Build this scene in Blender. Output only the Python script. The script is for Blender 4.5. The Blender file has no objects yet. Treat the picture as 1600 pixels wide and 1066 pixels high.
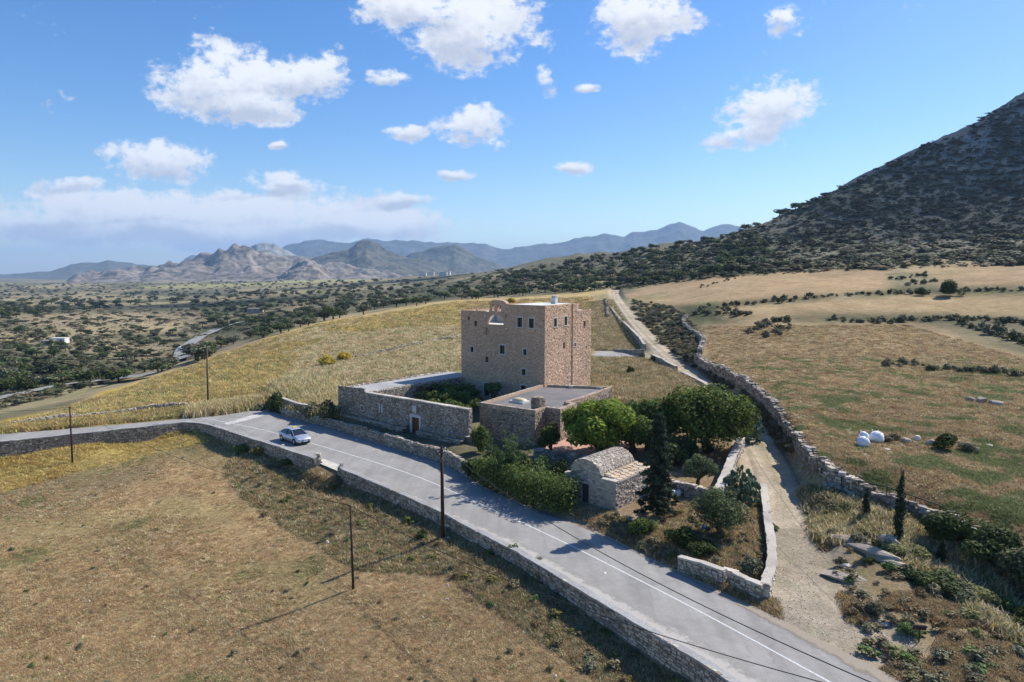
import bpy, math, random
import numpy as np
R = math.radians
scene = bpy.context.scene
# ------------------------------------------------------------------ camera, sky, sun, exposure
EYE = 18.0
FPX = 1067.0                       # focal length in pixels of the 1600 px wide photograph (24 mm)
PITCH = math.atan(103/1067)
cam_d = bpy.data.cameras.new('camera'); cam = bpy.data.objects.new('camera', cam_d)
scene.collection.objects.link(cam); scene.camera = cam
cam.location = (0, 0, EYE); cam.rotation_euler = (math.pi/2 - PITCH, 0, 0)
cam_d.lens = 24.0; cam_d.sensor_width = 36.0; cam_d.clip_start = 0.5; cam_d.clip_end = 60000
SUN_EL = R(42); SUN_AZ_VEC = (0.845, 0.535)            # horizontal direction towards the sun
SKY_STRENGTH = 0.115; SUN_STRENGTH = 5.0
scene.view_settings.view_transform = 'Standard'; scene.view_settings.look = 'None'
scene.view_settings.exposure = 0.52; scene.view_settings.gamma = 1.0
try: scene.view_settings.use_curve_mapping = False
except Exception: pass
try:
    scene.cycles.volume_bounces = 0; scene.cycles.max_bounces = 4; scene.cycles.diffuse_bounces = 2; scene.cycles.glossy_bounces = 2; scene.cycles.transparent_max_bounces = 12
except Exception: pass
sd = bpy.data.lights.new('sun', 'SUN'); sd.energy = SUN_STRENGTH; sd.angle = R(0.53); sd.color = (1.0, 0.955, 0.89)
sun = bpy.data.objects.new('sun', sd); scene.collection.objects.link(sun)
from mathutils import Vector, Matrix
sv = Vector((SUN_AZ_VEC[0]*math.cos(SUN_EL), SUN_AZ_VEC[1]*math.cos(SUN_EL), math.sin(SUN_EL)))
sun.rotation_euler = sv.to_track_quat('Z', 'Y').to_euler()
sun.location = (100, 50, 120)

world = bpy.data.worlds.new('World'); scene.world = world; world.use_nodes = True
nt = world.node_tree; nt.nodes.clear()
def WN(t, **k):
    n = nt.nodes.new(t)
    for a, b in k.items(): setattr(n, a, b)
    return n
def wm(op, a, b=None, c=None, clamp=False):
    n = WN('ShaderNodeMath', operation=op, use_clamp=clamp)
    for i, v in enumerate((a, b, c)):
        if v is None: continue
        if isinstance(v, (int, float)): n.inputs[i].default_value = v
        else: nt.links.new(v, n.inputs[i])
    return n.outputs[0]
sky = WN('ShaderNodeTexSky', sky_type='NISHITA'); sky.sun_disc = False
sky.sun_elevation = SUN_EL; sky.sun_rotation = math.atan2(SUN_AZ_VEC[0], SUN_AZ_VEC[1])
sky.altitude = 200; sky.air_density = 1.0; sky.dust_density = 0.4; sky.ozone_density = 2.2
tc = WN('ShaderNodeTexCoord'); sep = WN('ShaderNodeSeparateXYZ'); nt.links.new(tc.outputs['Generated'], sep.inputs[0])
ymax = wm('MAXIMUM', sep.outputs[1], 0.04)
U0 = wm('DIVIDE', sep.outputs[0], ymax); V0 = wm('DIVIDE', sep.outputs[2], ymax)
def combine(a, b, c):
    n = WN('ShaderNodeCombineXYZ')
    for i, v in enumerate((a, b, c)):
        if isinstance(v, (int, float)): n.inputs[i].default_value = v
        else: nt.links.new(v, n.inputs[i])
    return n.outputs[0]
def noise(vec, scale, detail=6, rough=0.55):
    n = WN('ShaderNodeTexNoise'); n.inputs['Scale'].default_value = scale; n.inputs['Detail'].default_value = detail
    n.inputs['Roughness'].default_value = rough; nt.links.new(vec, n.inputs['Vector']); return n
uv = combine(U0, wm('MULTIPLY', V0, 1.35), 0.0)
nA = noise(uv, 7.0, 3, 0.5); sA = WN('ShaderNodeSeparateColor'); nt.links.new(nA.outputs['Color'], sA.inputs[0])
U = wm('ADD', U0, wm('MULTIPLY', wm('SUBTRACT', sA.outputs[0], 0.5), 0.075))
V = wm('ADD', V0, wm('MULTIPLY', wm('SUBTRACT', sA.outputs[1], 0.5), 0.045))
nB = noise(uv, 13.0, 10, 0.62).outputs['Fac']
nC = noise(uv, 60.0, 6, 0.6).outputs['Fac']
# cumulus clouds: (u, v, half width, half height, strength) in the photograph's sky
CL = [(360,128,105,50,1),(478,118,62,42,1),(395,165,80,25,1),(248,248,88,30,1),(610,120,34,13,.7),(735,38,92,62,1.05),(655,8,80,34,.9),(1000,25,82,44,1.05),
      (855,122,16,26,.45),(908,135,25,9,.5),(630,205,34,14,.8),(735,198,48,30,.85),(780,226,22,10,.4),(710,275,33,9,.5),(890,260,27,13,.8),
      (1205,172,66,44,1),(1165,212,48,24,.8),(1215,25,42,28,.6),(125,290,48,13,.7),(430,290,70,20,.55),(632,316,48,13,.8),
      (190,336,190,40,1.25),(400,343,200,40,1.25),(590,354,120,22,1.2),(20,350,110,24,1.1),(300,368,240,22,1.15),(450,300,70,18,.9),(535,62,12,9,.4),(450,228,16,8,.35),(350,305,95,10,.5),
      (1600,-420,300,130,.9),(-500,60,200,60,.9),(2300,100,170,60,.9),(300,-330,260,90,.9),(1000,-700,400,150,.8)]
comb = None; hsum = None
cp, sp = math.cos(PITCH), math.sin(PITCH)
for (pu, pv, ru, rv, st) in CL:
    a = (pu-800)/FPX; b = -(pv-533)/FPX; yy = cp + b*sp
    cu = a/yy; cv = (-sp + b*cp)/yy
    du = wm('MULTIPLY', wm('SUBTRACT', U, cu), FPX/ru/1.12); dv = wm('MULTIPLY', wm('SUBTRACT', V, cv), FPX/rv/1.12)
    q = wm('SUBTRACT', 1.0, wm('ADD', wm('MULTIPLY', du, du), wm('MULTIPLY', dv, dv)))
    m = wm('MULTIPLY', wm('MAXIMUM', q, -1.2), 1.0)
    m = wm('ADD', m, (st-1)*0.9)
    comb = m if comb is None else wm('SMOOTH_MAX', comb, m, 0.15)
    hh = wm('MULTIPLY', wm('MAXIMUM', q, 0.0), dv)
    hsum = hh if hsum is None else wm('ADD', hsum, hh)
dens = wm('ADD', comb, wm('ADD', wm('MULTIPLY', wm('SUBTRACT', nB, 0.5), 4.4), wm('MULTIPLY', wm('SUBTRACT', nC, 0.5), 2.2)))
mr = WN('ShaderNodeMapRange', interpolation_type='SMOOTHSTEP'); nt.links.new(dens, mr.inputs['Value'])
mr.inputs['From Min'].default_value = -0.25; mr.inputs['From Max'].default_value = 0.75
front = wm('GREATER_THAN', sep.outputs[1], 0.05)
alpha = wm('MULTIPLY', wm('MULTIPLY', mr.outputs[0], front), 0.97)
shade = WN('ShaderNodeMapRange', interpolation_type='SMOOTHSTEP')
nt.links.new(wm('ADD', wm('ADD', hsum, wm('MULTIPLY', wm('SUBTRACT', nB, 0.5), -1.0)), wm('MULTIPLY', wm('SUBTRACT', nC, .5), .6)), shade.inputs['Value'])
shade.inputs['From Min'].default_value = -0.5; shade.inputs['From Max'].default_value = 0.25
mixc = WN('ShaderNodeMix', data_type='RGBA'); nt.links.new(shade.outputs[0], mixc.inputs['Factor'])
mixc.inputs['A'].default_value = (0.44, 0.48, 0.58, 1); mixc.inputs['B'].default_value = (0.76, 0.78, 0.81, 1)
hs_ = WN('ShaderNodeHueSaturation'); hs_.inputs['Saturation'].default_value = 1.36; hs_.inputs['Hue'].default_value = .508; nt.links.new(sky.outputs[0], hs_.inputs['Color']); bg1 = WN('ShaderNodeBackground'); nt.links.new(hs_.outputs[0], bg1.inputs['Color']); bg1.inputs['Strength'].default_value = SKY_STRENGTH
bg2 = WN('ShaderNodeBackground'); nt.links.new(mixc.outputs['Result'], bg2.inputs['Color']); bg2.inputs['Strength'].default_value = 0.92
mxs = WN('ShaderNodeMixShader'); nt.links.new(alpha, mxs.inputs[0]); nt.links.new(bg1.outputs[0], mxs.inputs[1]); nt.links.new(bg2.outputs[0], mxs.inputs[2])
wo = WN('ShaderNodeOutputWorld'); nt.links.new(mxs.outputs[0], wo.inputs[0])

# ------------------------------------------------------------------ helpers: survey of the ground
rng = np.random.default_rng(7); random.seed(7)
def ray(u, v):
    a = (u-800)/FPX; b = -(v-533)/FPX
    return np.array([a, cp+b*sp, -sp+b*cp])
def G(u, v, z):
    r = ray(u, v); t = (z-EYE)/r[2]; return (r[0]*t, r[1]*t)
def GD(u, v, D):
    r = ray(u, v); t = D/r[1]; return (r[0]*t, D, EYE+r[2]*t)
def proj(x, y, z):
    dz = z-EYE; d = np.maximum(y*cp-dz*sp, 0.01); h = y*sp+dz*cp
    return 800+FPX*x/d, 533-FPX*h/d
def hash2(ix, iy, s):
    n = (ix.astype(np.int64)*374761393 + iy.astype(np.int64)*668265263 + s*974634777) & 0x7fffffff
    n = ((n ^ (n >> 13))*1274126177) & 0x7fffffff
    return ((n ^ (n >> 16)) & 0xffff)/65535.0
def vnoise(x, y, s=0):
    ix = np.floor(x); iy = np.floor(y); fx = x-ix; fy = y-iy
    fx = fx*fx*(3-2*fx); fy = fy*fy*(3-2*fy)
    a = hash2(ix, iy, s); b = hash2(ix+1, iy, s); c = hash2(ix, iy+1, s); d = hash2(ix+1, iy+1, s)
    return (a*(1-fx)+b*fx)*(1-fy)+(c*(1-fx)+d*fx)*fy
def fbm(x, y, scale, octv=4, s=0, gain=.5):
    t = 0; am = 1; tot = 0; f = 1.0/scale
    for k in range(octv):
        t = t+am*(vnoise(x*f+17.3*k, y*f-9.1*k, s+k)-.5); tot += am; am *= gain; f *= 2.03
    return t/tot*2
def ridged(x, y, scale, octv=4, s=0):
    t = 0; am = 1; tot = 0; f = 1.0/scale
    for k in range(octv):
        n = 1-abs(vnoise(x*f+7.3*k, y*f-3.1*k, s+k)*2-1); t = t+am*n*n; tot += am; am *= .55; f *= 2.1
    return t/tot
def poly_in(px, py, poly):
    c = np.zeros(px.shape, bool); n = len(poly)
    for i in range(n):
        x1, y1 = poly[i]; x2, y2 = poly[(i+1) % n]
        if y1 == y2: continue
        k = ((y1 > py) != (y2 > py)) & (px < (x2-x1)*(py-y1)/(y2-y1)+x1); c ^= k
    return c
def seg_dist(px, py, poly, closed=True):
    d = np.full(px.shape, 1e9); n = len(poly)
    for i in range(n if closed else n-1):
        x1, y1 = poly[i]; x2, y2 = poly[(i+1) % n]
        L = (x2-x1)**2+(y2-y1)**2+1e-9
        t = np.clip(((px-x1)*(x2-x1)+(py-y1)*(y2-y1))/L, 0, 1)
        d = np.minimum(d, np.hypot(px-x1-t*(x2-x1), py-y1-t*(y2-y1)))
    return d
def sdist(px, py, poly):
    d = seg_dist(px, py, poly); return np.where(poly_in(px, py, poly), -d, d)
def sstep(a, b, x):
    t = np.clip((x-a)/(b-a), 0, 1); return t*t*(3-2*t)
def resample(P, n):
    P = np.array(P, float); s = np.r_[0, np.cumsum(np.hypot(*np.diff(P[:, :2], axis=0).T))]
    t = np.linspace(0, s[-1], n); return np.stack([np.interp(t, s, P[:, k]) for k in range(P.shape[1])], 1)
def smooth_path(P, n, it=2):
    P = np.array(P, float)
    for _ in range(it):
        Q = [P[0]]
        for a, b in zip(P[:-1], P[1:]): Q += [a*.75+b*.25, a*.25+b*.75]
        Q.append(P[-1]); P = np.array(Q)
    return resample(P, n)

# building frame: the tower, its court, the annex and the chapel are all parallel
TH = R(-41); E1 = np.array([math.cos(TH), math.sin(TH)]); E2 = np.array([-E1[1], E1[0]])
ORG = np.array([3.993, 83.118])
def B2W(a, b): return ORG + a*E1 + b*E2

# road outline (z = 0)
near_px = [(-500,742),(-200,712),(0,696),(110,684),(210,674),(295,664),(330,668),(372,682),(425,699),(497,722),(534,735),(600,762),(687,801),(822,872),(957,953),(1100,1040),(1400,1235)]
far_px = [(-500,706),(-200,689),(0,679),(150,667),(286,655),(345,648),(395,641),(424,637),(441,651),(512,668),(602,697),(688,722),(740,752),(777,771),(837,797),(927,831),(961,848),(1100,915),(1187,957),(1300,1015),(1400,1066),(1800,1262)]
ROAD_N = [G(u, v, 0) for u, v in near_px]; ROAD_F = [G(u, v, 0) for u, v in far_px]
ROAD = ROAD_N + ROAD_F[::-1]
# dirt track: (u, v, z, half width)
TRK = [(1285,1000,0.02,3.4),(1258,930,0.25,2.4),(1240,860,.5,1.9),(1228,790,.8,1.8),(1205,725,1.1,1.8),(1180,675,1.4,1.8),(1150,640,1.7,1.8),(1112,607,2.0,1.7),(1080,585,2.2,1.7),(1050,560,2.5,1.7),(1015,530,3.6,1.7),(992,505,5.4,1.7),(973,480,7.6,1.7),(961,462,9.4,1.7),(962,453,11.0,1.7)]
TRKW = np.array([(*G(u, v, z), z, w) for u, v, z, w in TRK])
TRKS = smooth_path(TRKW, 160, 2)

# survey points of the terrain: (u, v, z) or (u, v, None, distance)
CP = [(-500,740,-.1),(-200,715,-.1),(0,686,0),(150,673,0),(300,659,0),(410,652,0),(470,690,0),(600,722,0),(780,800,0),(1000,890,0),(1200,990,0),(1380,1060,0),(1700,1240,0),
 (0,712,-1.4),(200,692,-1.4),(340,702,-1.3),(480,742,-1.2),(600,800,-1.0),(692,842,-1.0),(552,922,-1.7),(300,800,-2.2),(112,724,-1.9),(-300,800,-2.6),(0,850,-2.9),(200,950,-2.9),(0,1066,-3.1),(500,1066,-2.3),(900,1066,-1.3),(1000,1020,-1.2),(800,930,-1.1),(1100,1130,-1.1),(600,1300,-2),(1000,1500,-1.6),(-300,1400,-3),
 (150,660,0),(300,646,.1),(400,632,.4),(323,632,0),
 (-200,690,-1.0),(0,664,-2.2,None),(100,640,None,107),(200,606,None,138),(290,576,None,172),(400,536,None,213),(500,506,None,248),(600,488,None,275),(700,471,None,300),
 (250,600,None,140),(400,580,None,135),(500,560,None,142),(600,530,None,165),(680,510,None,185),(600,560,None,135),(680,560,None,125),(500,600,None,105),(430,605,None,98),
 (0,640,-11.5),(0,600,-14.5),(100,600,-14),(190,588,-14.2),(290,560,-15),(-300,620,-14),(0,520,-15),(0,470,-15),(150,560,-15),(150,500,-15),(400,515,-13.5),(400,485,-12.5),(500,490,None,430),(600,470,None,470),(700,456,None,520),(300,470,-14),
 (700,440,None,800),(600,450,None,850),(600,436,None,2300),(400,452,None,1500),(200,443,None,2500),(0,440,None,3300),(400,440,None,3500),(700,432,None,1500),
 (860,407,None,620),(920,402,None,600),(1000,392,None,570),(1080,380,None,540),(1120,372,None,520),(800,420,None,720),(760,428,None,800),
 (860,440,None,440),(1000,430,None,400),(900,455,None,340),(800,465,None,320),(940,462,None,280),(1050,425,None,380),
 (860,412,None,1000),(1000,400,None,900),(700,445,None,2500),(1100,420,None,1000),
 (980,456,None,285),(1100,438,None,270),(1250,428,None,258),(1400,421,None,247),(1600,416,None,238),
 (1090,480,None,190),(1300,466,None,182),(1600,456,None,176),(1180,500,None,155),(1400,512,None,142),(1600,522,None,132),(1150,540,None,125),(1090,545,None,128),(1300,570,5.0),
 (1360,690,3.3),(1500,700,3.2),(1400,600,4.5),(1600,600,4.5),(1600,780,2.5),(1500,800,2.3),(1150,585,4.2),(1215,640,3.9),(1250,680,3.6),(1300,742,3.0),(1400,790,2.3),(1500,826,1.9),(1600,868,1.5),(1800,960,1.0),(2000,700,3.2),(2000,560,6),(2200,450,None,170),
 (1600,950,-.8),(1530,900,-.6),(1450,845,.5),(1600,1010,-.7),(1540,960,-.2),(1437,1000,.25),(1300,900,.5),(1300,850,1.1),(1350,812,1.2),(1400,850,1.0),(1300,785,1.4),(1420,1066,.05),(1550,1066,.1),(1800,1200,0),(2200,1100,-.5),
 (1180,880,.8),(1120,830,.9),(1050,830,.8),(1150,745,1.2),(1050,720,1.2),(930,705,1.2),(1100,680,1.3),(1000,640,1.5),(960,790,.4),(850,760,.4),(780,745,.5),
 (930,606,1.6),(1000,610,1.8),(1040,600,1.9),(1000,575,2.2),(950,552,None,143),(1000,545,None,150),(940,520,None,178),(930,490,None,225),
 (1150,366,None,500),(1200,345,None,535),(1250,322,None,570),(1300,300,None,610),(1350,280,None,650),(1430,240,None,710),(1500,213,None,750),(1545,182,None,770),(1600,157,None,790),(1750,100,None,830),(2100,40,None,850),(2600,20,None,800),
 (1600,300,None,510),(1450,330,None,480),(1300,368,None,420),(1600,370,None,330),(1450,385,None,320),(1250,385,None,380),(1200,410,None,310),(1900,300,None,450),(1900,400,None,240),(2600,300,None,450)]
cps = []
for c in CP:
    u, v = c[0], c[1]
    if c[2] is not None: x, y = G(u, v, c[2]); z = c[2]
    else: x, y, z = GD(u, v, c[3])
    cps.append((x, y, z))
for (u, v, D) in [(1150,366,500),(1250,322,570),(1350,280,650),(1430,240,710),(1500,213,750),(1600,157,790),(1750,100,830),(2100,40,850)]:
    x, y, z = GD(u, v, D)
    for k, q in ((1.35, .72), (2.2, .25), (5, 0)): cps.append((x*k, y*k, z*q-8*(1-q)))
for az in range(60, 360-55, 25):
    for r_, z in ((12, -2), (60, -2), (300, -6), (1500, -10), (6000, -14), (14000, -14)):
        cps.append((math.sin(R(az))*r_, math.cos(R(az))*r_, z))
for az in (-50, -35, -20, -5, 8, 20, 35, 50):
    cps.append((math.sin(R(az))*7000, math.cos(R(az))*7000, -14)); cps.append((math.sin(R(az))*15000, math.cos(R(az))*15000, -16))
    cps.append((math.sin(R(az))*6, math.cos(R(az))*6, -2))
for a_, b_, z in [(-16,-18.5,1.0),(2,-18.5,1.0),(-8,-10,1.0),(-2,-6,1.0),(-20,-10,1.5),(-18,5,2.0),(-6,12,2.2),(3,12,2.0),(8,6,1.7),(10,-4,1.3),(12,-12,1.1),(6,-16,.9)]:
    p = B2W(a_, b_); cps.append((p[0], p[1], z))
cps = np.array(cps)
def dom(x, y): return np.arctan2(x, y)*1.6, np.log(np.maximum(np.hypot(x, y), 1.0))
cx, cy = dom(cps[:, 0], cps[:, 1])
def kern(r2): return r2*np.log(r2+1e-9)*0.5
zc = cps[:, 2]
Zt = np.arcsinh(zc/6.0)
n = len(cps); K = kern((cx[:, None]-cx)**2+(cy[:, None]-cy)**2)+np.eye(n)*0.0008
Pm = np.stack([np.ones(n), cx, cy], 1); A = np.block([[K, Pm], [Pm.T, np.zeros((3, 3))]])
sol = np.linalg.solve(A, np.r_[Zt, 0, 0, 0])
def h_raw(x, y):
    X, Y = dom(x, y); o = np.full(X.shape, sol[n])+sol[n+1]*X+sol[n+2]*Y
    for i in range(n): o += sol[i]*kern((X-cx[i])**2+(Y-cy[i])**2)
    return np.sinh(np.clip(o, -5, 5.2))*6.0
def polar(nazf, nazc, nr, r0, r1):
    azf = np.linspace(R(-46), R(46), nazf); azc = np.linspace(R(46), R(314), nazc+2)[1:-1]
    return np.r_[azf, azc], np.exp(np.linspace(math.log(r0), math.log(r1), nr))
AZ, RR = polar(640, 90, 800, 6.0, 16000.0)
# coarse evaluation of the smooth surface, then detail on the full grid
azc_, rc_ = AZ[::1], RR
ci = np.unique(np.r_[np.arange(0, 640, 4), 639, np.arange(640, len(AZ))]); cj = np.unique(np.r_[np.arange(0, 800, 4), 799])
ga, gr = np.meshgrid(AZ[ci], RR[cj], indexing='ij')
Hc = h_raw(np.sin(ga)*gr, np.cos(ga)*gr)
tmp = np.stack([np.interp(np.arange(len(AZ)), ci, Hc[:, j]) for j in range(len(cj))], 1)
HH = np.stack([np.interp(np.arange(800), cj, tmp[i]) for i in range(len(AZ))], 0)
GA, GR = np.meshgrid(AZ, RR, indexing='ij'); GX = np.sin(GA)*GR; GY = np.cos(GA)*GR
hillm = sstep(22, 40, HH)*sstep(200, 300, GR)
HH = HH + sstep(180, 500, GR)*1.6*fbm(GX, GY, 70, 4, 3) + sstep(800, 2000, GR)*9*fbm(GX, GY, 500, 4, 5)
HH = HH + hillm*(4*fbm(GX, GY, 110, 4, 11) + 3.0*fbm(GX, GY, 24, 4, 12) - 4*(ridged(GX, GY, 80, 3, 33)-.5)) + sstep(95, 150, HH)*hillm*6*(ridged(GX, GY, 40, 4, 31)-.4)
HH = HH + sstep(10, 30, GR)*(1-sstep(60, 200, GR)*.5)*(.12*fbm(GX, GY, 5, 3, 21)+.22*fbm(GX, GY, 16, 2, 22)+.05*fbm(GX, GY, 1.2, 2, 23))
# track bed and road bed
near = GR < 420
dxr = GX[near]; dyr = GY[near]; hz = HH[near]
best = np.full(dxr.shape, 1e9); bz = np.zeros(dxr.shape); bw = np.ones(dxr.shape)
for i in range(0, len(TRKS)-1):
    x1, y1, z1, w1 = TRKS[i]; x2, y2, z2, w2 = TRKS[i+1]; L = (x2-x1)**2+(y2-y1)**2+1e-9
    t = np.clip(((dxr-x1)*(x2-x1)+(dyr-y1)*(y2-y1))/L, 0, 1); d = np.hypot(dxr-x1-t*(x2-x1), dyr-y1-t*(y2-y1))
    k = d < best; best[k] = d[k]; bz[k] = (z1+t*(z2-z1))[k]; bw[k] = (w1+t*(w2-w1))[k]
k = sstep(bw-.1, bw+1.4, best); hz = (bz-.1)*(1-k)+hz*k
rd = sdist(dxr, dyr, ROAD)
nd = seg_dist(dxr, dyr, ROAD_N, False); fd = seg_dist(dxr, dyr, ROAD_F, False)
bl = np.where(nd < fd, .35, 1.6)
gapc = np.array(G(515, 729, 0)); bl = np.where(np.hypot(dxr-gapc[0], dyr-gapc[1]) < 2.6, 2.6, bl); k = np.clip((rd-.05)/bl, 0, 1); k = np.where(rd < 0, 0, k*k*(3-2*k)); hz = (-.1)*(1-k)+hz*k
# level ground under the buildings
for poly, z, w in ([[B2W(*p) for p in [(-17.3,-15.6),(4,-15.6),(10.5,-13.5),(10.5,0),(8,6),(-1,10),(-14,10),(-20,0)]], .95, 1.2],
                   [[B2W(*p) for p in [(19.6,-23.2),(24.8,-23.2),(24.8,-17),(19.6,-17)]], .45, .8]):
    sdv = sdist(dxr, dyr, poly); k = sstep(0, w, sdv); hz = z*(1-k)+hz*k
HH[near] = hz
lr0, lr1 = math.log(6.0), math.log(16000.0)
def hz_at(x, y):
    x = np.asarray(x, float); y = np.asarray(y, float)
    az = np.arctan2(x, y); az = np.where(az < R(-46), az+2*math.pi, az)
    fi = np.clip(np.interp(az, AZ, np.arange(len(AZ))), 0, len(AZ)-1.001); fj = np.clip((np.log(np.maximum(np.hypot(x, y), 6.0))-lr0)/(lr1-lr0)*799, 0, 798.999)
    i = fi.astype(int); j = fj.astype(int); a = fi-i; b = fj-j
    return (HH[i, j]*(1-a)+HH[i+1, j]*a)*(1-b)+(HH[i, j+1]*(1-a)+HH[i+1, j+1]*a)*b
def hit(u, v):
    """first ground point seen at a pixel of the photograph"""
    r = ray(u, v); az = math.atan2(r[0], r[1]); e = r[2]/math.hypot(r[0], r[1])
    i = int(np.clip(np.interp(az, AZ[:640], np.arange(640)), 0, 638))
    tt = (HH[i]-EYE)/RR; j = np.argmax(tt >= e)
    if tt[j] < e: return None
    if j == 0: rr = RR[0]
    else:
        f = (e-tt[j-1])/(tt[j]-tt[j-1]+1e-12); rr = RR[j-1]+f*(RR[j]-RR[j-1])
    x, y = math.sin(az)*rr, math.cos(az)*rr
    return np.array([x, y, float(hz_at(x, y))])
def hz1(x, y): return float(hz_at(x, y))

# ------------------------------------------------------------------ helpers: objects, meshes, materials
col = scene.collection
WLOC = {}
def setp(o, label=None, cat=None, group=None, kind=None):
    if label: o['label'] = label
    if cat: o['category'] = cat
    if group: o['group'] = group
    if kind: o['kind'] = kind
    return o
def thing(name, label, cat, loc, group=None):
    o = bpy.data.objects.new(name, None); col.objects.link(o); o.location = loc; o.empty_display_size = .3
    WLOC[o] = np.array(loc, float); return setp(o, label, cat, group)
def mesh_from(name, V, Fc, mat, smooth=False, tint=None, attrs=None):
    me = bpy.data.meshes.new(name); V = np.asarray(V, np.float32)
    if isinstance(Fc, np.ndarray):
        k = Fc.shape[1]; nf = len(Fc)
        me.vertices.add(len(V)); me.vertices.foreach_set('co', V.ravel())
        me.loops.add(nf*k); me.loops.foreach_set('vertex_index', Fc.ravel().astype(np.int32))
        me.polygons.add(nf); me.polygons.foreach_set('loop_start', np.arange(0, nf*k, k, dtype=np.int32))
        try: me.polygons.foreach_set('loop_total', np.full(nf, k, np.int32))
        except Exception: pass
        me.update(calc_edges=True)
    else:
        me.from_pydata(V.tolist(), [], Fc)
    me.polygons.foreach_set('use_smooth', [bool(smooth)]*len(me.polygons))
    if tint is not None:
        at = me.attributes.new('tint', 'FLOAT_COLOR', 'POINT'); t = np.asarray(tint, np.float32)
        if t.ndim == 1: t = np.repeat(t[:, None], 3, 1)
        at.data.foreach_set('color', np.c_[t, np.ones(len(t), np.float32)].ravel())
    me.materials.append(mat); me.validate() if not isinstance(Fc, np.ndarray) else None
    return me
def part(name, VF, mat, parent=None, smooth=False, kind=None, label=None):
    V, Fc = VF[0], VF[1]; tint = VF[2] if len(VF) > 2 else None
    V = np.asarray(V, float); off = WLOC.get(parent, np.zeros(3)) if parent is not None else np.zeros(3)
    me = mesh_from(name, V-off, Fc, mat, smooth, tint); o = bpy.data.objects.new(name, me); col.objects.link(o)
    if parent is not None: o.parent = parent; WLOC[o] = off
    else: WLOC[o] = np.zeros(3)
    if kind: o['kind'] = kind
    if label: o['label'] = label
    return o
class MB:
    def __init__(s): s.v = []; s.f = []; s.t = []
    def add(s, V, Fc, t=None):
        n0 = len(s.v); s.v += [tuple(map(float, p)) for p in V]; s.f += [tuple(int(i)+n0 for i in f) for f in Fc]
        s.t += [t if t is not None else 1.0]*len(V); return s
    def box(s, c, ax, ay, az, t=None):
        c = np.array(c, float); ax, ay, az = map(lambda q: np.array(q, float), (ax, ay, az))
        V = [c+i*ax+j*ay+k*az for k in (-1, 1) for j in (-1, 1) for i in (-1, 1)]
        return s.add(V, [(0,2,3,1),(4,5,7,6),(0,1,5,4),(2,6,7,3),(0,4,6,2),(1,3,7,5)], t)
    def prism(s, poly, z0, z1, t=None):          # poly ccw list of (x, y); z0/z1 numbers or lists
        n = len(poly); z0 = [z0]*n if np.isscalar(z0) else z0; z1 = [z1]*n if np.isscalar(z1) else z1
        ar = sum(poly[i][0]*poly[(i+1) % n][1]-poly[(i+1) % n][0]*poly[i][1] for i in range(n))
        if ar < 0: poly = poly[::-1]; z0 = z0[::-1]; z1 = z1[::-1]
        V = [(p[0], p[1], z) for p, z in zip(poly, z0)]+[(p[0], p[1], z) for p, z in zip(poly, z1)]
        return s.add(V, [tuple(range(n-1, -1, -1)), tuple(range(n, 2*n))]+[(i, (i+1) % n, n+(i+1) % n, n+i) for i in range(n)], t)
    def tube(s, P, rad, sides=7, t=None, cap=True):
        P = np.array(P, float); m = len(P); rad = np.broadcast_to(rad, (m,)); V = []
        for i in range(m):
            d = P[min(i+1, m-1)]-P[max(i-1, 0)]; d = d/(np.linalg.norm(d)+1e-9)
            a = np.cross(d, [0, 0, 1.0] if abs(d[2]) < .9 else [1.0, 0, 0]); a /= np.linalg.norm(a); b = np.cross(d, a)
            for k in range(sides):
                th = 2*math.pi*k/sides; V.append(P[i]+rad[i]*(math.cos(th)*a+math.sin(th)*b))
        Fc = [(i*sides+k, i*sides+(k+1) % sides, (i+1)*sides+(k+1) % sides, (i+1)*sides+k) for i in range(m-1) for k in range(sides)]
        if cap: Fc += [tuple(range(sides))[::-1], tuple(range((m-1)*sides, m*sides))]
        return s.add(V, Fc, t)
    def out(s): return np.array(s.v), s.f, np.array([x if np.ndim(x) else (x,)*3 for x in s.t], float)
def M(name):
    m = bpy.data.materials.new(name); m.use_nodes = True; m.node_tree.nodes.clear(); return m
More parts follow.
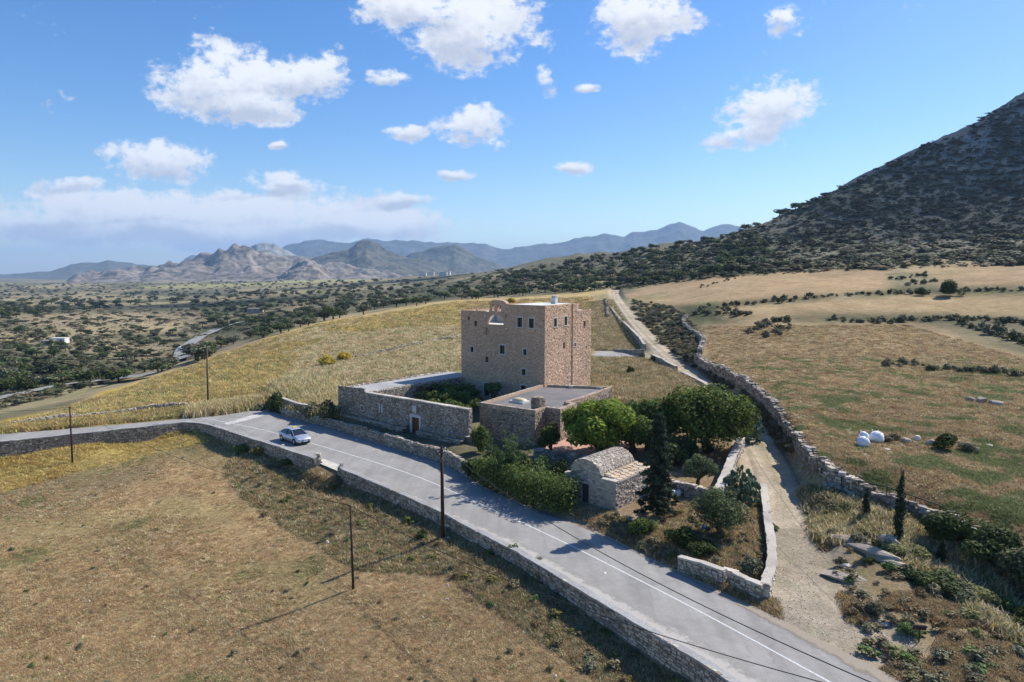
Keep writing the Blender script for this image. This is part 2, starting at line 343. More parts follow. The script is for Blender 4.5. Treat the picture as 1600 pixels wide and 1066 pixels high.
class NT:
    def __init__(s, m): s.t = m.node_tree; s.m = m
    def n(s, ty, ins=None, **k):
        nd = s.t.nodes.new(ty)
        for a, b in k.items(): setattr(nd, a, b)
        for a, b in (ins or {}).items():
            if hasattr(b, 'links') or isinstance(b, bpy.types.NodeSocket): s.t.links.new(b, nd.inputs[a])
            else: nd.inputs[a].default_value = b
        return nd
    def noise(s, scale, detail=4, rough=.55, vec=None, dist=0.0):
        nd = s.n('ShaderNodeTexNoise', {'Scale': scale, 'Detail': detail, 'Roughness': rough, 'Distortion': dist})
        if vec is not None: s.t.links.new(vec, nd.inputs['Vector'])
        return nd.outputs['Fac']
    def ramp(s, fac, a, b, lo=0.0, hi=1.0):
        return s.n('ShaderNodeMapRange', {'Value': fac, 'From Min': a, 'From Max': b, 'To Min': lo, 'To Max': hi}).outputs[0]
    def mix(s, f, a, b, mode='MIX'):
        nd = s.n('ShaderNodeMix', data_type='RGBA', blend_type=mode)
        for k, v in (('Factor', f), ('A', a), ('B', b)):
            sock = nd.inputs[k] if k == 'Factor' else [i for i in nd.inputs if i.name == k and i.type == 'RGBA'][0]
            if isinstance(v, bpy.types.NodeSocket): s.t.links.new(v, sock)
            else: sock.default_value = v if k == 'Factor' else (*v[:3], 1)
        return [o for o in nd.outputs if o.type == 'RGBA'][0]
    def attr(s, name): return s.n('ShaderNodeAttribute', attribute_name=name).outputs['Color']
    def pos(s): return s.n('ShaderNodeNewGeometry').outputs['Position']
    def obj(s): return s.n('ShaderNodeTexCoord').outputs['Object']
    def bump(s, h, st=.5, dist=.05): return s.n('ShaderNodeBump', {'Height': h, 'Strength': st, 'Distance': dist}).outputs[0]
    def finish(s, colr, rough=.9, normal=None, spec=.2, metal=0.0, trans=None, sss=None):
        b = s.n('ShaderNodeBsdfPrincipled', {'Roughness': rough, 'Metallic': metal})
        b.inputs['Specular IOR Level'].default_value = spec
        if isinstance(colr, bpy.types.NodeSocket): s.t.links.new(colr, b.inputs['Base Color'])
        else: b.inputs['Base Color'].default_value = (*colr[:3], 1)
        if normal is not None: s.t.links.new(normal, b.inputs['Normal'])
        out = b.outputs[0]
        if trans is not None:
            tr = s.n('ShaderNodeBsdfTranslucent'); s.t.links.new(colr, tr.inputs[0]) if isinstance(colr, bpy.types.NodeSocket) else None
            mx = s.n('ShaderNodeMixShader'); mx.inputs[0].default_value = trans
            s.t.links.new(out, mx.inputs[1]); s.t.links.new(tr.outputs[0], mx.inputs[2]); out = mx.outputs[0]
        o = s.n('ShaderNodeOutputMaterial'); s.t.links.new(out, o.inputs[0]); return s.m
def simple(name, c, rough=.7, spec=.3, metal=0.0, var=.18, scale=6.0, bump=0.0):
    m = M(name); t = NT(m); f = t.noise(scale, 5, .6, t.obj()); k = t.ramp(f, .3, .7, 1-var, 1+var)
    cc = t.mix(1.0, c, t.n('ShaderNodeCombineColor', {'Red': k, 'Green': k, 'Blue': k}).outputs[0], 'MULTIPLY')
    return t.finish(cc, rough, t.bump(f, bump, .02) if bump else None, spec, metal)
def stone_mat(name, c, c2, patch=3.0, grain=14.0):
    m = M(name); t = NT(m); P = t.pos(); f = t.noise(grain, 6, .65, P); g = t.noise(patch*.25, 3, .5, P)
    b = t.mix(t.ramp(g, .4, .65), c, c2); b = t.mix(1.0, b, t.attr('tint'), 'MULTIPLY')
    k = t.ramp(f, .25, .75, .72, 1.25); b = t.mix(1.0, b, t.n('ShaderNodeCombineColor', {'Red': k, 'Green': k, 'Blue': k}).outputs[0], 'MULTIPLY')
    return t.finish(b, .92, t.bump(f, .6, .03), .1)
def leaf_mat(name, c, trans=.25, rough=.7, spec=.12):
    m = M(name); t = NT(m); b = t.mix(1.0, c, t.attr('tint'), 'MULTIPLY')
    r_ = t.n('ShaderNodeObjectInfo').outputs['Random']; hs = t.n('ShaderNodeHueSaturation', {'Hue': t.ramp(r_, 0, 1, .485, .52), 'Value': t.ramp(r_, 0, 1, .8, 1.2), 'Saturation': t.ramp(r_, 1, 0, .85, 1.05), 'Color': b})
    return t.finish(hs.outputs[0], rough, None, spec, 0, trans)
# ------------------------------------------------------------------ materials of the setting
def ground_material():
    m = M('ground'); t = NT(m); P = t.pos(); base = t.attr('tint')
    n1 = t.noise(.09, 5, .6, P, .4); n2 = t.noise(.55, 6, .62, P, .3); n3 = t.noise(4.5, 6, .7, P); n4 = t.noise(22, 4, .7, P)
    k = t.n('ShaderNodeMath', {0: t.ramp(n1, .3, .7, .80, 1.2), 1: t.ramp(n2, .3, .7, .78, 1.22)}, operation='MULTIPLY').outputs[0]
    k = t.n('ShaderNodeMath', {0: k, 1: t.ramp(n3, .3, .7, .68, 1.30)}, operation='MULTIPLY').outputs[0]
    k = t.n('ShaderNodeMath', {0: k, 1: t.ramp(n4, .3, .7, .72, 1.28)}, operation='MULTIPLY').outputs[0]
    b = t.mix(1.0, base, t.n('ShaderNodeCombineColor', {'Red': k, 'Green': k, 'Blue': k}).outputs[0], 'MULTIPLY')
    g = t.n('ShaderNodeMath', {0: t.ramp(t.noise(.33, 6, .7, P, .6), .53, .66), 1: .45}, operation='MULTIPLY').outputs[0]
    b = t.mix(g, b, t.mix(1.0, b, (.62, .80, .62), 'MULTIPLY'))
    h = t.n('ShaderNodeMath', {0: n3, 1: n4}, operation='ADD').outputs[0]
    return t.finish(b, .97, t.bump(h, .8, .08), .05)
def asphalt_material():
    m = M('asphalt'); t = NT(m); P = t.pos(); n1 = t.noise(.35, 5, .6, P, .5); n2 = t.noise(2.2, 6, .7, P); n3 = t.noise(60, 3, .7, P)
    # tyre-worn streaks run along the road
    mp = t.n('ShaderNodeMapping', {'Vector': P, 'Rotation': (0, 0, R(-36)), 'Scale': (.9, .05, 1)}); n4 = t.noise(1.0, 5, .6, mp.outputs[0])
    k = t.n('ShaderNodeMath', {0: t.ramp(n1, .3, .7, .88, 1.12), 1: t.ramp(n2, .3, .7, .90, 1.10)}, operation='MULTIPLY').outputs[0]
    k = t.n('ShaderNodeMath', {0: k, 1: t.ramp(n3, .3, .7, .88, 1.12)}, operation='MULTIPLY').outputs[0]
    k = t.n('ShaderNodeMath', {0: k, 1: t.ramp(n4, .35, .65, .88, 1.10)}, operation='MULTIPLY').outputs[0]
    b = t.mix(1.0, (.272, .258, .236), t.n('ShaderNodeCombineColor', {'Red': k, 'Green': k, 'Blue': k}).outputs[0], 'MULTIPLY')
    vo = t.n('ShaderNodeTexVoronoi', {'Scale': .22, 'Vector': t.n('ShaderNodeMixRGB', {'Fac': .3, 'Color1': P, 'Color2': t.n('ShaderNodeTexNoise', {'Scale': 1.3, 'Detail': 5, 'Vector': P}).outputs['Color']}).outputs[0]}, feature='DISTANCE_TO_EDGE')
    cr = t.ramp(vo.outputs['Distance'], .003, .008, .16, 0.0)
    b = t.mix(cr, b, (.09, .09, .095))
    return t.finish(b, .88, t.bump(n3, .3, .01), .25)
MG = ground_material(); MASPH = asphalt_material()
def spill_material(name, c, c2):
    m = M(name); t = NT(m); P = t.pos(); f = t.noise(9, 6, .7, P); g = t.noise(1.1, 6, .72, P); s = t.n('ShaderNodeSeparateColor', {0: t.attr('tint')}).outputs[0]
    b = t.mix(t.ramp(f, .3, .7), c, c2); t.finish(b, .95, None, .05); out = [n for n in m.node_tree.nodes if n.type == 'OUTPUT_MATERIAL'][0]; sh = out.inputs[0].links[0].from_socket
    a = t.n('ShaderNodeMath', {0: s, 1: t.n('ShaderNodeMath', {0: g, 1: t.ramp(f, .3, .7, -.10, .10)}, operation='ADD').outputs[0]}, operation='ADD').outputs[0]
    mx = t.n('ShaderNodeMixShader', {0: t.ramp(a, .86, 1.12)}); tr = t.n('ShaderNodeBsdfTransparent'); t.t.links.new(tr.outputs[0], mx.inputs[1]); t.t.links.new(sh, mx.inputs[2]); t.t.links.new(mx.outputs[0], out.inputs[0]); return m
MGRAV = spill_material('gravel_spill', (.36, .30, .23), (.26, .22, .17)); MDUSTS = spill_material('dust_spill', (.47, .44, .39), (.34, .32, .29))
MDUST = stone_mat('dusty_concrete', (.50, .47, .42), (.36, .35, .33), 6, 9)
MTRACK = ground_material(); MTRACK.name = 'dirt_track'
MPAINT = simple('road_paint', (.55, .55, .53), .8, .2, 0, .35, 12)
MROCK = stone_mat('dry_stone', (.43, .37, .30), (.31, .265, .215), 3, 12)
MTSTONE = stone_mat('tower_stone', (.58, .395, .28), (.48, .335, .24), 1.2, 10)
MTMORT = stone_mat('tower_mortar', (.52, .365, .25), (.45, .32, .215), 1.0, 6)
MWMORT = stone_mat('wall_core', (.20, .17, .135), (.15, .125, .10), 2.0, 8)
MANNEX = stone_mat('annex_stone', (.42, .33, .25), (.34, .275, .215), 1.5, 10)
MCHAP = stone_mat('chapel_stone', (.45, .395, .325), (.32, .275, .225), 1.2, 12)
MCOPE = stone_mat('limewashed_coping', (.50, .45, .38), (.38, .34, .285), 2, 10)
MCONC = stone_mat('concrete_roof', (.35, .34, .325), (.27, .26, .25), 1.2, 5)
MDROOF = stone_mat('bitumen_roof', (.21, .19, .18), (.15, .145, .145), 1.6, 6)
MWHITE = simple('white_plaster', (.62, .60, .56), .8, .2, 0, .08, 3)
MMARB = simple('pale_marble', (.52, .50, .47), .6, .3, 0, .12, 8)
MDARK = simple('dark_opening', (.012, .011, .012), .5, .4)
MGLASS = simple('window_glass', (.02, .024, .03), .12, .8, 0, .1)
MWOOD = simple('weathered_wood', (.13, .065, .035), .8, .2, 0, .3, 9, .3)
MPOLE = simple('tarred_pole', (.055, .032, .026), .85, .2, 0, .35, 5)
MPOLE2 = simple('grey_pole', (.10, .085, .075), .85, .2, 0, .35, 5)
MWIRE = simple('cable', (.02, .02, .022), .6, .3)
MPAVE = simple('terracotta_paving', (.46, .27, .20), .85, .2, 0, .15, 4)
MTRUNK = simple('bark', (.10, .075, .055), .95, .1, 0, .35, 12, .5)
MBAG = simple('white_bag', (.70, .72, .76), .75, .2, 0, .1, 8)

# ------------------------------------------------------------------ ground colours (land use map)
PU, PV = proj(GX, GY, HH)
def zone(polys, warp=10, s=0, rmin=0, rmax=1e9):
    wu = PU+warp*2.2*fbm(GX/np.maximum(GR, 1)*60, np.log(GR)*60, 3.0, 3, 40+s); wv = PV+warp*fbm(GX/np.maximum(GR, 1)*60, np.log(GR)*60, 3.0, 3, 60+s)
    mk = np.zeros(GX.shape, bool)
    for p in polys: mk |= poly_in(wu, wv, p)
    return mk & (GY > 5) & (GR >= rmin) & (GR <= rmax)
C = np.zeros(GX.shape+(3,)); C[:] = (.16, .14, .08)
nz = fbm(GX, GY, 60, 4, 71); nz2 = fbm(GX, GY, 14, 4, 73); nz3 = fbm(GX, GY, 3.0, 3, 75)
def mixc_(mask, c, f): C[...] = C*(1-(mask*f)[..., None])+np.array(c)*(mask*f)[..., None]
far = GR > 150
nV = fbm(GX, GY, 90, 5, 81); nW = fbm(GX, GY, 28, 4, 83)
mixc_(far, (.34, .27, .15), sstep(.0, .28, nV)*.85); mixc_(far, (.055, .065, .032), sstep(-.05, -.35, nV)*.75)
mixc_(far, (.36, .31, .22), sstep(.32, .55, nW)*.6); mixc_(far, (.05, .06, .03), sstep(.1, .4, -nW)*.5)
hm = sstep(18, 30, HH)*sstep(230, 330, GR)
mixc_(hm > .5, (.15, .14, .095), 1.0)
mixc_(hm > .5, (.075, .085, .045), sstep(-.1, .3, nW)*.7); mixc_(hm > .5, (.24, .21, .15), sstep(.10, .45, nz2)*.6)
rockm = sstep(70, 150, HH+30*nV)*(hm > .5)
mixc_(hm > .5, (.34, .33, .32), rockm*sstep(-.2, .25, fbm(GX, GY, 16, 4, 91))*.8)
def zc_(polys, c, warp=5, s=0, rmin=0, rmax=1e9, f=1.0): mixc_(zone(polys, warp, s, rmin, rmax), c, f)
STUB = (.39, .265, .135)
zc_([[(-3000,700),(0,700),(300,660),(330,664),(500,735),(600,770),(1150,1066),(1500,1400),(-3000,4000)]], STUB, 2, 1, 0, 100)
C[(GR < 100) & (GY < 12)] = STUB
zc_([[(-3000,690),(0,700),(300,668),(330,680),(290,700),(112,735),(0,760),(-3000,830)]], (.36, .29, .095), 6, 2, 0, 110)
zc_([[(300,665),(360,672),(480,720),(400,735),(300,720),(200,710)]], (.27, .22, .10), 6, 3, 0, 110)
zc_([[(-1000,750),(0,742),(120,728),(200,720),(260,730),(120,800),(-1000,900)]], (.185, .145, .085), 10, 4, 0, 110, .85)
zc_([[(370,700),(500,738),(600,780),(1160,1080),(960,1080),(700,900),(560,890),(400,800),(350,740)]], (.20, .165, .09), 9, 5, 0, 100)
zc_([[(500,730),(560,735),(600,775),(540,790),(480,760),(420,740)]], (.34, .21, .10), 8, 6, 0, 100)
GOLD = (.46, .335, .15)
gold = [(-3000,710),(-500,700),(0,676),(150,664),(290,652),(420,632),(440,600),(500,580),(600,590),(700,574),(720,560),(925,562),(962,452),(900,458),(800,466),(730,458),(700,466),(600,485),(500,500),(400,530),(290,571),(200,600),(100,636),(0,661),(-3000,700)]
zc_([gold], GOLD, 2, 7, 75, 330)
zc_([[(60,648),(200,612),(330,572),(470,545),(500,560),(330,600),(200,640),(60,668)]], (.30, .25, .095), 8, 8, 80, 330, .6)
zc_([[(150,617),(250,595),(320,575),(330,585),(240,607),(160,625)],[(0,660),(60,648),(60,660),(0,672)]], (.50, .34, .04), 5, 9, 80, 330, .75)
zc_([[(450,580),(520,560),(620,535),(720,510),(720,580),(600,585),(560,600),(440,610)]], (.36, .32, .17), 6, 10, 75, 330, .85)
zc_([[(560,520),(620,505),(720,480),(720,500),(620,520)]], (.27, .25, .12), 5, 11, 80, 330, .7)
TANF = (.33, .245, .14)
zc_([[(975,462),(1000,450),(1100,434),(1250,424),(1400,419),(1600,413),(2500,405),(2500,450),(1600,448),(1420,450),(1300,460),(1180,468),(1060,478),(1000,476)]], (.37, .26, .145), 3, 12, 100, 420)
zc_([[(1385,423),(1440,425),(1480,440),(1440,452),(1390,447)]], (.18, .17, .095), 3, 13, 100, 420, .8)
zc_([[(1120,480),(1200,475),(1400,462),(1600,462),(2500,470),(2500,520),(1600,494),(1480,492),(1300,488),(1180,500),(1130,495)]], (.36, .26, .14), 3, 14, 100, 420)
zc_([[(1095,505),(1200,500),(1300,505),(1420,506),(1490,520),(1540,540),(1600,555),(2500,560),(2500,1200),(1600,870),(1500,828),(1400,792),(1300,745),(1240,685),(1200,638),(1150,595),(1090,560)]], (.33, .24, .135), 4, 15, 30, 200)
zc_([[(1230,570),(1400,575),(2500,600),(2500,1200),(1600,870),(1400,790),(1300,742),(1240,660),(1200,600)]], (.27, .20, .105), 14, 16, 30, 140, .75)
zc_([[(980,470),(1060,480),(1085,510),(1090,560),(1075,590),(1050,560),(1010,520),(985,490)]], (.24, .20, .115), 3, 17, 80, 330)
zc_([[(925,462),(960,456),(985,500),(1040,555),(1080,590),(1120,610),(1100,640),(960,640),(925,600)]], (.30, .25, .13), 3, 18, 60, 330)
zc_([[(925,500),(965,500),(1000,548),(925,548)]], (.27, .22, .135), 3, 18, 60, 330, .8)
zc_([[(925,548),(990,548),(1010,556),(1000,562),(940,560),(925,566)]], (.33, .31, .29), 1, 19, 100, 200)
zc_([[(1000,575),(1060,590),(1070,610),(1010,605)]], (.36, .30, .12), 6, 20, 60, 140, .8)
zc_([[(860,690),(1200,640),(1180,880),(1200,930),(1060,880),(980,820),(870,780)]], (.27, .19, .11), 5, 21, 25, 100)
zc_([[(1220,960),(1250,760),(1300,740),(1600,870),(2500,1100),(2500,2000),(1400,1066),(1300,1010)]], (.25, .19, .105), 8, 22, 15, 60)
zc_([[(1500,880),(1560,850),(1700,900),(1700,1060),(1590,1000),(1520,940)]], (.09, .10, .04), 10, 23, 15, 60, .8)
zc_([[(1250,770),(1340,790),(1480,850),(1560,930),(1480,900),(1380,850),(1270,840)]], (.27, .25, .09), 10, 24, 15, 60, .7)
# gravel verge between road and garden
for _i in range(2): pass
vm = (sdist(GX[near], GY[near], ROAD)); vfull = np.full(GX.shape, 99.); vfull[near] = vm
TOWARDS = (GX > 2)
mixc_((vfull < 3.2) & TOWARDS & (GR < 70), (.36, .29, .21), .8)
tbest = np.full(GX.shape, 99.); tbest[near] = best-bw
mixc_(tbest < .9, (.36, .30, .22), .85)
# greenish and brownish patches of real vegetation
small = GR < 330
mixc_(small, (.20, .22, .08), sstep(.22, .5, nz2)*.35); mixc_(small, (.22, .15, .085), sstep(.2, .5, -nz2)*.35)
mixc_(small & (PU > 1080) & (PV > 560) & (HH > 1.4), (.16, .19, .08), sstep(.2, .5, fbm(GX, GY, 1.8, 3, 78)+.25*nz2)*.6)
mixc_(small & (PU < 900) & (PV > 660) & (HH < -.5), (.16, .19, .07), sstep(.42, .62, fbm(GX, GY, 4.5, 3, 77))*.55)
# far plain patches
zc_([[(420,437),(560,433),(600,437),(540,442),(430,443)],[(215,448),(420,441),(430,446),(230,452)]], (.33, .31, .13), 1, 30, 700, 9000, .8)
zc_([[(20,492),(300,486),(330,498),(180,508),(30,512)],[(100,545),(250,535),(260,560),(120,560)],[(340,535),(420,530),(440,545),(350,552)],[(240,575),(290,560),(300,572),(220,592)],[(560,470),(620,462),(640,470),(570,482)]], (.29, .225, .14), 3, 31, 150, 3000, .7)
zc_([[(1000,408),(1060,388),(1100,380),(1090,395),(1010,412)],[(860,440),(960,434),(980,440),(870,448)],[(900,448),(960,446),(950,454),(900,455)]], (.38, .33, .16), 2, 32, 250, 1500, .8)
# valley road, a strip of asphalt far below
VR1 = [hit(u, v) for u, v in [(-60,640),(0,627),(60,614),(110,604),(170,597),(230,592)]]; VR2 = [hit(u, v) for u, v in [(283,566),(284,553),(292,543),(312,528),(338,516),(362,508),(392,503)]]
st_ = np.zeros(GX.shape); st_[near] = (vnoise(nd/1.3, dxr*.04, 5)-.5)*.9+(vnoise(nd/.45, dxr*.06, 6)-.5)*.5; C *= (1+.10*nz3+np.where((GR < 95) & (HH < -.3) & (PU < 1200), .30*st_, 0))[..., None]
for _ in range(2):
    C[2:-2] = (C[:-4]+C[1:-3]+C[2:-2]+C[3:-1]+C[4:])/5; C[:, 2:-2] = (C[:, :-4]+C[:, 1:-3]+C[:, 2:-2]+C[:, 3:-1]+C[:, 4:])/5
nA_, nR_ = GX.shape
idx = np.arange(nA_*nR_).reshape(nA_, nR_)
I0 = idx; I1 = np.roll(idx, -1, axis=0)
F4 = np.stack([I0[:, :-1], I0[:, 1:], I1[:, 1:], I1[:, :-1]], -1).reshape(-1, 4)[:, ::-1]
Vg = np.stack([GX, GY, HH], -1).reshape(-1, 3)
gme = mesh_from('ground', Vg, np.ascontiguousarray(F4[:, ::-1]), MG, True, np.clip(C.reshape(-1, 3), .01, .7))
ground = bpy.data.objects.new('ground', gme); col.objects.link(ground); ground['kind'] = 'structure'
if gme.polygons[1000].normal.z < 0: gme.flip_normals()
cap = bpy.data.objects.new('ground_below_viewpoint', mesh_from('ground_below_viewpoint', [(math.sin(R(a))*6.4, math.cos(R(a))*6.4, -2.05) for a in range(0, 360, 20)][::-1], [tuple(range(18))], MG, False, [STUB]*18)); col.objects.link(cap); cap['kind'] = 'structure'

def strip(name, A, B, mat, m=6, dz=0.0, zf=None, c=(1, 1, 1), kind='structure', jag=0.0, seed=1, n=200):
    """a sheet between two edge lines"""
    A = smooth_path(A, n, 2); B = smooth_path(B, n, 2); r = np.random.default_rng(seed); V = []
    ja = np.convolve(r.normal(0, 1, n+20), np.ones(3)/3, 'same')[10:-10]*jag; jb = np.convolve(r.normal(0, 1, n+20), np.ones(3)/3, 'same')[10:-10]*jag
    for i in range(n):
        d = B[i, :2]-A[i, :2]; L = np.linalg.norm(d)+1e-6; a = A[i, :2]-d/L*ja[i]; b = B[i, :2]+d/L*jb[i]
        for j in range(m+1):
            p = a+(b-a)*j/m; V.append((p[0], p[1], 0))
    V = np.array(V); V[:, 2] = (zf(V[:, 0], V[:, 1]) if zf else 0)+dz
    ii = np.arange(n*(m+1)).reshape(n, m+1); Fq = np.stack([ii[:-1, :-1], ii[1:, :-1], ii[1:, 1:], ii[:-1, 1:]], -1).reshape(-1, 4)
    tn = np.repeat(np.tile(np.linspace(1, 0, m+1), n)[:, None], 3, 1) if isinstance(c, str) else np.tile(c, (len(V), 1)); me = mesh_from(name, V, np.ascontiguousarray(Fq), mat, True, tn); o = bpy.data.objects.new(name, me); col.objects.link(o)
    if me.polygons[5].normal.z < 0: me.flip_normals()
    if kind: o['kind'] = kind
    return o
strip('road', ROAD_N, ROAD_F, MASPH, 10, 0.0, n=260)
CEN = [G(u, v, 0) for u, v in [(310,652),(380,665),(433,677),(486,692.5),(583,721),(659,747),(720,774),(780,801),(875,844),(980,897),(1100,958.7),(1290,1062),(1600,1235)]]
def offs(P, d):
    P = np.array(P, float)[:, :2]; T = np.gradient(P, axis=0); T /= np.linalg.norm(T, axis=1)[:, None]; return P+np.stack([-T[:, 1], T[:, 0]], 1)*d
cs = smooth_path(CEN, 120); strip('centre_line', offs(cs, -.055), offs(cs, .055), MPAINT, 1, .005, n=300, jag=.006)
# pale dust and concrete apron beside the parapet
nr = smooth_path(ROAD_N[11:], 160); w = np.interp(np.linspace(0, 1, 160), [0, .2, .5, 1], [.7, 1.15, 1.65, 1.9])+.18*np.sin(np.linspace(0, 19, 160))
Tn = np.gradient(nr, axis=0); Tn /= np.linalg.norm(Tn, axis=1)[:, None]; Nn = np.stack([Tn[:, 1], -Tn[:, 0]], 1)
tq = nr[80:81]+Nn[80:81]*.5
if sdist(tq[:, 0], tq[:, 1], ROAD)[0] > 0: Nn = -Nn
strip('road_edge_dust', nr+Nn*.02, nr+Nn*(w*1.25)[:, None], MDUSTS, 8, .006, c='fade', n=400)
fr_ = smooth_path([G(u, v, 0) for u, v in far_px[15:]], 160); Tf = np.gradient(fr_, axis=0); Tf /= np.linalg.norm(Tf, axis=1)[:, None]; Nf = np.stack([Tf[:, 1], -Tf[:, 0]], 1); tq = fr_[80:81]+Nf[80:81]*.5
if sdist(tq[:, 0], tq[:, 1], ROAD)[0] > 0: Nf = -Nf
wf = np.interp(np.linspace(0, 1, 160), [0, .3, .6, .75, 1], [.12, .2, .55, .7, .3])
strip('road_edge_gravel', fr_-Nf*.3, fr_+Nf*(wf*2.2)[:, None], MGRAV, 8, .008, c='fade', n=420, seed=9)
ap = [G(u, v, 0) for u, v in [(350,662),(372,655),(390,650),(402,646)]]; ap2 = [G(u, v, 0) for u, v in [(356,664),(385,657),(412,650),(432,644)]]
strip('concrete_apron', ap, ap2, MDUST, 2, .006, c=(1.1, 1.1, 1.1), jag=.06, n=60)
strip('concrete_threshold', [G(u, v, 0) for u, v in [(498,724),(515,731),(532,738)]], [G(u, v, 0) for u, v in [(502,716),(519,722),(536,729)]], MDUST, 2, .007, c=(1.15, 1.12, 1.05), n=20)
# dirt track
trl = offs(TRKS, 0)+0; T_ = np.gradient(TRKS[:, :2], axis=0); T_ /= np.linalg.norm(T_, axis=1)[:, None]; N_ = np.stack([-T_[:, 1], T_[:, 0]], 1)
TRKZ = lambda x, y: hz_at(x, y)
A_ = TRKS[:, :2]+N_*TRKS[:, 3:4]; B_ = TRKS[:, :2]-N_*TRKS[:, 3:4]
n_, m_ = 260, 12
A2, B2 = resample(A_, n_), resample(B_, n_); rr_ = np.random.default_rng(3)
V = []; TT = []
zc2 = resample(TRKS, n_)[:, 2]
for i in range(n_):
    for j in range(m_+1):
        f = j/m_; p = A2[i]*(1-f)+B2[i]*f; e = abs(f-.5)*2
        rut = math.exp(-((e-.42)/.16)**2); V.append((p[0], p[1], zc2[i]-.05*rut-.10*max(0, e-.8)/.2))
        g = 1.0-.0*rut; mid = math.exp(-(e/.16)**2)*.75*(vnoise(np.array([i*.15]), np.array([1.0]))[0])
        TT.append(np.array([.40, .33, .24])*(1+.10*rut)*(1-mid*.8)+np.array([.26, .22, .11])*mid*.8)
V = np.array(V); V[:, 2] += .03*fbm(V[:, 0], V[:, 1], 1.0, 3, 5)
V[:, 2] = np.maximum(V[:, 2], hz_at(V[:, 0], V[:, 1])+.015)
ee = np.tile(np.abs(np.arange(m_+1)/m_-.5)*2, n_); V[ee > .99, 2] = hz_at(V[ee > .99, 0], V[ee > .99, 1])-.12; k0 = (m_+1)*14; V[:k0, 2] = hz_at(V[:k0, 0], V[:k0, 1])+.015-.13*(1-np.repeat(np.arange(14), m_+1)/14)
ii = np.arange(n_*(m_+1)).reshape(n_, m_+1); Fq = np.stack([ii[:-1, :-1], ii[1:, :-1], ii[1:, 1:], ii[:-1, 1:]], -1).reshape(-1, 4)
tme = mesh_from('dirt_track', V, np.ascontiguousarray(Fq), MTRACK, True, np.array(TT)); to = bpy.data.objects.new('dirt_track', tme); col.objects.link(to); to['kind'] = 'structure'
if tme.polygons[5].normal.z < 0: tme.flip_normals()
for nm, P, w in (('valley_road', VR1, 2.6), ('valley_road', VR2, 3.2)):
    P = np.array([p for p in P if p is not None]); q = smooth_path(P[:, :2], 60)
    strip(nm, offs(q, -w), offs(q, w), MASPH, 3, 1.0, hz_at, c=(1, 1, 1), n=120)

# ------------------------------------------------------------------ far hills and mountains: each range a relief of its own
def mountain_material(name, c, c2, sc):
    m = M(name); t = NT(m); P = t.pos(); f = t.noise(sc, 8, .68, P, .5); g = t.noise(sc*5, 5, .7, P)
    b = t.mix(t.ramp(f, .40, .60), c, c2); k = t.ramp(g, .3, .7, .7, 1.3)
    b = t.mix(1.0, b, t.n('ShaderNodeCombineColor', {'Red': k, 'Green': k, 'Blue': k}).outputs[0], 'MULTIPLY'); b = t.mix(1.0, b, t.attr('tint'), 'MULTIPLY')
    return t.finish(b, .95, None, .05)
def mountain(name, px, D, depth, mat, nscale, amp, rg=.5, seed=0, zb=-14, na=260, nrr=110):
    px = np.array(px, float); X = []; Z = []
    for u, v in px: x, y, z = GD(u, v, D); X.append(math.atan2(x, y)); Z.append((z, math.hypot(x, y)))
    Z = np.array(Z); azs = np.linspace(X[0], X[-1], na); zr = np.interp(azs, X, Z[:, 0]); Rr = np.interp(azs, X, Z[:, 1])
    rs = np.linspace(-1, .7, nrr); a, s = np.meshgrid(azs, rs, indexing='ij'); r = Rr[:, None]+s*depth
    x = np.sin(a)*r; y = np.cos(a)*r
    t = np.abs(s)/np.where(s < 0, 1.0, .7); prof = (1-t)**1.25
    rg_ = ridged(x, y, nscale, 5, seed); z = zb-30*(t > .97)+(zr[:, None]-zb)*(prof*(1-rg*t**.4*(1-rg_)*1.3)) + amp*fbm(x, y, nscale*.35, 4, seed+9)*(prof+.15)
    edge = np.minimum(1, np.minimum(a-azs[0], azs[-1]-a)/(azs[-1]-azs[0])*25); z = zb-12+(z-zb+12)*edge
    V = np.stack([x, y, z], -1).reshape(-1, 3); ii = np.arange(na*nrr).reshape(na, nrr)
    Fq = np.stack([ii[:-1, :-1], ii[1:, :-1], ii[1:, 1:], ii[:-1, 1:]], -1).reshape(-1, 4)
    me = mesh_from(name, V, np.ascontiguousarray(Fq), mat, True, np.ones((len(V), 3))); o = bpy.data.objects.new(name, me); col.objects.link(o); o['kind'] = 'structure'
    if me.polygons[len(me.polygons)//2].normal.z < 0: me.flip_normals()
MM1 = mountain_material('rocky_hill', (.085, .075, .05), (.30, .25, .20), .016); MM2 = mountain_material('blue_hill', (.05, .06, .045), (.11, .105, .085), .008)
MM3 = mountain_material('marble_hill', (.30, .30, .28), (.13, .12, .08), .006); MM4 = mountain_material('scrub_hill', (.045, .052, .032), (.14, .125, .085), .014)
mountain('rocky_hill', [(90,437),(180,424),(240,413),(300,402),(330,394),(342,381),(365,377),(390,383),(402,392),(430,400),(470,402),(520,414),(600,428),(660,436)], 3600, 1000, MM1, 260, 42, .6, 3)
mountain('rocky_hill', [(420,436),(440,428),(452,416),(466,408),(480,407),(497,413),(515,425),(535,436)], 3000, 420, MM1, 160, 24, .6, 8)
mountain('low_hill', [(-500,428),(-200,430),(0,431),(80,422),(110,413),(150,410),(168,406),(185,409),(215,413),(260,416),(330,422),(380,430)], 6500, 1500, MM4, 700, 22, .35, 13)
mountain('marble_hill', [(360,420),(385,386),(400,378),(413,376),(428,379),(444,388),(460,396),(490,402),(540,425)], 4800, 900, MM3, 400, 18, .5, 17)
mountain('scrub_hill', [(455,425),(490,404),(520,394),(545,389),(558,379),(572,376),(590,379),(606,390),(630,398),(680,412),(720,424)], 4300, 1000, MM4, 380, 20, .5, 23)
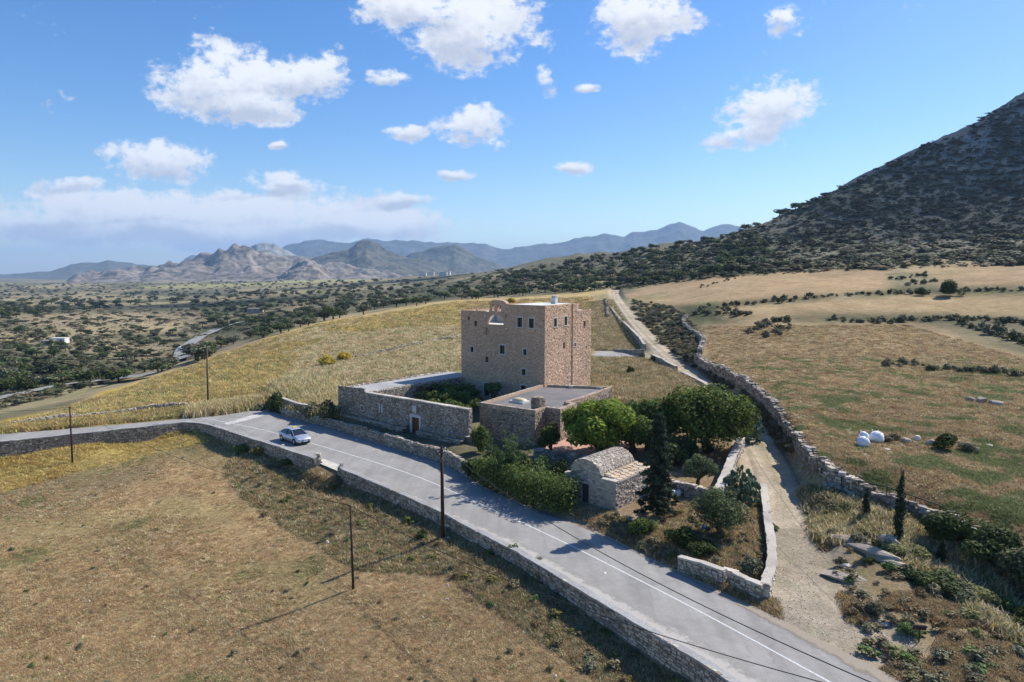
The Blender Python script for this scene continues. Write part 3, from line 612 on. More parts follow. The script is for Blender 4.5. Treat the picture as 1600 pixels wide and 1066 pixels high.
mountain('scrub_hill', [(600,422),(640,396),(662,390),(690,385),(710,382),(728,390),(752,404),(785,416),(830,428)], 5200, 1100, MM4, 420, 22, .5, 29)
mountain('blue_mountain', [(230,424),(300,400),(400,396),(445,383),(475,374),(510,374),(545,378),(575,371),(600,373),(650,374),(700,376),(750,381),(775,386),(820,382),(870,375),(900,368),(940,364),(975,367),(990,357),(1010,356),(1028,357),(1045,348),(1062,342),(1080,347),(1098,355),(1125,348),(1150,352),(1185,356),(1260,364),(1400,380),(1600,400)], 8800, 2600, MM2, 900, 45, .5, 37, na=520, nrr=130)
# sea beyond the plain
sea = part('sea', (np.array([(-60000, 14500, -18.0), (60000, 14500, -18), (60000, 58000, -18), (-60000, 58000, -18)]), [(0, 1, 2, 3)]), simple('sea', (.03, .07, .12), .15, .5, 0, .1, .01), None); sea['kind'] = 'structure'
# bodies of air
def haze_box():
    m = M('haze'); t = NT(m); pv = t.n('ShaderNodeVolumePrincipled', {'Density': HAZE, 'Color': (.45, .68, 1.0, 1), 'Anisotropy': .1})
    o = t.n('ShaderNodeOutputMaterial'); t.t.links.new(pv.outputs[0], o.inputs['Volume'])
    b = MB().box((0, 9000, 345), (16500, 0, 0), (0, 9200+500, 0), (0, 0, 375)); ob = part('haze', b.out()[:2], m, None, kind='stuff')
    return ob
HAZE = 8.5e-5
haze_box()
# ------------------------------------------------------------------ stonework
def unit_stone(seed, jit=.2):
    r = np.random.default_rng(seed); V = np.array([(i, j, k) for k in (-1, 1) for j in (-1, 1) for i in (-1, 1)], float)
    return V*(1-np.abs(r.normal(0, jit, (8, 3))).clip(0, .42))
CUBEF = [(0,2,3,1),(4,5,7,6),(0,1,5,4),(2,6,7,3),(0,4,6,2),(1,3,7,5)]
STONE_MESH = {}
class Stones:
    def __init__(s, seed=1): s.c = []; s.X = []; s.Y = []; s.Z = []; s.t = []; s.r = random.Random(seed)
    def add(s, c, ax, ay, az, t): s.c.append(c); s.X.append(ax); s.Y.append(ay); s.Z.append(az); s.t.append(t)
    def tint(s, lo=.7, hi=1.35):
        v = s.r.uniform(lo, hi); w = s.r.uniform(-.06, .06)
        if s.r.random() < .08: v *= 1.3
        if s.r.random() < .08: v *= .6
        return (v*(1+w), v, v*(1-w*1.3))
    def face(s, P0, T, N, L, zlo, zhi, course=.16, lmin=.2, lmax=.5, depth=.1, proud=.03, skip=None, gap=.9, drop=0.0, tl=(.7, 1.35)):
        zl = zlo if callable(zlo) else (lambda q: zlo); zh = zhi if callable(zhi) else (lambda q: zhi)
        P0 = np.array([P0[0], P0[1]]); T = np.array(T[:2]); N = np.array(N[:2]); q = np.linspace(0, L, 9)
        z = min(zl(a) for a in q); zm = max(zh(a) for a in q); r = s.r
        while z < zm:
            h = course*r.uniform(.7, 1.35); x = -r.uniform(0, lmax*.5)
            while x < L:
                l = r.uniform(lmin, lmax); a, b = max(x, 0), min(x+l, L); m = (a+b)/2; x += l
                if b-a < lmin*.35: continue
                if z+h*.5 > zh(m) or z+h < zl(m): continue
                if skip and skip(m, z+h/2, (b-a)/2, h/2): continue
                if drop and r.random() < drop: continue
                hh = h*.5*r.uniform(.8, 1.0)*gap; ll = (b-a)*.5*gap*r.uniform(.9, 1.02); pr = proud*r.uniform(-.2, 1.6)
                c = P0+T*m+N*(pr-depth*.5); tl_ = r.uniform(-.03, .03)
                s.add((c[0], c[1], z+h/2), (T[0]*ll, T[1]*ll, tl_*ll), (N[0]*depth*.55, N[1]*depth*.55, 0), (-T[0]*tl_*hh, -T[1]*tl_*hh, hh), s.tint(*tl))
            z += h
    def build(s, parent, mat, name='stone', nparts=0, jit=.12, frame=True):
        if not s.c: return
        c = np.array(s.c, float); X = np.array(s.X, float); Y = np.array(s.Y, float); Z = np.array(s.Z, float); t = np.array(s.t, float)
        if nparts:
            pu, pv = proj(c[:, 0], c[:, 1], c[:, 2]); vis = (pu > -10) & (pu < 1610) & (pv < 1075) & (c[:, 1] > 1); d = np.where(vis, np.hypot(c[:, 0], c[:, 1]), 1e6)
            o = np.argsort(d); sel = o[:nparts]; rest = o[nparts:]; off = WLOC[parent]
            key = mat.name
            if key not in STONE_MESH:
                rr = random.Random(5); L_ = []
                for k in range(12):
                    v = rr.uniform(.7, 1.4); me = mesh_from('stone', unit_stone(k, .13), CUBEF, mat, False, np.tile((v*1.01, v, v*.98), (8, 1))); L_.append(me)
                STONE_MESH[key] = L_
            for q, i in enumerate(sel):
                if d[i] > 1e5: rest = np.r_[rest, i]; continue
                ob = bpy.data.objects.new(name, STONE_MESH[key][q % 12]); col.objects.link(ob); ob.parent = parent
                mt = Matrix.Identity(4)
                for k in range(3): mt[k][0], mt[k][1], mt[k][2], mt[k][3] = X[i][k], Y[i][k], Z[i][k], c[i][k]-off[k]
                ob.matrix_basis = mt
            c, X, Y, Z, t = c[rest], X[rest], Y[rest], Z[rest], t[rest]
        n = len(c)
        if not n: return
        r = np.random.default_rng(n); sg = np.array([(i, j, k) for k in (-1, 1) for j in (-1, 1) for i in (-1, 1)], float)
        J = sg[None]*(1-np.abs(r.normal(0, jit, (n, 8, 3))).clip(0, .45))
        V = c[:, None]+J[..., 0:1]*X[:, None]+J[..., 1:2]*Y[:, None]+J[..., 2:3]*Z[:, None]
        Fq = (np.arange(n)[:, None, None]*8+np.array(CUBEF)[None]).reshape(-1, 4)
        return part('stonework', (V.reshape(-1, 3), np.ascontiguousarray(Fq), np.repeat(t, 8, 0)), mat, parent, False, 'stuff')
def dry_wall(name, label, cat, path, zb, zt, th, core, mat, course=.15, l=(.2, .45), nparts=0, top='stones', group=None, seed=1, cope=None, rough_top=.12, faces='both', depth=.16, proud=.05, sub=.5, drop=.03, tints=(.65, 1.35)):
    """a wall along a path; zb/zt: numbers, lists along the path, or None for the ground"""
    P = np.array([p[:2] for p in path], float); n = max(3, int(np.hypot(*np.diff(P, axis=0).T).sum()/1.6)); S = np.r_[0, np.cumsum(np.hypot(*np.diff(P, axis=0).T))]
    t = np.linspace(0, S[-1], n); Q = np.stack([np.interp(t, S, P[:, 0]), np.interp(t, S, P[:, 1])], 1)
    g = hz_at(Q[:, 0], Q[:, 1])
    f = lambda z: np.interp(t, np.linspace(0, S[-1], len(z)), z) if isinstance(z, (list, tuple, np.ndarray)) else (np.full(n, float(z)))
    ZB = g-.1 if zb is None else f(zb); ZT = (g+f(zt['h'])) if isinstance(zt, dict) else f(zt)
    r = random.Random(seed); ZT = ZT+np.array([r.uniform(-1, 1)*rough_top for _ in range(n)])
    root = thing(name, label, cat, (Q[0][0], Q[0][1], ZB[0]), group); mb = MB(); st = Stones(seed)
    T = np.gradient(Q, axis=0); T /= np.linalg.norm(T, axis=1)[:, None]; N = np.stack([-T[:, 1], T[:, 0]], 1); lc, rc = Q+N*th/2, Q-N*th/2
    V = []; 
    for i in range(n): V += [(*lc[i], ZB[i]-sub), (*rc[i], ZB[i]-sub), (*rc[i], ZT[i]-.05), (*lc[i], ZT[i]-.05)]
    Fc = [(3, 2, 1, 0)]+[(4*(n-1), 4*(n-1)+1, 4*(n-1)+2, 4*(n-1)+3)]
    for i in range(n-1):
        a = 4*i; b = a+4; Fc += [(a+1, b+1, b+0, a), (a+2, b+2, b+1, a+1), (a+3, b+3, b+2, a+2), (a, b, b+3, a+3)]
    mb.add(V, Fc, 1.0); part('core', mb.out(), core, root)
    for i in range(n-1):
        for sgn, A, B in ((1, lc[i], lc[i+1]), (-1, rc[i], rc[i+1])):
            d = B-A; L = np.linalg.norm(d); 
            if L < .05: continue
            d = d/L; nn = np.array([-d[1], d[0]])*sgn
            z0, z1, h0, h1 = ZB[i], ZB[i+1], ZT[i], ZT[i+1]
            st.face(A, d, nn, L, lambda q: z0+(z1-z0)*q/L-.1, lambda q: h0+(h1-h0)*q/L, course, l[0], l[1], depth, proud, drop=drop, tl=tints)
        if top == 'stones':
            d = Q[i+1]-Q[i]; L = np.linalg.norm(d); d /= L; nn = np.array([-d[1], d[0]]); x = 0
            while x < L:
                ll = r.uniform(l[0], l[1]*1.2); k = max(1, int(th/.4)); 
                for j in range(k):
                    y = (j+.5)/k*th-th/2+r.uniform(-.05, .05); c = Q[i]+d*(x+ll/2)+nn*y; z = ZT[i]+(ZT[i+1]-ZT[i])*min(1, x/L); hh = r.uniform(.05, .11)*course/.15; a = r.uniform(-.5, .5)
                    dx = d*math.cos(a)+nn*math.sin(a); ny = np.array([-dx[1], dx[0]]); w = th/k*.5*r.uniform(.7, 1.05)
                    st.add((c[0], c[1], z+r.uniform(-.04, .06)), (dx[0]*ll*.48, dx[1]*ll*.48, r.uniform(-.05, .05)*ll), (ny[0]*w, ny[1]*w, r.uniform(-.1, .1)*w), (0, 0, hh), st.tint(*tints))
                x += ll
    for e, sg in ((0, -1), (n-1, 1)):
        st.face(rc[e] if sg > 0 else lc[e], (N[e] if sg > 0 else -N[e]), T[e]*sg, th, ZB[e]-.1, ZT[e], course, l[0], l[1], depth, proud, tl=tints)
    st.build(root, mat, nparts=nparts)
    if top == 'cope':
        V = []; ov = .035; m = n*3; tt = np.linspace(0, n-1, m); QQ = np.stack([np.interp(tt, range(n), Q[:, 0]), np.interp(tt, range(n), Q[:, 1])], 1); NN = np.stack([np.interp(tt, range(n), N[:, 0]), np.interp(tt, range(n), N[:, 1])], 1); ZZ = np.interp(tt, range(n), ZT)
        for i in range(m):
            w1 = th/2+ov+r.uniform(-.03, .03); w2 = th/2+ov+r.uniform(-.03, .03); zz = ZZ[i]+r.uniform(-.012, .012)
            a = QQ[i]+NN[i]*w1; b = QQ[i]-NN[i]*w2; V += [(*a, zz-.07), (*b, zz-.07), (*b, zz+.04), (*a, zz+.04)]
        Fc = [(3, 2, 1, 0), (4*(m-1), 4*(m-1)+1, 4*(m-1)+2, 4*(m-1)+3)]
        for i in range(m-1):
            a = 4*i; b = a+4; Fc += [(a+1, b+1, b, a), (a+2, b+2, b+1, a+1), (a+3, b+3, b+2, a+2), (a, b, b+3, a+3)]
        part('coping', (np.array(V), Fc, np.ones((len(V), 3))), cope or MCOPE, root)
    return root
def face_px(P0, T, u, v):
    """(distance along, height) where the sight line through a pixel meets the vertical plane through P0 along T"""
    r = ray(u, v); A = np.array([[r[0], -T[0]], [r[1], -T[1]]]); t, s = np.linalg.solve(A, [P0[0], P0[1]]); return s, EYE+r[2]*t
def wall_plane(mb, P0, T, N, L, z0, z1, holes=(), rev=.35, back=None):
    """wall face with true openings; holes: (s0, s1, za, zb, mode) mode 'win' gets reveals, 'cut' is open"""
    P0 = np.array(P0[:2]); T = np.array(T[:2]); N = np.array(N[:2])
    S = sorted({0, L, *[h[0] for h in holes], *[h[1] for h in holes]}); Z = sorted({z0, z1, *[h[2] for h in holes], *[h[3] for h in holes]})
    S = [x for x in S if 0 <= x <= L]; Z = [x for x in Z if z0 <= x <= z1]
    p = lambda s, z, d=0: (*(P0+T*s-N*d), z)
    flip = (T[0]*N[1]-T[1]*N[0]) > 0
    def quad(a, b, c, d): mb.add([a, b, c, d], [(3, 2, 1, 0) if flip else (0, 1, 2, 3)], 1.0)
    for i in range(len(S)-1):
        for j in range(len(Z)-1):
            cs_, cz = (S[i]+S[i+1])/2, (Z[j]+Z[j+1])/2
            if any(h[0] <= cs_ <= h[1] and h[2] <= cz <= h[3] for h in holes): continue
            quad(p(S[i], Z[j]), p(S[i+1], Z[j]), p(S[i+1], Z[j+1]), p(S[i], Z[j+1]))
    for h in holes:
        if len(h) > 4 and h[4] == 'cut': continue
        a, b, c, d = h[:4]
        quad(p(a, c), p(a, c, rev), p(b, c, rev), p(b, c)); quad(p(a, d, rev), p(a, d), p(b, d), p(b, d, rev))
        quad(p(a, c), p(a, d), p(a, d, rev), p(a, c, rev)); quad(p(b, d), p(b, c), p(b, c, rev), p(b, d, rev))
def bar(mb, P0, T, N, s0, s1, z0, z1, d0, d1, t=1.0):
    """box on a wall plane between distances d0 (inside, negative) and d1 (proud)"""
    c = np.array(P0[:2])+np.array(T[:2])*(s0+s1)/2+np.array(N[:2])*(d0+d1)/2
    mb.box((c[0], c[1], (z0+z1)/2), (T[0]*(s1-s0)/2, T[1]*(s1-s0)/2, 0), (N[0]*(d1-d0)/2, N[1]*(d1-d0)/2, 0), (0, 0, (z1-z0)/2), t); return mb
def window(parent, P0, T, N, h, frame=.13, fmat=None, bars=True, name='window'):
    s0, s1, z0, z1 = h[:4]; rv = .24
    g = part(name, bar(MB(), P0, T, N, s0, s1, z0, z1, -rv-.04, -rv).out(), MGLASS, parent)
    if frame:
        f = MB(); bar(f, P0, T, N, s0-frame, s0, z0, z1, -.2, .035); bar(f, P0, T, N, s1, s1+frame, z0, z1, -.2, .035)
        bar(f, P0, T, N, s0-frame-.03, s1+frame+.03, z1, z1+frame*1.1, -.2, .045); bar(f, P0, T, N, s0-frame-.06, s1+frame+.06, z0-frame*.7, z0, -.2, .07)
        part('frame', f.out(), fmat or MMARB, g)
    if bars and s1-s0 > .3:
        b = MB(); m = (s0+s1)/2; bar(b, P0, T, N, m-.025, m+.025, z0, z1, -rv, -rv+.05); zz = z0+(z1-z0)*.6; bar(b, P0, T, N, s0, s1, zz-.02, zz+.02, -rv, -rv+.045); part('sash', b.out(), MWOOD, g)
    return g

# ------------------------------------------------------------------ the tower
tz = 14.28; t_low = 13.25
tower = thing('tower_house', 'tall square tan stone tower house with framed windows and small bell gable', 'tower', (*ORG, 1.0))
LP0 = B2W(-14.45, 0); LT = E1; LN = -E2; LL = 14.45
rdir = B2W(-1.1, 8.6)-B2W(0, 0); rdir /= np.linalg.norm(rdir); RN = np.array([rdir[1], -rdir[0]])
RP0 = B2W(0, 0); RL = face_px(RP0, rdir, 923, 540)[0]; SEAM = face_px(RP0, rdir, 893.6, 540)[0]; JUT = face_px(RP0, rdir, 904, 478)[0]
z_r = face_px(RP0, rdir, 922, 483)[1]
zpx = lambda x, y: (x/6.6625+700, y/6.6625+450)
def hole(P0, T, cx_, cy_, w, h):
    a = face_px(P0, T, *zpx(cx_-w/2, cy_)); b = face_px(P0, T, *zpx(cx_+w/2, cy_)); c = face_px(P0, T, *zpx(cx_, cy_+h/2)); d = face_px(P0, T, *zpx(cx_, cy_-h/2)); return (a[0], b[0], c[1], d[1])
hl = {k: hole(LP0, LT, *v) for k, v in dict(w1=(216,318,18,38), w2=(287,372,28,56), arch=(495,330,165,104), w3=(748,358,50,96), w4=(868,368,52,98), w5=(250,640,30,54), w6=(565,642,52,88),
      w7=(801,668,36,60), w8=(403,745,32,56), w9=(788,876,40,64), w10=(785,1040,52,52), door=(405,1060,58,130)).items()}
hr_ = {k: hole(RP0, rdir, *v) for k, v in dict(r1=(1117,360,30,88), r2=(1226,344,28,90), r3=(1210,600,22,66), r4=(1323,590,14,38), r5=(1421,374,20,58), r6=(1440,618,11,28), r7=(1286,720,9,24)).items()}
step_s = 14.45-6.4
mb = MB(); wall_plane(mb, LP0, LT, LN, LL, 0.6, tz, [(*v, 'win') for k, v in hl.items()]+[(0, step_s, t_low, tz, 'cut')], rev=.3)
wall_plane(mb, RP0, rdir, RN, RL, 0.6, tz, [(*v, 'win') for v in hr_.values()]+[(JUT, RL, z_r, tz, 'cut')], rev=.3)
Cc = RP0+rdir*RL; Dd = Cc-E1*13.2; BT = (Dd-LP0); BTL = np.linalg.norm(BT); BT = BT/BTL; 
wall_plane(mb, Dd, (Cc-Dd)/13.2, E2, 13.2, .6, z_r, [], 0); wall_plane(mb, LP0, BT, np.array([-BT[1], BT[0]]), BTL, .6, t_low, [], 0)
# inner faces: the high block above the low roof
hb = [B2W(-6.4, .001), B2W(0, .001), RP0+rdir*JUT, RP0+rdir*JUT-E1*6.2]
hbi = [B2W(-6.4, .5), B2W(-.01, .5), RP0+rdir*(JUT-.01)-E1*.01, RP0+rdir*(JUT-.01)-E1*6.2]
mb.add([(*hb[3], t_low-2.2), (*hb[0], t_low-2.2), (*hb[0], tz), (*hb[3], tz)], [(3, 2, 1, 0)], 1.0)
mb.add([(*hb[2], z_r-.3), (*hb[3], z_r-.3), (*hb[3], tz), (*hb[2], tz)], [(0, 1, 2, 3)], 1.0)
# spandrels of the arched opening
a0, a1, zA, zB = hl['arch']; mid = (a0+a1)/2; hw = (a1-a0)/2; hh = zB-zA
for sg in (-1, 1):
    poly = [(mid+sg*hw, zB)]; 
    for k in range(9):
        th = math.pi/2*k/8; poly.append((mid+sg*hw*math.cos(th), zA+hh*.25+hh*.75*math.sin(th)))
    n_ = len(poly); V = [(*(LP0+LT*s-LN*d), z) for d in (0, .3) for s, z in poly]
    Fc = [tuple(range(n_)) if sg > 0 else tuple(range(n_))[::-1], tuple(range(n_, 2*n_))[::-1] if sg > 0 else tuple(range(n_, 2*n_))]+[(i, i+1, n_+i+1, n_+i) for i in range(n_-1)]
    mb.add(V, Fc, 1.0)
part('wall', mb.out(), MTMORT, tower)
st = Stones(11)
def skipper(holes, P=.1, extra=None):
    def f(m, z, hw, hh):
        for h in holes:
            if h[0]-P-hw < m < h[1]+P+hw and h[2]-P-hh < z < h[3]+P+hh: return True
        return extra(m, z) if extra else False
    return f
st.face(LP0, LT, LN, LL, 1.0, lambda q: t_low if q < step_s else tz, .15, .16, .42, .08, .02, skipper([*hl.values()], .12), .84, .12, (.72, 1.28))
st.face(RP0, rdir, RN, RL, 1.0, lambda q: tz if q < JUT else z_r, .13, .13, .34, .09, .03, skipper([*hr_.values()], .12, lambda m, z: abs(m-SEAM) < .12), .80, .16, (.6, 1.85))  # brighter, speckled tints: sunlit look of this face put into the stone colour
st.face(LP0, BT, np.array([-BT[1], BT[0]]), BTL, 1.0, t_low, .16, .2, .45, .08, .02, None, .84, .3); st.face(Dd, (Cc-Dd)/13.2, E2, 13.2, 1.0, z_r, .16, .2, .45, .08, .02, None, .84, .3)
st.build(tower, MTSTONE)
for k in ('w3', 'w4', 'w6'): window(tower, LP0, LT, LN, hl[k], .15)
for k in ('w5', 'w7', 'w9', 'w10'): window(tower, LP0, LT, LN, hl[k], .12, bars=k in ('w9', 'w10'))
for k in ('w1', 'w2', 'w8'): window(tower, LP0, LT, LN, hl[k], 0, bars=False)
for k in ('r1', 'r2'): window(tower, RP0, rdir, RN, hr_[k], .13)
window(tower, RP0, rdir, RN, hr_['r3'], 0); window(tower, RP0, rdir, RN, hr_['r4'], .08, bars=False)
window(tower, RP0, rdir, RN, hr_['r5'], .07, MTSTONE, False)
for k in ('r6', 'r7'): window(tower, RP0, rdir, RN, hr_[k], 0, bars=False)
h = hl['door']; d_ = part('door', bar(MB(), LP0, LT, LN, h[0], h[1], max(h[2], 1.0), h[3], -.28, -.22).out(), MDARK, tower)
f = MB(); bar(f, LP0, LT, LN, h[0]-.16, h[0], 1, h[3], -.2, .04); bar(f, LP0, LT, LN, h[1], h[1]+.16, 1, h[3], -.2, .04); bar(f, LP0, LT, LN, h[0]-.2, h[1]+.2, h[3], h[3]+.2, -.2, .05); part('frame', f.out(), MMARB, d_)
# downpipe, corbel stub
dp = RP0+rdir*SEAM+RN*.06; part('downpipe', MB().tube([(*dp, 1.2), (*dp, tz+.02)], .05, 6, (.62, .5, .42)).out(), MTMORT, tower)
s_, z_ = face_px(LP0, LT, *zpx(398, 450)); m_ = MB(); bar(m_, LP0, LT, LN, s_-.14, s_+.14, z_-.45, z_+.5, -.05, .26, .8); bar(m_, LP0, LT, LN, s_-.24, s_-.1, z_-.5, z_-.3, -.05, .2, .7); part('corbel', m_.out(), MTSTONE, tower)
s_, z_ = face_px(LP0, LT, *zpx(600, 292)); part('corbel', bar(MB(), LP0, LT, LN, s_-.12, s_+.12, z_-.22, z_+.2, -.05, .22, .7).out(), MTSTONE, tower)
s_, z_ = face_px(LP0, LT, *zpx(383, 292)); part('daylight_niche', bar(MB(), LP0, LT, LN, s_-.11, s_+.11, z_-.16, z_+.16, -.05, .03, 1.0).out(), MWHITE, tower)  # white block paints in the daylight showing through a small opening
s_, z_ = face_px(LP0, LT, *zpx(1170, 348)); 
# roofs: high white roof, low white roof, open terrace behind the arch
r1 = MB().prism([B2W(-6.1, .35), B2W(-.3, .35), RP0+rdir*(JUT-.3)-E1*.3, RP0+rdir*(JUT-.3)-E1*5.9], tz-.3, tz-.02); part('roof', r1.out(), MWHITE, tower)
pm = MB()
for A, B in ((B2W(-6.4, .18), B2W(0, .18)), (B2W(-.18, 0), RP0+rdir*JUT-E1*.18), (RP0+rdir*(JUT-.18)-E1*0, RP0+rdir*(JUT-.18)-E1*6.1), (B2W(-6.22, 0), RP0+rdir*JUT-E1*6.05)):
    d = B-A; L = np.linalg.norm(d); d /= L; nn = np.array([-d[1], d[0]]); c = (A+B)/2; pm.box((*c, tz-.09), (*(d*(L/2-.004)), 0), (*(nn*.172), 0), (0, 0, .11), .95)
part('parapet', pm.out(), MTMORT, tower)
pit = [(-11.6, .5), (-6.45, .5), (-6.75, 4.2), (-11.8, 4.2)]
lr = MB(); zl = t_low-.25
lr.prism([B2W(-14.2, 4.2), B2W(-6.9, 4.2), RP0+rdir*(JUT+.05)-E1*5.9, Cc-E1*5.9, Dd+E1*.2], zl-.2, zl); lr.prism([B2W(-14.2, .5), B2W(-11.7, .5), B2W(-11.9, 4.15), B2W(-14.2, 4.15)], zl-.2, zl)
lr.prism([Cc-E1*5.85, RP0+rdir*(JUT+.05)-E1*5.85, RP0+rdir*(JUT+.05)-E1*.3, Cc-E1*.3-E2*.3], z_r-.4, z_r-.12)
part('roof', lr.out(), MWHITE, tower)
lt = MB(); zt_ = zA-.05; lt.prism([B2W(*p) for p in pit], zt_-.2, zt_)
for i, (p, q) in enumerate(zip(pit, pit[1:]+pit[:1])):
    if i == 0: continue
    A, B = B2W(*p), B2W(*q); lt.add([(*A, zt_), (*B, zt_), (*B, zl+.01), (*A, zl+.01)], [(3, 2, 1, 0), (0, 1, 2, 3)][:1], 1.0)
part('roof_terrace', lt.out(), MWHITE, tower)
part('inner_door', MB().box((*B2W(-6.52, 1.6), zt_+.85), (*(E2*.4), 0), (*(E1*.03), 0), (0, 0, .85)).out(), MDARK, tower)
pm = MB()   # low parapets
for A, B, z in ((B2W(-14.25, 0), Dd+E1*.2, t_low), (Dd-E2*.2, Cc-E1*6-E2*.2, t_low)):
    d = B-A; L = np.linalg.norm(d); d /= L; nn = np.array([-d[1], d[0]]); c = (A+B)/2; pm.box((*c, z-.12), (*(d*L/2*.995), 0), (*(nn*.18), 0), (0, 0, .14), .95)
c = LP0+LT*(step_s/2)+E2*.2; pm.box((*c, t_low-.35), (*(LT*(step_s/2-.01)), 0), (*(E2*.19), 0), (0, 0, .37), .95) if False else None
pm.box((*(LP0+LT*2.2+E2*.2), t_low-.12), (*(LT*2.1), 0), (*(E2*.19), 0), (0, 0, .13), .95)
part('parapet', pm.out(), MTMORT, tower)
s_, z_ = face_px(LP0, LT, *zpx(300, 205)); part('finial', bar(MB(), LP0, LT, LN, s_-.13, s_+.13, t_low+.005, t_low+.3, -.3, -.05, 1.3).out(), MTSTONE, tower)
# bell gable
bs0, _ = face_px(LP0, LT, *zpx(430, 240)); bs1, _ = face_px(LP0, LT, *zpx(600, 240)); _, bz1 = face_px(LP0, LT, *zpx(510, 126)); _, bzo = face_px(LP0, LT, *zpx(510, 172)); bw = bs1-bs0
g = MB(); d0, d1 = -.62, -.06
for fa, fb in ((0, .15), (.30, .48), (.68, 1.0)): bar(g, LP0, LT, LN, bs0+bw*fa, bs0+bw*fb, t_low-.3, bzo, d0, d1, 1.0)
poly = [(bs0, bzo+.001), (bs0, bzo+(bz1-bzo)*.25)]+[(bs0+bw*(.5-.5*math.cos(math.pi*k/12)), bzo+(bz1-bzo)*(.25+.75*math.sin(math.pi*k/12)**.8)) for k in range(1, 12)]+[(bs1, bzo+(bz1-bzo)*.25), (bs1, bzo+.001)]
n_ = len(poly); V = [(*(LP0+LT*s+LN*d), z) for d in (d1, d0) for s, z in poly]
g.add(V, [tuple(range(n_))[::-1], tuple(range(n_, 2*n_))]+[(i, (i+1) % n_, n_+(i+1) % n_, n_+i) for i in range(n_)], 1.0)
bar(g, LP0, LT, LN, bs0-.1, bs1+.35, t_low-.02, t_low+.1, d0-.05, d1+.04, .95)
bg = part('bell_gable', g.out(), MTSTONE, tower)
cm = (bs0+bs1)/2-.0; x_ = MB(); bar(x_, LP0, LT, LN, cm-.035, cm+.035, bz1-.02, bz1+.45, -.38, -.3); bar(x_, LP0, LT, LN, cm-.14, cm+.14, bz1+.24, bz1+.31, -.377, -.303); part('cross', x_.out(), MWHITE, bg)
bl = MB().tube([(*(LP0+LT*(bs0+bw*.58)+LN*-.33), bzo-.1), (*(LP0+LT*(bs0+bw*.58)+LN*-.33), bzo-.35), (*(LP0+LT*(bs0+bw*.58)+LN*-.33), bzo-.52)], [.05, .09, .16], 8); part('bell', bl.out(), MDARK, bg)
# chimney cluster on the roof
cb = B2W(-3.0, 5.8); cm_ = MB(); cm_.box((*cb, tz+.35), (*(E1*.38), 0), (*(E2*.25), 0), (0, 0, .38), 1.0)
for q in (-.28, 0, .28): cm_.box((*(cb+E1*q), tz+.86), (*(E1*.07), 0), (*(E2*.2), 0), (0, 0, .13), 1.0)
cm_.box((*cb, tz+1.03), (*(E1*.42), 0), (*(E2*.3), 0), (0, 0, .04), 1.0); part('chimney', cm_.out(), MWHITE, tower)

# ------------------------------------------------------------------ walled court in front of the tower
court = thing('court_building', 'long low rubble stone court range with wooden street door below the tower', 'courtyard wall', (*B2W(-8, -17), 1.0))
WB = -17.0; WA0, WA1, WAn = -18.7, 3.65, -13.45
CP0 = B2W(WA0, WB); CN = -E2
c_ = lambda x, y: face_px(CP0, E1, x/7.27+540, y/7.27+560)
zt1 = face_px(CP0, E1, 531, 603.5)[1]; zt2 = face_px(CP0, E1, 581, 609.5)[1]; zt3 = face_px(CP0, E1, 583.5, 617)[1]; zt4 = face_px(CP0, E1, 660, 629)[1]; zt5 = face_px(CP0, E1, 730, 641)[1]
sn = WAn-WA0; sL = WA1-WA0
def hp(x0, x1, y0, y1): a = c_(x0, (y0+y1)/2); b = c_(x1, (y0+y1)/2); xm = (x0+x1)/2; return (a[0], b[0], c_(xm, y1)[1], c_(xm, y0)[1])
hc = dict(win=hp(172,208,540,590), slit=hp(392,410,532,612), small=hp(36,56,512,545), slit2=hp(1112,1124,670,742), door=hp(757,838,672,890))
mt = MB(); zb_ = .9
ztop = lambda q: (zt1+(zt2-zt1)*q/sn) if q < sn else (zt3+(zt4-zt3)*(q-sn)/(15.0-sn) if q < 15 else zt4+(zt5-zt4)*(q-15)/(sL-15))
wall_plane(mt, CP0, E1, CN, sL, zb_-.5, min(zt3, zt4, zt5)-.02, [(*h, 'win') for h in hc.values()], .28)
zm = min(zt3, zt4, zt5)-.02
def slab(a, b, za, zb): mt.add([(*(CP0+E1*a), zm), (*(CP0+E1*b), zm), (*(CP0+E1*b), zb), (*(CP0+E1*a), za)], [(0, 1, 2, 3)], 1.0)
slab(0, sn, zt1, zt2); slab(sn, 15, zt3, zt4); slab(15, sL, zt4, zt5)
TW = .55   # back face and top of the free standing part
for a, b, za, zb in ((sn+.02, 15, zt3, zt4), (15, sL, zt4, zt5)):
    p = lambda s, d, z: (*(CP0+E1*s+E2*d), z)
    mt.add([p(a, 0, za), p(b, 0, zb), p(b, TW, zb), p(a, TW, za)], [(0, 1, 2, 3)], 1.0); mt.add([p(a, TW, .5), p(b, TW, .5), p(b, TW, zb), p(a, TW, za)], [(3, 2, 1, 0)], 1.0)
mt.add([(*(CP0+E1*sL), .4), (*(CP0+E1*sL+E2*TW), .4), (*(CP0+E1*sL+E2*TW), zt5), (*(CP0+E1*sL), zt5)], [(0, 1, 2, 3)], 1.0)
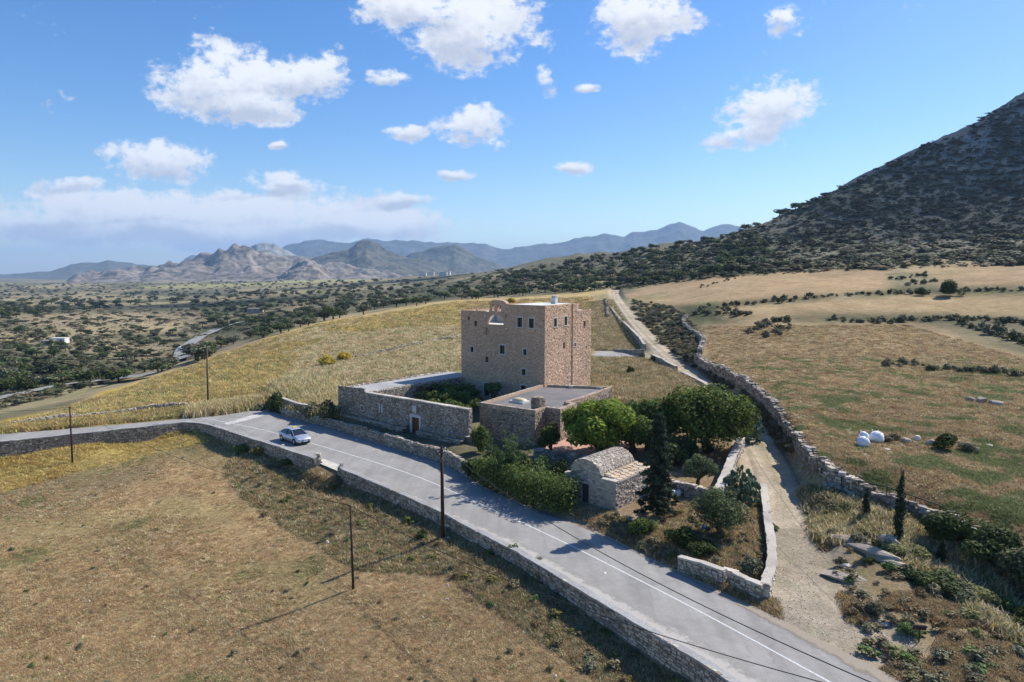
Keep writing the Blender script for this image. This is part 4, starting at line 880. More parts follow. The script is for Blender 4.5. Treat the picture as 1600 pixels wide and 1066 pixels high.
# range body behind the tall part, back to the tower
rb = [B2W(WA0, WB+.02), B2W(WAn, WB+.02), B2W(-13.75, -8), B2W(-14.35, 2.5), B2W(-19.6, 2.5)]
mt.prism(rb, .4, 4.05); part('wall', mt.out(), MWMORT, court)
part('roof', MB().prism([B2W(WA0+.25, WB+.45), B2W(WAn-.25, WB+.45), B2W(-14.0, -8), B2W(-14.55, 2.3), B2W(-19.3, 2.3)], 4.055, 4.17, 1.1).out(), MCONC, court)
st = Stones(21)
st.face(CP0, E1, CN, sL, zb_, ztop, .15, .18, .48, .16, .05, skipper([*hc.values()], .14), .9, .03, (.62, 1.3))
st.face(B2W(WAn, WB+.05), (B2W(-13.75, -8)-B2W(WAn, WB+.05))/np.linalg.norm(B2W(-13.75, -8)-B2W(WAn, WB+.05)), E1, 9.0, .9, 4.15, .15, .18, .45, .14, .04, None, .88, .05, (.8, 1.5))
st.face(B2W(-13.75, -8), (B2W(-14.35, 2.5)-B2W(-13.75, -8))/10.52, E1, 8, .9, 4.15, .15, .18, .45, .14, .04, None, .88, .05, (.8, 1.4))
st.face(B2W(WA0, WB), (B2W(-19.6, 2.5)-B2W(WA0, WB))/19.52, -E1, 19.5, .9, 4.15, .15, .18, .45, .14, .04, None, .88, .1)
st.face(B2W(WA1, WB), E2, E1, TW, .5, zt5, .15, .18, .4, .14, .04, None, .9, .03, (.9, 1.5))
# ragged stones along the roof edge
for A, B in ((B2W(WA0+.1, WB+.3), B2W(-19.5, 2.4)), (B2W(WA0+.1, WB+.2), B2W(WAn-.1, WB+.2)), (B2W(WAn-.15, WB+.3), B2W(-14.3, -2))):
    d = B-A; L = np.linalg.norm(d); d /= L; nn = np.array([-d[1], d[0]]); x = 0
    while x < L:
        l_ = st.r.uniform(.2, .45); c = A+d*(x+l_/2)+nn*st.r.uniform(-.06, .06); st.add((*c, 4.2+st.r.uniform(-.02, .05)), (*(d*l_*.45), 0), (*(nn*.16), 0), (0, 0, .1), st.tint(.9, 1.6)); x += l_*st.r.uniform(.95, 1.5)
st.build(court, MROCK)
cop = MB(); x = sn+.05; rr = random.Random(4)
while x < sL-.2:
    l_ = rr.uniform(.5, .9); l_ = min(l_, sL-x)
    if not (15.3 < x < 16.2 and False): z = ztop(x+l_/2); cop.box((*(CP0+E1*(x+l_/2)+E2*TW/2), z+.05), (*(E1*l_*.485), (ztop(x+l_)-ztop(x))*.4), (*(E2*(TW/2+rr.uniform(0, .06))), 0), (0, 0, .055+rr.uniform(0, .02)), rr.uniform(.9, 1.25))
    x += l_
part('coping', cop.out(), MCOPE, court)
h = hc['door']; fd = MB(); bar(fd, CP0, E1, CN, h[0]-.3, h[0], h[2]-.1, h[3], -.27, .07); bar(fd, CP0, E1, CN, h[1], h[1]+.3, h[2]-.1, h[3], -.27, .07); bar(fd, CP0, E1, CN, h[0]-.34, h[1]+.34, h[3], h[3]+.32, -.27, .09)
dd = part('door', bar(MB(), CP0, E1, CN, h[0]+.01, h[1]-.01, h[2], h[3], -.26, -.2).out(), MWOOD, court)
nb = 4
for k in range(nb):
    w_ = (h[1]-h[0])/nb; part('plank', bar(MB(), CP0, E1, CN, h[0]+w_*k+.015, h[0]+w_*(k+1)-.015, h[2]+.02, h[3]-.02, -.2, -.17, 1.0).out(), MWOOD, dd)
part('frame', fd.out(), MMARB, dd); part('handle', bar(MB(), CP0, E1, CN, h[1]-.2, h[1]-.14, h[2]+.95, h[2]+1.1, -.17, -.1).out(), MDARK, dd)
s_, z_ = c_(785, 572); part('plaque', bar(MB(), CP0, E1, CN, s_-.33, s_+.33, z_-.33, z_+.33, -.05, .08, .85).out(), MMARB, court)
for k, fr in (('win', .1), ('small', 0)): window(court, CP0, E1, CN, hc[k], fr, bars=False)
window(court, CP0, E1, CN, hc['slit2'], .07, bars=False)
hh_ = hc['slit']; sl = part('window', bar(MB(), CP0, E1, CN, hh_[0], hh_[1], hh_[2], hh_[3], -.2, -.1).out(), MWHITE, court); fm = MB(); bar(fm, CP0, E1, CN, hh_[0]-.2, hh_[0], hh_[2]-.1, hh_[3]+.15, -.1, .05); bar(fm, CP0, E1, CN, hh_[1], hh_[1]+.2, hh_[2]-.1, hh_[3]+.15, -.1, .05); part('frame', fm.out(), MMARB, sl)
# stepped stone benches along the foot of the court wall
bench = thing('stone_bench', 'long stepped stone bench running along the foot of the court wall', 'bench', (*B2W(-8, -17.6), 1.0))
mb = MB(); st = Stones(31); dn = hc['door']; 
for a, b in ((1.0, dn[0]-.5), (dn[1]+.5, sL-.2)):
    for off, z1 in ((.35, 1.75), (.95, 1.38)):
        bar(mb, CP0, E1, CN, a, b, .6, z1, .02 if off < .5 else .37, off, .8); st.face(CP0+E1*a+CN*off, E1, CN, b-a, .9, z1, .16, .25, .6, .14, .03, None, .9, .03, (.6, 1.2))
        x = a
        while x < b: l_ = st.r.uniform(.3, .7); c = CP0+E1*(x+l_/2)+CN*(off-.17); st.add((*c, z1+.0), (*(E1*l_*.48), 0), (*(CN*.19), 0), (0, 0, .05), st.tint(.7, 1.2)); x += l_
part('core', mb.out(), MWMORT, bench); st.build(bench, MROCK)
steps = thing('stone_steps', 'low stone steps leading up to the wooden street door', 'steps', (*(CP0+E1*(dn[0]+dn[1])/2+CN*1.0), 1.0))
for k in range(4): part('step', bar(MB(), CP0, E1, CN, dn[0]-.4-.12*k, dn[1]+.4+.12*k, .5, dn[2]-.02-.17*k, .07+.36*k, .07+.36*(k+1)-.004, 1.0).out(), MCOPE, steps)

# ------------------------------------------------------------------ annex with the flat dark roof
annex = thing('annex_building', 'flat roofed rubble stone annex with dark roof, skylight and stub chimney', 'outbuilding', (*B2W(6, -8), 1.0))
AP = [(2.35,-14.0),(9.4,-13.45),(9.15,-11.4),(10.85,-11.2),(10.15,-7.55),(9.1,-7.7),(8.75,-4.4),(7.3,3.9),(.35,.15),(-.2,-.45)]
AW = [B2W(*p) for p in AP]; za = 4.6; mb = MB(); mb.prism(AW, .4, za-.4); st = Stones(41); n_ = len(AW)
par = MB()
hs = face_px(AW[0], (AW[1]-AW[0])/np.linalg.norm(AW[1]-AW[0]), 800, 668)
for i in range(n_):
    A, B = AW[i], AW[(i+1) % n_]; d = B-A; L = np.linalg.norm(d); d = d/L; nn = np.array([d[1], -d[0]])
    if i in (8,): continue
    c = (A+B)/2-nn*.17; hgt = 0.0 if i != 7 else -.05
    par.box((*c, za-.2+hgt), (*(d*(L/2-.002)), 0), (*(nn*.168), 0), (0, 0, .205), 1.0)
    slitskip = skipper([(hs[0]-.05, hs[0]+.05, hs[1]-.35, hs[1]+.3)], .02) if i == 0 else None
    st.face(A, d, nn, L, .8, za, .145, .18, .45, .12, .035, slitskip, .88, .05, (.65, 1.3))
    x = 0
    while x < L-.1:
        l_ = st.r.uniform(.2, .45); cc_ = A+d*min(x+l_/2, L-.1)-nn*.17; st.add((*cc_, za+.015), (*(d*l_*.46), 0), (*(nn*.165), 0), (0, 0, .03), st.tint(.85, 1.4)); x += l_
part('wall', mb.out(), MWMORT, annex); part('parapet', par.out(), MTMORT, annex); st.build(annex, MANNEX)
ap_ = [(2.7,-13.6),(9.05,-13.1),(8.85,-11.05),(10.45,-10.85),(9.85,-7.9),(8.75,-8.05),(8.4,-4.4),(7.0,3.5),(.6,-.1),(.15,-.7)]
part('roof', MB().prism([B2W(*p) for p in ap_], za-.395, za-.26).out(), MDROOF, annex)
part('slit', bar(MB(), AW[0], (AW[1]-AW[0])/np.linalg.norm(AW[1]-AW[0]), np.array([0, 0]), 0, .01, 3, 3.01, 0, .01).out(), MDARK, annex) if False else None
c = np.array(G(837, 637, za)); ch = MB(); st = Stones(43)
cc = c+E2*.4; ch.box((*cc, za+.3), (*(E1*.52), 0), (*(E2*.5), 0), (0, 0, .6), 1.0); cpart = part('chimney', ch.out(), MWMORT, annex)
for dA, nA2, o in ((E1, -E2, cc-E1*.52-E2*.5), (E2, E1, cc+E1*.52-E2*.5), (-E1, E2, cc+E1*.52+E2*.5), (-E2, -E1, cc-E1*.52+E2*.5)): st.face(o, dA, nA2, 1.04, za-.3, za+.92, .11, .14, .34, .1, .03, None, .92, 0, (.5, 1.2))
for k in range(9): a = k*.7; st.add((cc[0]+.38*math.cos(a), cc[1]+.38*math.sin(a), za+.97), (.2*math.cos(a), .2*math.sin(a), .02), (-.15*math.sin(a), .15*math.cos(a), 0), (0, 0, .06), st.tint(.5, 1.0))
so = st.build(cpart, MANNEX)
c = np.array(G(812, 629, za-.25)); sk = MB().box((*c, za-.15), (*(E1*.95), 0), (*(E2*.62), 0), (0, 0, .11)); skp = part('skylight', sk.out(), MWHITE, annex)
V = []; 
for j in range(6):
    f_ = j/5; w = math.cos(f_*math.pi/2*.9)
    for k in range(16): th = 2*math.pi*k/16; V.append((*(c+E1*(.86*w*np.sign(math.cos(th))*abs(math.cos(th))**.6)+E2*(.54*w*np.sign(math.sin(th))*abs(math.sin(th))**.6)), za-.04+.3*math.sin(f_*math.pi/2)))
Fd = [(j*16+k, j*16+(k+1) % 16, (j+1)*16+(k+1) % 16, (j+1)*16+k) for j in range(5) for k in range(16)]+[tuple(range(80, 96))]
part('dome', (np.array(V), Fd), simple('yellowed_acrylic', (.62, .52, .30), .35, .5, 0, .1), skp, True)
for (u, v, w) in ((809,613,.16),(813,612,.14),(934,606,.2),(939,607,.22),(892,604.5,.28)):
    p = G(u, v, za-.1); b = part('loose_stone', MB().add(unit_stone(int(u), .2)*np.array([w, w*.8, w*.7])+np.array([p[0], p[1], za-.26+w*.6]), CUBEF, 1.2 if u != 892 else 1.7).out(), MCOPE, None)
    setp(b, {809:'left grey stone of the close pair lying on the annex roof beside its left parapet',813:'right grey stone of the close pair lying on the annex roof beside its left parapet',934:'dark stone resting at the far right corner of the annex roof',939:'outermost dark stone at the far right corner of the annex roof',892:'white block in the gap of the annex back parapet'}[u], 'stone')

# ------------------------------------------------------------------ chapel by the road
chapel = thing('stone_chapel', 'small grey stone chapel with barrel vaulted roof and dark narrow door', 'chapel', (*B2W(22.3, -22.8), .4))
KA0, KA1, KB, KD = 20.1, 24.75, -22.8, 4.9; K0 = B2W(KA0, KB); KN = -E2; KL = KA1-KA0
k_ = lambda x, y: face_px(K0, E1, x/7.615+860, y/7.615+680)
vl, vr, va = k_(252, 392), k_(590, 492), k_(405, 292); sh_l, sh_r = k_(200, 458)[1], k_(680, 545)[1]; dr = (k_(362, 650)[0], k_(455, 680)[0], k_(410, 815)[1], k_(405, 572)[1])
kz0 = .35; vm = (vl[0]+vr[0])/2; vw = (vr[0]-vl[0])/2; vz = min(vl[1], vr[1]); vh = va[1]-vz
mb = MB(); wall_plane(mb, K0, E1, KN, KL, kz0-.4, sh_r-.1, [(*dr, 'win')], .3)
arc = [(vm-vw*math.cos(math.pi*k/18), vz+vh*math.sin(math.pi*k/18)) for k in range(19)]
poly = [(0, sh_r-.1), (KL, sh_r-.1), (KL, sh_r)]+[(vr[0]+.02, sh_r+.12)]+arc[::-1]+[(vl[0]-.02, sh_l)]+[(0, sh_l)]
for d, rv in ((0, False), (KD, True)):
    V = [(*(K0+E1*s+E2*d), z) for s, z in poly]; mb.add(V, [tuple(range(len(V)))[::-1] if rv else tuple(range(len(V)))], 1.0)
for s, z, nrm in ((KL, sh_r, 1), (0, sh_l, -1)):
    A = K0+E1*s; V = [(*A, kz0-.4), (*(A+E2*KD), kz0-.4), (*(A+E2*KD), z), (*A, z)]; mb.add(V, [(0, 1, 2, 3) if nrm > 0 else (3, 2, 1, 0)], 1.0)
V = [(*(K0+E1*s+E2*KD), kz0-.4) for s in (0, KL)]+[(*(K0+E1*s+E2*KD), sh_r-.1) for s in (KL, 0)]; mb.add(V, [(3, 2, 1, 0)], 1.0)
part('wall', mb.out(), stone_mat('lime_render', (.43, .39, .33), (.34, .30, .25), 1.5, 12), chapel)
vt = MB(); V = []; nk = 14; rr = random.Random(9)
for j in range(nk+1):
    for i in range(19):
        s, z = arc[i]; e = rr.uniform(-.02, .03); V.append((*(K0+E1*(vm+(s-vm)*1.03)+E2*(-.03+(KD+.06)*j/nk)), z+.03+e))
vt.add(V, [(j*19+i, j*19+i+1, (j+1)*19+i+1, (j+1)*19+i) for j in range(nk) for i in range(18)], 1.0); vt.v = vt.v
vo_ = part('vault', vt.out(), MCHAP, chapel, False)
for p_ in vo_.data.polygons: pass
st = Stones(51)     # shards covering the vault
for j in range(34):
    for i in range(15):
        th = math.pi*(i+.5+st.r.uniform(-.25, .25))/15; y = (j+.5+st.r.uniform(-.3, .3))/34*KD; nrm = np.array([*(E1*-math.cos(th)), math.sin(th)]); tang = np.array([*(E1*math.sin(th)*1), math.cos(th)*vh/vw]); tang /= np.linalg.norm(tang)
        p = np.array([*(K0+E1*(vm-vw*1.04*math.cos(th))+E2*y), vz+(vh+.05)*math.sin(th)])
        a = st.r.uniform(-.7, .7); e2_ = np.array([*E2, 0]); A_x = tang*math.cos(a)+e2_*math.sin(a); A_y = -tang*math.sin(a)+e2_*math.cos(a)
        st.add(p, A_x*st.r.uniform(.08, .16), A_y*st.r.uniform(.06, .12), nrm*st.r.uniform(.015, .04), st.tint(.7, 1.3))
def top_k(q):
    if q < vl[0]: return sh_l
    if q > vr[0]: return sh_r+.1
    return vz+vh*math.sqrt(max(0, 1-((q-vm)/vw)**2))
st.face(K0, E1, KN, KL, kz0-.1, top_k, .12, .2, .55, .1, .028, skipper([dr], .06), .9, .08, (.6, 1.4))
st.face(B2W(KA1, KB), E2, E1, KD, kz0-.1, sh_r, .14, .16, .42, .14, .05, None, .88, .04, (.65, 1.35))
st.face(B2W(KA0, KB), E2, -E1, KD, kz0-.1, sh_l, .14, .2, .42, .12, .04, None, .88, .1); st.face(B2W(KA0, KB+KD), E1, E2, KL, kz0-.1, top_k, .14, .2, .42, .12, .04, None, .88, .1)
st.build(chapel, MCHAP, nparts=0)
lean = MB(); p = lambda s, d, z: (*(K0+E1*s+E2*d), z); zi, zo = sh_r+.28, sh_r+.02
lean.add([p(vr[0]-.1, .5, zi), p(KL+.08, .5, zo), p(KL+.08, KD+.05, zo), p(vr[0]-.1, KD+.05, zi), p(vr[0]-.1, .5, zi-.2), p(KL+.08, .5, zo-.12), p(KL+.08, KD+.05, zo-.12), p(vr[0]-.1, KD+.05, zi-.2)], [(0, 1, 2, 3), (7, 6, 5, 4), (0, 4, 5, 1), (1, 5, 6, 2), (2, 6, 7, 3), (3, 7, 4, 0)], 1.0)
ln = part('side_roof', lean.out(), MCHAP, chapel)
rr = random.Random(12); wR = KL+.08-vr[0]+.1; yy = .5
while yy < KD:
    dl = rr.uniform(.45, .8); xx = 0
    while xx < wR-.1:
        w_ = min(rr.uniform(.4, .7), wR-xx); m1 = MB(); nn = 6; cx0, cy0 = xx+w_/2, yy+dl/2; V = []
        for lv in (0, .05):
            for k in range(nn): th = 2*math.pi*(k+rr.uniform(-.1, .1))/nn+.3; rx = w_*.52*rr.uniform(.85, 1.02) if lv == 0 else 0; V.append([th, 0, lv])
        ths = [2*math.pi*(k+rr.uniform(-.2, .2))/nn+.3 for k in range(nn)]; rs = [rr.uniform(.86, 1.08) for _ in range(nn)]; V = []
        for lv in (.004, .055):
            for k in range(nn): sx = cx0+math.cos(ths[k])*w_*.53*rs[k]; sy = cy0+math.sin(ths[k])*dl*.53*rs[k]; zz = zi+(zo-zi)*sx/wR; V.append(p(vr[0]-.1+sx, sy, zz+lv))
        m1.add(V, [tuple(range(nn))[::-1], tuple(range(nn, 2*nn))]+[(i, (i+1) % nn, nn+(i+1) % nn, nn+i) for i in range(nn)], rr.choice([(1.25, 1.1, .93), (1.05, 1.0, .92), (1.15, 1.05, .88), (1.3, 1.2, 1.05), (1.15, .92, .74)]))
        part('slab', m1.out(), MCHAP, ln); xx += w_
    yy += dl
part('shoulder_slab', bar(MB(), K0, E1, KN, vr[0]+.1, KL+.05, sh_r+.005, sh_r+.09, -.5, .05, 1.15).out(), MCOPE, chapel); part('shoulder_slab', bar(MB(), K0, E1, KN, -.05, vl[0]-.05, sh_l+.004, sh_l+.1, -.5, .05, 1.15).out(), MCOPE, chapel)
kd = part('door', bar(MB(), K0, E1, KN, dr[0], dr[1], dr[2], dr[3], -.28, -.22).out(), simple('grey_door', (.05, .058, .07), .6), chapel)
lf = MB(); bar(lf, K0, E1, KN, dr[0]-.12, dr[1]+.12, dr[3], dr[3]+.13, -.2, .06); part('lintel', lf.out(), MCOPE, kd)

# ------------------------------------------------------------------ roadside walls
def offp(P, d): return [tuple(q) for q in offs(P, d)]
nw = [np.array(q) for q in ROAD_N]
Nsgn = 1
def outer(P, d):
    a = offs(P, d); 
    return a
tst = offs(ROAD_N, .3); sgn = 1 if sdist(tst[8:9, 0], tst[8:9, 1], ROAD)[0] > 0 else -1
w1 = resample(outer(ROAD_N[0:10], sgn*.24), 60); w2 = resample(outer(ROAD_N[10:17], sgn*.22), 60)
dry_wall('parapet_wall', 'long low stone parapet wall bending along the road on the field side, left of the gap', 'wall', w1, None, .45, .42, MWMORT, MROCK, .15, (.2, .5), 0, 'cope', 'stone parapets along the road', 61, MCONC, .03)
dry_wall('parapet_wall', 'low stone parapet wall with pale coping running from the field gap to the bottom of the picture', 'wall', w2, None, .33, .40, MWMORT, MROCK, .15, (.2, .5), 300, 'cope', 'stone parapets along the road', 62, MCONC, .02)
def pile(name, label, cat, x, y, z, w, n, mat, seed, group=None):
    root = thing(name, label, cat, (x, y, z), group); r = random.Random(seed)
    zz = z
    for k in range(n):
        hgt = r.uniform(.07, .13); ww = w*r.uniform(.6, 1.0)*(1-.35*k/n); V = unit_stone(seed*31+k, .13)*np.array([ww, ww*r.uniform(.6, .9), hgt]); a = r.uniform(0, 3)
        V = np.stack([V[:, 0]*math.cos(a)-V[:, 1]*math.sin(a), V[:, 0]*math.sin(a)+V[:, 1]*math.cos(a), V[:, 2]], 1)+np.array([x+r.uniform(-.05, .05), y+r.uniform(-.05, .05), zz+hgt])
        part('stone', MB().add(V, CUBEF, r.uniform(.8, 1.35)).out(), mat, root); zz += hgt*1.85
    return root
e = w1[-1]; pile('stone_pillar', 'rough pillar of stacked stones at the end of the parapet, left side of the field gap', 'pillar', e[0]+.35, e[1]-.2, -.9, .45, 10, MROCK, 5)
e = w2[0]; pile('stone_cairn', 'two small white stones on the parapet end right of the field gap', 'stones', e[0]+.25, e[1]-.3, .36, .22, 2, MCOPE, 6)
# terrace wall between road and court
rw = resample(offs([G(u, v, 0) for u, v in [(440,650.5),(470,658),(512,668),(560,683),(602,697),(645,710),(688,722.5),(738,750)]], .0), 60)
t2 = offs(rw, .3); s2 = 1 if np.hypot(*(t2[30]-B2W(-8, -14))) < np.hypot(*(rw[30]-B2W(-8, -14))) else -1; rw = offs(rw, s2*.28)
dry_wall('terrace_wall', 'low rubble terrace wall along the far side of the road in front of the court', 'wall', rw, 0.0, [.85, .95, 1.0, 1.05, 1.1, 1.15, 1.1, 1.1], .5, MWMORT, MROCK, .15, (.2, .5), 0, 'stones', None, 63, tints=(.6, 1.25))
def hp_(pts): return [hit(u, v) for u, v in pts]
dry_wall('garden_wall', 'curved stone wall with pale top on the grassy bank left of the court', 'wall', [G(u, v, 1.8) for u, v in [(427,617),(440,621),(455,627),(475,632),(496,637)]], .6, 1.8, .4, MWMORT, MROCK, .15, (.2, .45), 0, 'cope', None, 64, MCOPE, .04)
part('slab', MB().box((*G(713, 688.5, 1.15), 1.12), (1.1, -.5, 0), (.3, .4, 0), (0, 0, .06)).out(), MCOPE, None); o_ = bpy.data.objects['slab'] if False else col.objects[-1]
setp(o_, 'pale flat slab on top of the terrace wall right of the court corner', 'slab')
# garden walls around the triangular plot
gw = [G(u, v, 1.0) for u, v in [(1062,866),(1085,873),(1115,884),(1133,892)]]
dry_wall('garden_wall', 'low stone garden wall facing the road, left of the small stone steps', 'wall', gw, .1, [.85, .95, 1.0, 1.0], .36, MWMORT, MROCK, .15, (.2, .5), 110, 'cope', None, 65, MCOPE, .03)
gw = [G(u, v, 1.0) for u, v in [(1147,894),(1165,902),(1192,912)]]
dry_wall('garden_wall', 'short stone garden wall between the small steps and the sharp plot corner', 'wall', gw, .1, [1.0, .95, .92], .36, MWMORT, MROCK, .15, (.2, .5), 60, 'cope', None, 66, MCOPE, .02)
gw = [G(u, v, 1.05) for u, v in [(1195,910),(1203,893),(1207,870),(1206,845),(1200,815),(1196,785),(1192,763)]]
dry_wall('garden_wall', 'broad pale topped garden wall curving along the dirt track from the plot corner', 'wall', gw, .1, [.95, 1.0, 1.05, 1.1, 1.2, 1.35, 1.4], .48, MCOPE, MCOPE, .15, (.25, .55), 0, 'cope', None, 67, MCOPE, .03)
sr = thing('garden_steps', 'tiny flight of stone steps breaking the garden wall near the plot corner', 'steps', (*G(1140, 905, .4), .3))
for k in range(4):
    p = G(1137+2.5*k, 905-6*k, .3+.27*k); part('step', MB().box((p[0], p[1]+.1*k, .2+.2*k-.2), (*(np.array([.78, -.6])*.45), 0), (.12, .16, 0), (0, 0, .25), 1.0+.1*k).out(), MCOPE, sr)
gw = [G(u, v, 2.3) for u, v in [(1122,766),(1133,744),(1143,718),(1152,700),(1158,688)]]
dry_wall('garden_wall', 'pale plastered upper garden wall running back from the two small trees toward the big tree', 'wall', gw, .8, [2.3, 2.3, 2.4, 2.5, 2.6], .6, MCOPE, MCOPE, .16, (.25, .5), 0, 'cope', None, 68, MCOPE, .03)
gw = [G(u, v, 1.9) for u, v in [(1020,745),(1060,752),(1095,760),(1120,768)]]
dry_wall('garden_wall', 'shaded terrace wall under the rounded olive in the garden', 'wall', gw, .5, 1.9, .5, MWMORT, MROCK, .16, (.2, .5), 0, 'stones', None, 69)
gw = [G(u, v, 1.4) for u, v in [(835,705),(870,706),(905,712),(930,716)]]
dry_wall('garden_wall', 'low shaded wall along the terracotta patio behind the hedge', 'wall', gw, .4, 1.45, .5, MWMORT, MROCK, .16, (.2, .5), 0, 'stones', None, 70)
pt = part('patio', MB().prism([G(u, v, 1.25) for u, v in [(850,704),(930,716),(1000,690),(960,660),(880,660)]], 1.0, 1.3).out(), MPAVE, None, kind='structure')
# walls of the dirt track
def track_side(side, i0, i1, d): 
    s_ = TRKS[i0:i1]; t_ = np.gradient(s_[:, :2], axis=0); t_ /= np.linalg.norm(t_, axis=1)[:, None]; n_ = np.stack([-t_[:, 1], t_[:, 0]], 1); return s_[:, :2]+n_*((s_[:, 3]+d)*side)[:, None], s_[:, 2]
def wall_px(pts): return [hit(u, v)[:2] for u, v in pts]
def zs_px(pts): return [hit(u, v)[2] for u, v in pts]
P1 = [(1007,548),(1000,538),(985,520),(970,506),(960,492),(956,485)]
dry_wall('track_wall', 'cement topped stone wall left of the dirt track above the paved yard', 'wall', wall_px(P1), None, {'h': [1.3, 1.2, 1.1, 1.0, 1.0, .9]}, .55, MWMORT, MROCK, .2, (.3, .6), 0, 'cope', 'walls beside the dirt track', 71, MCOPE, .04)
P2 = [(962,549),(980,551),(1005,556)]
dry_wall('track_wall', 'short wall end turning from the dirt track toward the paved yard', 'wall', wall_px(P2), None, {'h': [.5, .8, 1.2]}, .5, MWMORT, MROCK, .2, (.3, .6), 0, 'cope', 'walls beside the dirt track', 72, MCOPE, .03)
P3 = [(1019,563),(1030,567),(1043,573),(1057,579)]
dry_wall('track_wall', 'stepped cement topped wall on the left of the track below the yard entrance', 'wall', wall_px(P3), None, {'h': [1.1, .9, .9, .7]}, .55, MWMORT, MROCK, .2, (.3, .6), 0, 'cope', 'walls beside the dirt track', 73, MCOPE, .04)
P4 = [(1066,586),(1080,592),(1095,600),(1110,609)]
dry_wall('track_wall', 'low pale kerb like wall on the left of the track above the big tree', 'wall', wall_px(P4), None, {'h': .5}, .6, MCOPE, MCOPE, .2, (.3, .6), 0, 'cope', 'walls beside the dirt track', 74, MCOPE, .04)
P5 = [(1072,498),(1067,505),(1071,515),(1080,522),(1092,529),(1100,537),(1096,548),(1093,558)]
dry_wall('field_wall', 'winding dry stone wall of pale rubble on the scrubby bank above the track', 'wall', wall_px(P5), None, {'h': [.8, .9, 1, 1.1, 1.1, 1.1, 1.2, 1.3]}, .8, MWMORT, MROCK, .26, (.3, .7), 0, 'stones', 'dry stone walls edging the right hand fields', 75, rough_top=.22)
P6 = [(1087,566),(1100,574),(1120,583),(1140,592),(1160,603),(1180,613),(1200,630),(1216,652),(1232,672),(1243,690)]
R6 = wall_px(P6)
dry_wall('field_wall', 'tall tumbledown dry stone wall between the dirt track and the dry field', 'wall', R6, None, {'h': [1.0, 1.1, .8, 1.15, .7, 1.0, .75, .95, .7, .8]}, .85, MWMORT, MROCK, .24, (.28, .65), 0, 'stones', 'dry stone walls edging the right hand fields', 76, rough_top=.34, drop=.08, tints=(.4, 1.25))
P7 = [(1247,697),(1262,715),(1275,733),(1300,745),(1330,760),(1362,775),(1400,790),(1440,805),(1480,820),(1530,840),(1600,874),(1700,920)]
dry_wall('field_wall', 'ruined dry stone wall of loose grey boulders behind the two cypresses', 'wall', wall_px(P7[:-1])+[np.array(G(1700, 925, 1.0))], None, {'h': [1.0, .9, .8, .7, .6, .55, .5, .5, .45, .4, .4, .4]}, .8, MWMORT, MROCK, .22, (.25, .6), 0, 'stones', 'dry stone walls edging the right hand fields', 77, rough_top=.28, drop=.15, tints=(.4, 1.25))
P8 = [(620,545),(560,549),(520,556),(470,563),(440,570)] ; P8 = [(720,527),(680,533),(640,542),(600,550),(556,560)]
dry_wall('field_wall', 'thin line of rubble stones crossing the pale grass left of the tower', 'wall', wall_px(P8), None, {'h': .35}, .6, MWMORT, MROCK, .2, (.25, .6), 0, 'stones', None, 78, rough_top=.2, drop=.35)
P9 = [(945,470),(949,480),(948,490),(951,498)]
dry_wall('field_wall', 'short grey rubble wall left of the dirt track at the top of the slope', 'wall', wall_px(P9), None, {'h': 1.0}, .8, MWMORT, MROCK, .26, (.3, .7), 0, 'stones', None, 79, rough_top=.3)
P10 = [(20,664),(80,657),(150,650),(230,641),(300,634)]
dry_wall('field_wall', 'broken line of mossy stones between the golden field and the road', 'wall', wall_px(P10), None, {'h': .3}, .6, MWMORT, MROCK, .2, (.25, .6), 0, 'stones', None, 80, rough_top=.25, drop=.3)
# ------------------------------------------------------------------ vegetation
def leaves(C0, Rd, n, size, seed, shell=.55, up=.35, lo=.6, hi=1.4, warm=.08, asp=.55, flat=0.0, blobvar=.18):
    r = np.random.default_rng(seed); C0 = np.array(C0, float); Rd = np.array(Rd, float)
    if Rd.ndim == 1: Rd = np.repeat(Rd[:, None], 3, 1)
    w = (Rd.prod(1))**(2/3); b = r.choice(len(C0), n, p=w/w.sum()); d = r.normal(size=(n, 3)); d /= np.linalg.norm(d, axis=1)[:, None]
    rad = shell+(1-shell)*np.sqrt(r.random(n)); p = C0[b]+d*Rd[b]*rad[:, None]
    N = d*.7+r.normal(size=(n, 3))*.55+np.array([0, 0, up]); N /= np.linalg.norm(N, axis=1)[:, None]
    T = np.cross(N, r.normal(size=(n, 3))); T /= np.linalg.norm(T, axis=1)[:, None]; B = np.cross(N, T)
    s = size*r.uniform(.6, 1.4, n)[:, None]; a = T*s; q = B*s*asp
    V = np.stack([p-a, p-q*.9, p+a, p+q*.9], 1).reshape(-1, 3); Fq = np.arange(4*n).reshape(n, 4)
    bv = r.normal(1, blobvar, len(C0)).clip(.6, 1.5)[b]; t = r.uniform(lo, hi, n)*bv; ww = r.normal(0, warm, n)
    tint = np.repeat(np.stack([t*(1+ww*1.6), t*(1+ww*.3), t*(1-ww)], 1), 4, 0)
    return V, Fq, tint
def blobs(seed, n, R3, br, c=(0, 0, 0), hollow=.45, low=-.5):
    r = np.random.default_rng(seed); d = r.normal(size=(n*3, 3)); d /= np.linalg.norm(d, axis=1)[:, None]; d = d[d[:, 2] > low][:n]
    k = r.uniform(hollow, 1, len(d))[:, None]; return np.array(c)+d*np.array(R3)*k, r.uniform(.65, 1.25, len(d))*br
def merge(*L):
    V = []; Fq = []; T = []; o = 0
    for v, f, t in L: V.append(v); Fq.append(f+o); T.append(t); o += len(v)
    return np.concatenate(V), np.concatenate(Fq), np.concatenate(T)
